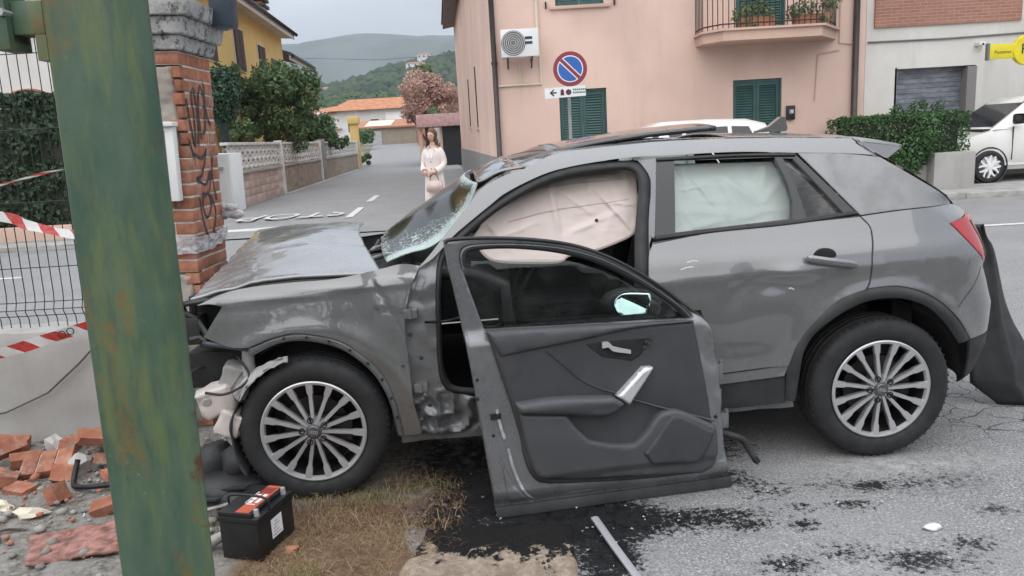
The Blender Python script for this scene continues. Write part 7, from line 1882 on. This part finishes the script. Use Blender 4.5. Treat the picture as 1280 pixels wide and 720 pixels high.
# ------------------------------------------------------------------ wreckage on the ground
q = MB()
for (c, s_, sc) in (((-1.36, 3.30, .07), 1, (.20, .12, .07)), ((-1.22, 3.22, .05), 2, (.16, .09, .05)), ((-1.45, 3.42, .12), 3, (.12, .1, .12)), ((-1.30, 3.36, .16), 4, (.10, .08, .09))):
    v, f = lump(1, s_, 2, .4, sc); q.add(v, f, Matrix.Translation(c))
for k in range(6):
    a = Vector((-1.5 + .07 * k, 3.2 + .03 * (k % 3), .05 + .03 * (k % 2))); q.add(*(lambda m_: (m_.v, m_.f))(MB().box(0, 0, 0, .22, .03, .008)), Matrix.Translation(a) @ Matrix.Rotation(.3 * k - .6, 4, 'Z') @ Matrix.Rotation(-.25 + .1 * k, 4, 'Y'))
tag(q.build('bumper_wreckage', M_blkpl, None, sharp=60), 'heap of broken black bumper plastic in front of the front wheel', 'bumper wreckage')
tag(MB().box(-.16, -.012, 0, .16, .012, .004, M=Matrix.Translation((-1.30, 3.10, .075)) @ Matrix.Rotation(radians(12), 4, 'Z') @ Matrix.Rotation(radians(-8), 4, 'Y')).build('trim_strip', M_greyplastic), 'short grey trim strip on the black bumper wreckage', 'trim strip')
# metal strip at bottom
ms_ = MB()
P_ = [(.285, 2.885, .03), (.335, 2.69, .016), (.383, 2.50, .010), (.44, 2.28, .010)]
V = []; F = []
for i, p in enumerate(P_):
    for (dx, dz) in ((-.017, 0), (-.017, .008), (.0, .011), (.013, .006), (.013, 0)): V.append((p[0] + dx, p[1] + dx * .25, p[2] + dz))
for i in range(3):
    for j in range(5): F.append((i * 5 + j, i * 5 + (j + 1) % 5, (i + 1) * 5 + (j + 1) % 5, (i + 1) * 5 + j))
F += [(4, 3, 2, 1, 0), (15, 16, 17, 18, 19)]
tag(obj('metal_strip', V, F, M_satin, None, sharp=40), 'narrow bright metal strip lying on the oily ground below the torn door', 'metal strip')
# sandy board stained with oil
def boardmat():
    N = Nodes('sandy_board'); P = N.pos(); s_ = N.sep(P)
    col = N.mix(N.ramp(N.noise(30, 6, .7, P), .3, .7), (.34, .265, .20), (.54, .44, .345))
    col = N.mix(N.ramp(N.noise(9, 6, .7, P), .42, .66, 0, .7), col, (.22, .165, .12))
    e = N.math('ADD', N.ramp(s_[1], 2.48, 2.92, -.10, .62), N.math('MULTIPLY_ADD', N.noise(10, 7, .74, P), 2.0, -1.0)); e = N.math('ADD', e, N.ramp(s_[0], -.45, .05, -.05, .12))
    N.p(base=N.mix(N.ramp(e, .20, .30), col, (.010, .009, .009)), rough=N.ramp(e, .2, .3, .9, .6), spec=.3, normal=N.bump(N.noise(38, 7, .75, P), 1.0, .022))
    return N.m
V = []; F = []; n1, n2 = 60, 46
for i in range(n1):
    for j in range(n2):
        a, b_ = i / (n1 - 1), j / (n2 - 1); y = 2.30 + .62 * b_ - .03 * a; x0 = -.56 + .16 * b_ + .012 * mnoise.noise(Vector((0, b_ * 8, 1))); x = x0 + (.197 - .02 * (1 - b_) - x0) * a
        e = min(a, 1 - a, 1 - b_) * 20; z = .010 + .016 * min(1, e) + .012 * mnoise.noise(Vector((x * 9, y * 9, 3))) + .006 * mnoise.noise(Vector((x * 24, y * 24, 3)))
        if i in (0, n1 - 1) or j in (0, n2 - 1): z = -.01
        V.append((x, y, z))
F = [(i * n2 + j, (i + 1) * n2 + j, (i + 1) * n2 + j + 1, i * n2 + j + 1) for i in range(n1 - 1) for j in range(n2 - 1)]
tag(obj('sandy_slab', V, F, boardmat(), None, smooth=True), 'sand coloured flat slab soaked with black oil at the bottom edge', 'slab')
# white scrap, leaf scraps
v, f = lump(.035, 3, 2, .5, (1, .55, .35)); o = obj('paper_scrap', v, f, M_swht, None, smooth=True, loc=(1.57, 2.71, .008)); tag(o, 'small crumpled white paper scrap on the asphalt', 'paper scrap')
v, f = lump(.03, 8, 2, .6, (1, .7, .6)); o = obj('brick_fragment', v, f, M_terra, None, sharp=50, loc=(-.93, 2.79, .02)); tag(o, 'small orange brick fragment in the dry grass beside the battery', 'brick fragment')
# red mat / tile sheet
V = []; F = []
for i in range(30):
    for j in range(16):
        a, b_ = i / 29, j / 15; x = -1.97 + .33 * a - .13 * b_ + .012 * mnoise.noise(Vector((a * 5, b_ * 5, 1))); y = 2.77 + .25 * b_ + .08 * a + .01 * mnoise.noise(Vector((a * 7, b_ * 7, 4)))
        V.append((x, y, .030 + .012 * mnoise.noise(Vector((x * 6, y * 6, 1))) + .008 * mnoise.noise(Vector((x * 20, y * 20, 2)))))
F = [(i * 16 + j, (i + 1) * 16 + j, (i + 1) * 16 + j + 1, i * 16 + j + 1) for i in range(29) for j in range(15)]
o = obj('red_tile', V, F, mat('dusty_red_tile', (.26, .13, .105), .95, var=.5, scale=22, bump=.8, bscale=30, bdist=.01), None, smooth=True); md = o.modifiers.new('solid', 'SOLIDIFY'); md.thickness = .012
tag(o, 'flat dusty red tile sheet lying in the rubble at the lower left', 'tile')
# bricks and rubble below the wall
def rubblebrick(label, x, y, z, rz, rx=0, ry=0, L=.20, W_=.10, H_=.055, seed=0, m=None):
    bm = bmesh.new(); bmesh.ops.create_cube(bm, size=1); bmesh.ops.subdivide_edges(bm, edges=bm.edges[:], cuts=2, use_grid_fill=True)
    for v in bm.verts:
        d = mnoise.noise(v.co * 3 + Vector((seed * 2.3, seed, 0))) * .10
        if v.co.x > .3: d -= .25 * abs(mnoise.noise(v.co * 2.1 + Vector((seed, 3, 1))))
        v.co = Vector((v.co.x * L * (1 + d), v.co.y * W_ * (1 + d * .5), v.co.z * H_ * (1 + d * .4)))
    bm.verts.index_update(); V = [tuple(v.co) for v in bm.verts]; F = [[q.index for q in f.verts] for f in bm.faces]; bm.free()
    o = obj('brick', V, F, m or M_brick, None, sharp=35, loc=(x, y, z), rot=(rx, ry, rz))
    return tag(o, label, 'brick', 'loose bricks below the concrete wall')
FRAG = ['large whole brick leaning high at the left edge of the rubble heap', 'brick lying flat below the tall leaning brick at the left', 'short brick at the lower left front of the heap', 'dark red broken brick standing upright right of the three mortared bricks', 'square brick stub standing on end on the bare dirt',
        'long brick tilted against the foot of the concrete wall beside the green post', 'whole brick lying flat at the foot of the concrete wall', 'half brick behind the three mortared bricks', 'tilted brick right of the mortar lumps beside the green post', 'orange brick lump on the dirt beside the white plaster flake',
        'small brick piece at the very left edge of the dirt', 'thin curved brick sliver in front of the mortared bricks', 'brick at the left edge touching the concrete wall', 'brick half hidden by the green post above the iron bar', 'small brick end peeping out behind the mortared bricks']
tb = thing('brick_cluster', 'three orange bricks still mortared side by side in the rubble heap', 'brick cluster', (-2.44, 3.74, .05), (radians(24), radians(-3), radians(12)))
for k in range(3):
    q = MB().box(-.12 + k * .082, -.075, -.024, -.045 + k * .082, .075, .024, b=.004).build('brick', M_brick, tb, sharp=50)
MB().box(-.116, -.07, -.028, .116, .07, .016).build('mortar', M_mortar, tb)
for k, (x, y, z, rz, rx, ry, L, H_) in enumerate([(-2.73, 3.86, .10, 1.4, .7, .1, .17, .05), (-2.60, 3.82, .05, .6, .2, .1, .15, .05), (-2.56, 3.60, .04, 2.0, .3, .1, .13, .05), (-2.28, 3.60, .05, .1, .9, .2, .11, .05), (-2.19, 3.38, .05, 1.4, 1.2, .1, .085, .06),
        (-2.29, 3.95, .10, .7, .4, .35, .19, .05), (-2.10, 4.08, .04, .1, .2, .1, .20, .05), (-2.47, 4.02, .05, 1.6, .3, .1, .12, .05), (-2.14, 3.74, .06, 1.9, .3, .4, .13, .05), (-1.90, 3.24, .035, .3, .2, -.2, .10, .045), (-2.66, 3.62, .04, .9, .2, .1, .13, .05), (-2.44, 3.50, .025, -.4, .1, .0, .15, .03), (-2.80, 4.02, .07, .4, .4, .2, .17, .05), (-2.02, 3.62, .03, .9, .1, .1, .14, .045), (-2.32, 4.08, .06, .2, .6, .0, .10, .05)]):
    rubblebrick(FRAG[k], x, y, z, rz, rx, ry, L, .085, H_, k)
def stone(label, x, y, r, sc, seed, m, cat='stone', name='rubble_stone'):
    v, f = lump(r, seed, 2, .75, sc, 1.9); o = obj(name, v, f, m, None, sharp=22, loc=(x, y, r * sc[2] * .6), rot=(0, 0, seed)); return tag(o, label, cat)
stone('pale cream lump of mortar lying alone on the grey dirt left of the green post', -2.24, 3.24, .055, (1.3, .8, .6), 3, M_cream)
stone('flat white flake of plaster on the dirt beside a brick fragment', -2.0, 3.24, .05, (1.3, .6, .25), 5, M_swht)
stone('pale chunk of mortar among the bricks at the left edge of the photo', -2.42, 3.32, .05, (1.2, .8, .6), 9, M_cream)
stone('rough grey mortar block leaning on the concrete wall behind the bricks', -2.54, 4.0, .065, (1.0, .6, 1.0), 12, M_concrete)
stone('grey crumbling mortar lump beside the bent iron bar', -2.25, 3.70, .07, (.9, .7, .9), 14, M_concrete)
tag(MB().tube(path(np.array([(-2.20, 3.60, .12), (-2.20, 3.54, .04), (-2.15, 3.48, .03), (-2.0, 3.47, .035), (-1.84, 3.50, .04)]), .02), .013, 7).build('iron_bar', M_dkmetal, None, smooth=True), 'bent dark iron bar lying in the brick rubble', 'iron bar')
for k, (a, b_, lab) in enumerate((((-2.34, 3.02), (-2.16, 3.10), 'short thin dark twig above the red tile'), ((-2.42, 3.2), (-2.30, 3.08), 'dark curled twig at the left edge of the rubble'))):
    tag(MB().tube(path(np.array([(*a, .015), ((a[0] + b_[0]) / 2, (a[1] + b_[1]) / 2 + .015, .03), (*b_, .012)]), .02), .006, 5).build('twig', M_bark, None, smooth=True), lab, 'twig')
SH = []; SF = []; k = 0
for i in range(170):
    x, y = (RNG.uniform(-.6, 2.3), RNG.uniform(2.45, 3.3)) if i % 2 else (RNG.normal(.1, .5), RNG.normal(3.0, .25))
    if x < -.9 or (-.58 < x < .22 and y < 2.95): continue
    r = .003 + .006 * RNG.random() ** 2; a = RNG.uniform(0, 6.28, 3); P_ = [(x + r * cos(q) * RNG.uniform(.5, 1.4), y + r * sin(q), .006 + RNG.uniform(0, .004)) for q in (a[0], a[0] + 2, a[0] + 4.1)]
    SH += P_ + [(p[0], p[1], p[2] + .003) for p in P_]; SF += [(k, k + 2, k + 1), (k + 3, k + 4, k + 5), (k, k + 1, k + 4), (k, k + 4, k + 3), (k + 1, k + 2, k + 5), (k + 1, k + 5, k + 4)]; k += 6
tag(fastmesh('plastic_shards', np.array(SH), np.array(SF), mat('pale_shard', (.50, .52, .52), .25, bump=0), None, 'stuff'), 'tiny pale shards of glass and plastic scattered round the torn door', 'shards', kind='stuff')
# small rubble (nobody could count it)
VV = []; FF = []; k = 0; pr_ = [lump(1, s_, 1, .5, (1, .8, .6)) for s_ in range(5)]
n_ = 1500
for i in range(n_):
    x = -2.75 + RNG.random() * 1.6; y = 2.35 + (RNG.random() ** .7) * 1.8
    if x > -1.25 and y < 3.2: continue
    r = .004 + .016 * RNG.random() ** 3.2 if RNG.random() > .05 else RNG.uniform(.018, .034); pv, pf = pr_[RNG.integers(5)]; a = RNG.uniform(0, 6.28); ca, sa = cos(a), sin(a); q = np.array(pv) * r
    VV.append(np.stack([q[:, 0] * ca - q[:, 1] * sa + x, q[:, 0] * sa + q[:, 1] * ca + y, q[:, 2] + .018 + r * .4], 1)); FF.append(np.array(pf) + k); k += len(pv)
def gravelmat():
    N = Nodes('rubble_crumbs'); N.p(base=N.mix(N.math('GREATER_THAN', N.island(), .72), N.mix(N.island(), (.16, .15, .135), (.38, .36, .33)), (.36, .15, .09)), rough=.95); return N.m
tag(fastmesh('rubble_crumbs', np.vstack(VV), np.vstack(FF), gravelmat(), None, 'stuff'), 'small crumbs of brick and mortar scattered over the dirt', 'rubble', kind='stuff')
# ------------------------------------------------------------------ grass
def blades(name, pts, h, w_, lean, m, label):
    n = len(pts); a = RNG.uniform(0, 2 * pi, n); hh = h * RNG.uniform(.5, 1.4, n); ln = lean * RNG.uniform(.4, 1.3, n) * hh
    d = np.stack([np.cos(a), np.sin(a), np.zeros(n)], 1); s_ = np.stack([-np.sin(a), np.cos(a), np.zeros(n)], 1) * (w_ * RNG.uniform(.6, 1.3, n))[:, None]
    z = np.array([0, 0, 1.0]); P0 = pts; P1 = pts + d * (ln * .35)[:, None] + z * (hh * .62)[:, None]; P2 = pts + d * ln[:, None] + z * (hh * np.maximum(.12, 1 - .45 * lean * RNG.uniform(.4, 1.2, n)))[:, None]
    V = np.stack([P0 - s_, P0 + s_, P1 + s_ * .7, P1 - s_ * .7, P2], 1).reshape(-1, 3); i = np.arange(n)[:, None] * 5
    F = np.vstack([np.hstack([i, i + 1, i + 2]), np.hstack([i, i + 2, i + 3]), np.hstack([i + 3, i + 2, i + 4])])
    return tag(fastmesh(name, V, F, m, None, 'stuff'), label, 'grass', kind='stuff')
def strawmat(name, a, b, c=None):
    N = Nodes(name); col = N.mix(N.island(), a, b)
    if c: col = N.mix(N.ramp(N.noise(5, 4, .6, N.pos()), .45, .62), col, c)
    N.p(base=col, rough=.85, spec=.2); return N.m
def scatter(n, fn):
    x = RNG.uniform(-1.35, -.25, n); y = RNG.uniform(2.3, 4.0, n); p = np.array([fn(a, b_) for a, b_ in zip(x, y)]); k = RNG.random(n) < p
    return np.stack([x[k], y[k], np.full(k.sum(), .008)], 1)
bat = lambda x, y: math.exp(-((x + 1.075) / .11) ** 4 - ((y - 2.865) / .14) ** 4)
def ds_(x, y):
    n_ = .25 * mnoise.noise(Vector((x * 3, y * 3, 5)))
    return (1 - bat(x, y)) * math.exp(-(((x + .72 + n_ * .5) / .36) ** 4)) * float(1 - sstep(3.25, 3.6, y)) * (.45 + .55 * max(0, mnoise.noise(Vector((x * 5, y * 5, 1))) + .5))
M_straw = strawmat('dry_grass', (.15, .085, .045), (.34, .24, .14), (.16, .085, .055))
pts = scatter(26000, ds_)
blades('dry_grass', pts, .030, .0011, 2.6, M_straw, 'matted brown dry grass between the battery and the oil stain')
blades('straw_stalks', scatter(1500, lambda x, y: ds_(x, y) * .55), .055, .0011, 2.1, strawmat('pale_straw', (.22, .15, .085), (.38, .29, .18)), 'longer pale straw stalks lying in the dry grass')
def gs_(x, y):
    a = math.exp(-((x + .80) / .22) ** 2 - ((y - 3.16) / .07) ** 2) + .9 * math.exp(-((x + .55) / .16) ** 2 - ((y - 3.24) / .10) ** 2) + .5 * math.exp(-((x + 1.2) / .09) ** 2 - ((y - 3.0) / .12) ** 2) + .55 * math.exp(-((x + .86) / .08) ** 2 - ((y - 2.55) / .10) ** 2)
    return (1 - bat(x, y)) * min(1, a) * (.3 + .7 * max(0, mnoise.noise(Vector((x * 8, y * 8, 3))) + .4))
M_grass = strawmat('green_grass', (.085, .10, .035), (.20, .205, .085), (.26, .20, .11))
blades('green_grass', scatter(17000, gs_), .055, .0014, 1.1, M_grass, 'thin green grass at the foot of the front wheel and battery')

# ------------------------------------------------------------------ person walking up the side road
pn = thing('person', 'person in a long pale pink coat holding a light bag in front', 'person', (-1.36, 14.9, .03), (0, 0, radians(-24)))
M_skin = mat('skin', (.52, .31, .23), .55, var=.08, scale=20, bump=0); M_coat = clothmat('pale_pink_coat', (.68, .58, .545), (.80, .72, .69)); M_trou = mat('dark_red_trousers', (.09, .04, .04), .9); M_hair = mat('auburn_hair', (.12, .055, .035), .6, var=.4, scale=40, bump=.5, bscale=80)
def skinbody(name, J, E, m, parent, lv=2):
    me = bpy.data.meshes.new(name); me.from_pydata([j[:3] for j in J], E, []); o = bpy.data.objects.new(name, me); me.materials.append(m); link(o, parent)
    sk = o.modifiers.new('skin', 'SKIN'); sk.use_smooth_shade = True
    me.skin_vertices.new() if not me.skin_vertices else None
    for i, j in enumerate(J):
        r = j[3]; me.skin_vertices[0].data[i].radius = r if isinstance(r, tuple) else (r, r)
    me.skin_vertices[0].data[0].use_root = True
    sb_ = o.modifiers.new('sub', 'SUBSURF'); sb_.levels = lv; sb_.render_levels = lv
    return o
J = [(0, 0, .90, (.15, .11)), (0, 0, 1.08, (.135, .10)), (0, .0, 1.28, (.155, .11)), (0, 0, 1.40, (.10, .08)), (0, 0, 1.47, .048), (0, -.01, 1.55, .055),
     (.145, 0, 1.36, .050), (.205, .0, 1.14, .042), (.13, -.16, .98, .036), (.075, -.21, .95, .028), (-.145, 0, 1.36, .050), (-.205, .0, 1.14, .042), (-.13, -.16, .98, .036), (-.075, -.21, .95, .028),
     (.09, 0, .82, .085), (.095, -.02, .48, .058), (.095, .02, .10, .038), (.10, -.10, .035, .035), (-.09, 0, .82, .085), (-.095, .0, .48, .058), (-.095, .05, .10, .038), (-.10, -.07, .035, .035)]
E = [(0, 1), (1, 2), (2, 3), (3, 4), (4, 5), (3, 6), (6, 7), (7, 8), (8, 9), (3, 10), (10, 11), (11, 12), (12, 13), (0, 14), (14, 15), (15, 16), (16, 17), (0, 18), (18, 19), (19, 20), (20, 21)]
bd = skinbody('body', J, E, M_skin, pn)
# head with face
V, F = lump(1, 1, 3, 0, (1, 1, 1)); V = [Vector(v) for v in V]
for i, v in enumerate(V):
    x, y, z = v; wx = .074 * (1 - .22 * max(0, -z)); p = Vector((x * wx, y * .092, z * .112))
    if y < -.75: p.y -= .018 * math.exp(-(x / .16) ** 2 - ((z + .15) / .22) ** 2); p.y += .007 * math.exp(-((abs(x) - .38) / .18) ** 2 - ((z - .08) / .13) ** 2)
    V[i] = p + Vector((0, -.015, 1.64))
hd = obj('head', V, F, M_skin, pn, smooth=True)
for s_ in (-1, 1):
    v, f = lump(.011, 1, 2, 0); obj('eye', v, f, M_blk, hd, smooth=True, loc=(s_ * .03, -.095, 1.65)); v, f = lump(.018, 2, 1, .1, (.5, 1, 1.6)); obj('ear', v, f, M_skin, hd, smooth=True, loc=(s_ * .076, -.01, 1.64))
v, f = lump(.02, 3, 2, .05, (1.2, .4, .35)); obj('mouth', v, f, mat('lips', (.35, .10, .09), .5), hd, smooth=True, loc=(0, -.098, 1.585))
V, F = lump(1, 4, 3, .06, (.094, .112, .128)); V = [(x, y + .018 - (.05 if z < .0 and y < 0 else 0) * 0, z + 1.665) for x, y, z in V]
F = [f for f in F if not (sum(V[i][1] for i in f) / 3 < -.045 and sum(V[i][2] for i in f) / 3 < 1.715)]
hr = obj('hair', V, F, M_hair, pn, smooth=True); md = hr.modifiers.new('s', 'SOLIDIFY'); md.thickness = .015
v, f = lump(1, 6, 2, .2, (.09, .05, .12)); obj('hair', v, f, M_hair, pn, smooth=True, loc=(0, .06, 1.55))
# coat: torso skirt + sleeves + collar, as clothing
V = []; F = []; nr_, nz_ = 40, 26
for j in range(nz_):
    t = j / (nz_ - 1); z = 1.43 - 1.02 * t
    rx = np.interp(z, [.40, .8, 1.05, 1.28, 1.38, 1.43], [.215, .195, .17, .20, .185, .085]); ry = np.interp(z, [.40, .8, 1.05, 1.28, 1.38, 1.43], [.165, .15, .125, .14, .11, .072])
    for i in range(nr_):
        a = 2 * pi * i / nr_; fo = 1 + .08 * t * sin(a * 7 + z * 3) + .03 * mnoise.noise(Vector((cos(a) * 2, sin(a) * 2, z * 5)))
        V.append((rx * cos(a) * fo, ry * sin(a) * fo, z))
for j in range(nz_ - 1):
    for i in range(nr_): F.append((j * nr_ + i, j * nr_ + (i + 1) % nr_, (j + 1) * nr_ + (i + 1) % nr_, (j + 1) * nr_ + i))
ct = obj('coat', V, [f[::-1] for f in F], M_coat, pn, smooth=True); md = ct.modifiers.new('s', 'SOLIDIFY'); md.thickness = .012
for s_ in (-1, 1):
    MB().tube(path(np.array([(s_ * .12, 0, 1.40), (s_ * .185, .0, 1.30), (s_ * .215, .005, 1.13), (s_ * .18, -.09, 1.03), (s_ * .125, -.165, .985)]), .03), .060, 12).build('sleeve', M_coat, pn, smooth=True)
    MB().tube([(s_ * .02, -.09, 1.46), (s_ * .07, -.10, 1.38), (s_ * .03, -.145, 1.22)], [.02, .03, .015], 8).build('lapel', M_coat, pn, smooth=True)
    MB().tube([(s_ * .092, 0, .60), (s_ * .095, .0, .45), (s_ * .097, .02, .10)], [.085, .075, .06], 12).build('trouser_leg', M_trou, pn, smooth=True)
    v, f = lump(1, 5, 2, .05, (.045, .12, .045)); obj('shoe', v, f, M_blkpl, pn, smooth=True, loc=(s_ * .097, -.04, .04))
    # hand: palm with four bent fingers and a thumb
    q = MB(); hx_, hy_, hz_ = s_ * .055, -.225, .95
    v, f = lump(1, 2, 2, .03, (.032, .022, .042)); q.add(v, f, Matrix.Translation((hx_, hy_, hz_)))
    for k in range(4):
        o_ = Vector((hx_ - s_ * .006 + (k - 1.5) * .006, hy_ - .016 + k * .012 - .01, hz_ - .03)); L_ = (.028, .032, .030, .024)[k]
        q.tube([o_, o_ + Vector((-s_ * .008, -.004, -L_)), o_ + Vector((-s_ * .022, .004, -L_ * 1.35)), o_ + Vector((-s_ * .030, .010, -L_ * 1.0))], [.0085, .008, .0075, .006], 7)
    q.tube([(hx_ - s_ * .02, hy_ - .01, hz_ + .012), (hx_ - s_ * .038, hy_ - .018, hz_ - .008), (hx_ - s_ * .042, hy_ - .014, hz_ - .03)], [.010, .009, .007], 7)
    q.build('hand', M_skin, pn, smooth=True)
for k in range(4): MB().lathe([(0, -.004), (.012, -.004), (.012, 0)], 12, 'y', Matrix.Translation((.03, -.160 - .006 * k, 1.16 - .13 * k))).build('coat_button', M_trou, ct)
bgx = thing('handbag', 'light pinkish handbag held in front by the person in the pink coat', 'bag', (-1.35, 14.65, .62), (0, 0, radians(-6)))
V = []; F = []
bm = bmesh.new(); bmesh.ops.create_cube(bm, size=1); bmesh.ops.bevel(bm, geom=bm.edges[:] + bm.verts[:], offset=.12, segments=3, affect='EDGES')
for v in bm.verts: v.co = Vector((v.co.x * (.30 - .05 * v.co.z), v.co.y * .11, v.co.z * .22 + .11))
bm.verts.index_update(); V = [tuple(v.co) for v in bm.verts]; F = [[q.index for q in f.verts] for f in bm.faces]; bm.free()
obj('bag_body', V, F, mat('pale_bag_leather', (.60, .46, .42), .5, var=.08), bgx, smooth=True)
MB().tube(path(np.array([(-.09, -.02, .2), (-.06, -.01, .30), (0, 0, .345), (.06, -.01, .30), (.09, -.02, .2)]), .02), .008, 7).build('bag_handle', M_trou, bgx, smooth=True)
sheet('added_reflection_lawn', np.linspace(-30, 30, 7), [-9.1, -4, 0.7], .006, mat('added_dark_turf', (.045, .055, .03), .95, var=.35, scale=5, bump=.5))  # dark ground added behind the viewer so the car's lower flank reflects darker
# ------------------------------------------------------------------ unseen wall and trees added behind the viewer to darken the car paint's reflections
bhw = MB().box(-30, -9.4, -.1, 30, -9.1, 2.2).build('added_reflection_wall', M_concrete, kind='structure')  # out of view, added only for what the car paint mirrors
cl2 = [(x + RNG.uniform(-.5, .5), -11 + RNG.uniform(-.8, .8), RNG.uniform(1.2, 4.6), RNG.uniform(.8, 1.5)) for x in np.arange(-26, 27, 1.1) for _ in range(2)]
P, d = crown_pts(cl2, 16000)
tr_o = leaves('added_reflection_trees', P, d, .20, M_hedge, None, 'stuff')  # added foliage, cuts the sky mirrored in the car's side
tag(tr_o, 'belt of dark trees across the yard behind the viewer', 'trees', kind='stuff')
# ------------------------------------------------------------------ air
hz = MB().box(-910, -70, -1.5, 910, 2620, 262).build('haze', None, kind='stuff')
hm = bpy.data.materials.new('haze'); hm.use_nodes = True; hm.node_tree.nodes.clear()
ho = hm.node_tree.nodes.new('ShaderNodeOutputMaterial'); hv = hm.node_tree.nodes.new('ShaderNodeVolumePrincipled')
hv.inputs['Color'].default_value = (.82, .90, 1.0, 1); hv.inputs['Density'].default_value = .0003; hv.inputs['Anisotropy'].default_value = .2
hm.node_tree.links.new(hv.outputs[0], ho.inputs['Volume']); hz.data.materials.clear(); hz.data.materials.append(hm)
tag(hz, 'thin bluish haze lying over the hills', 'haze', kind='stuff')
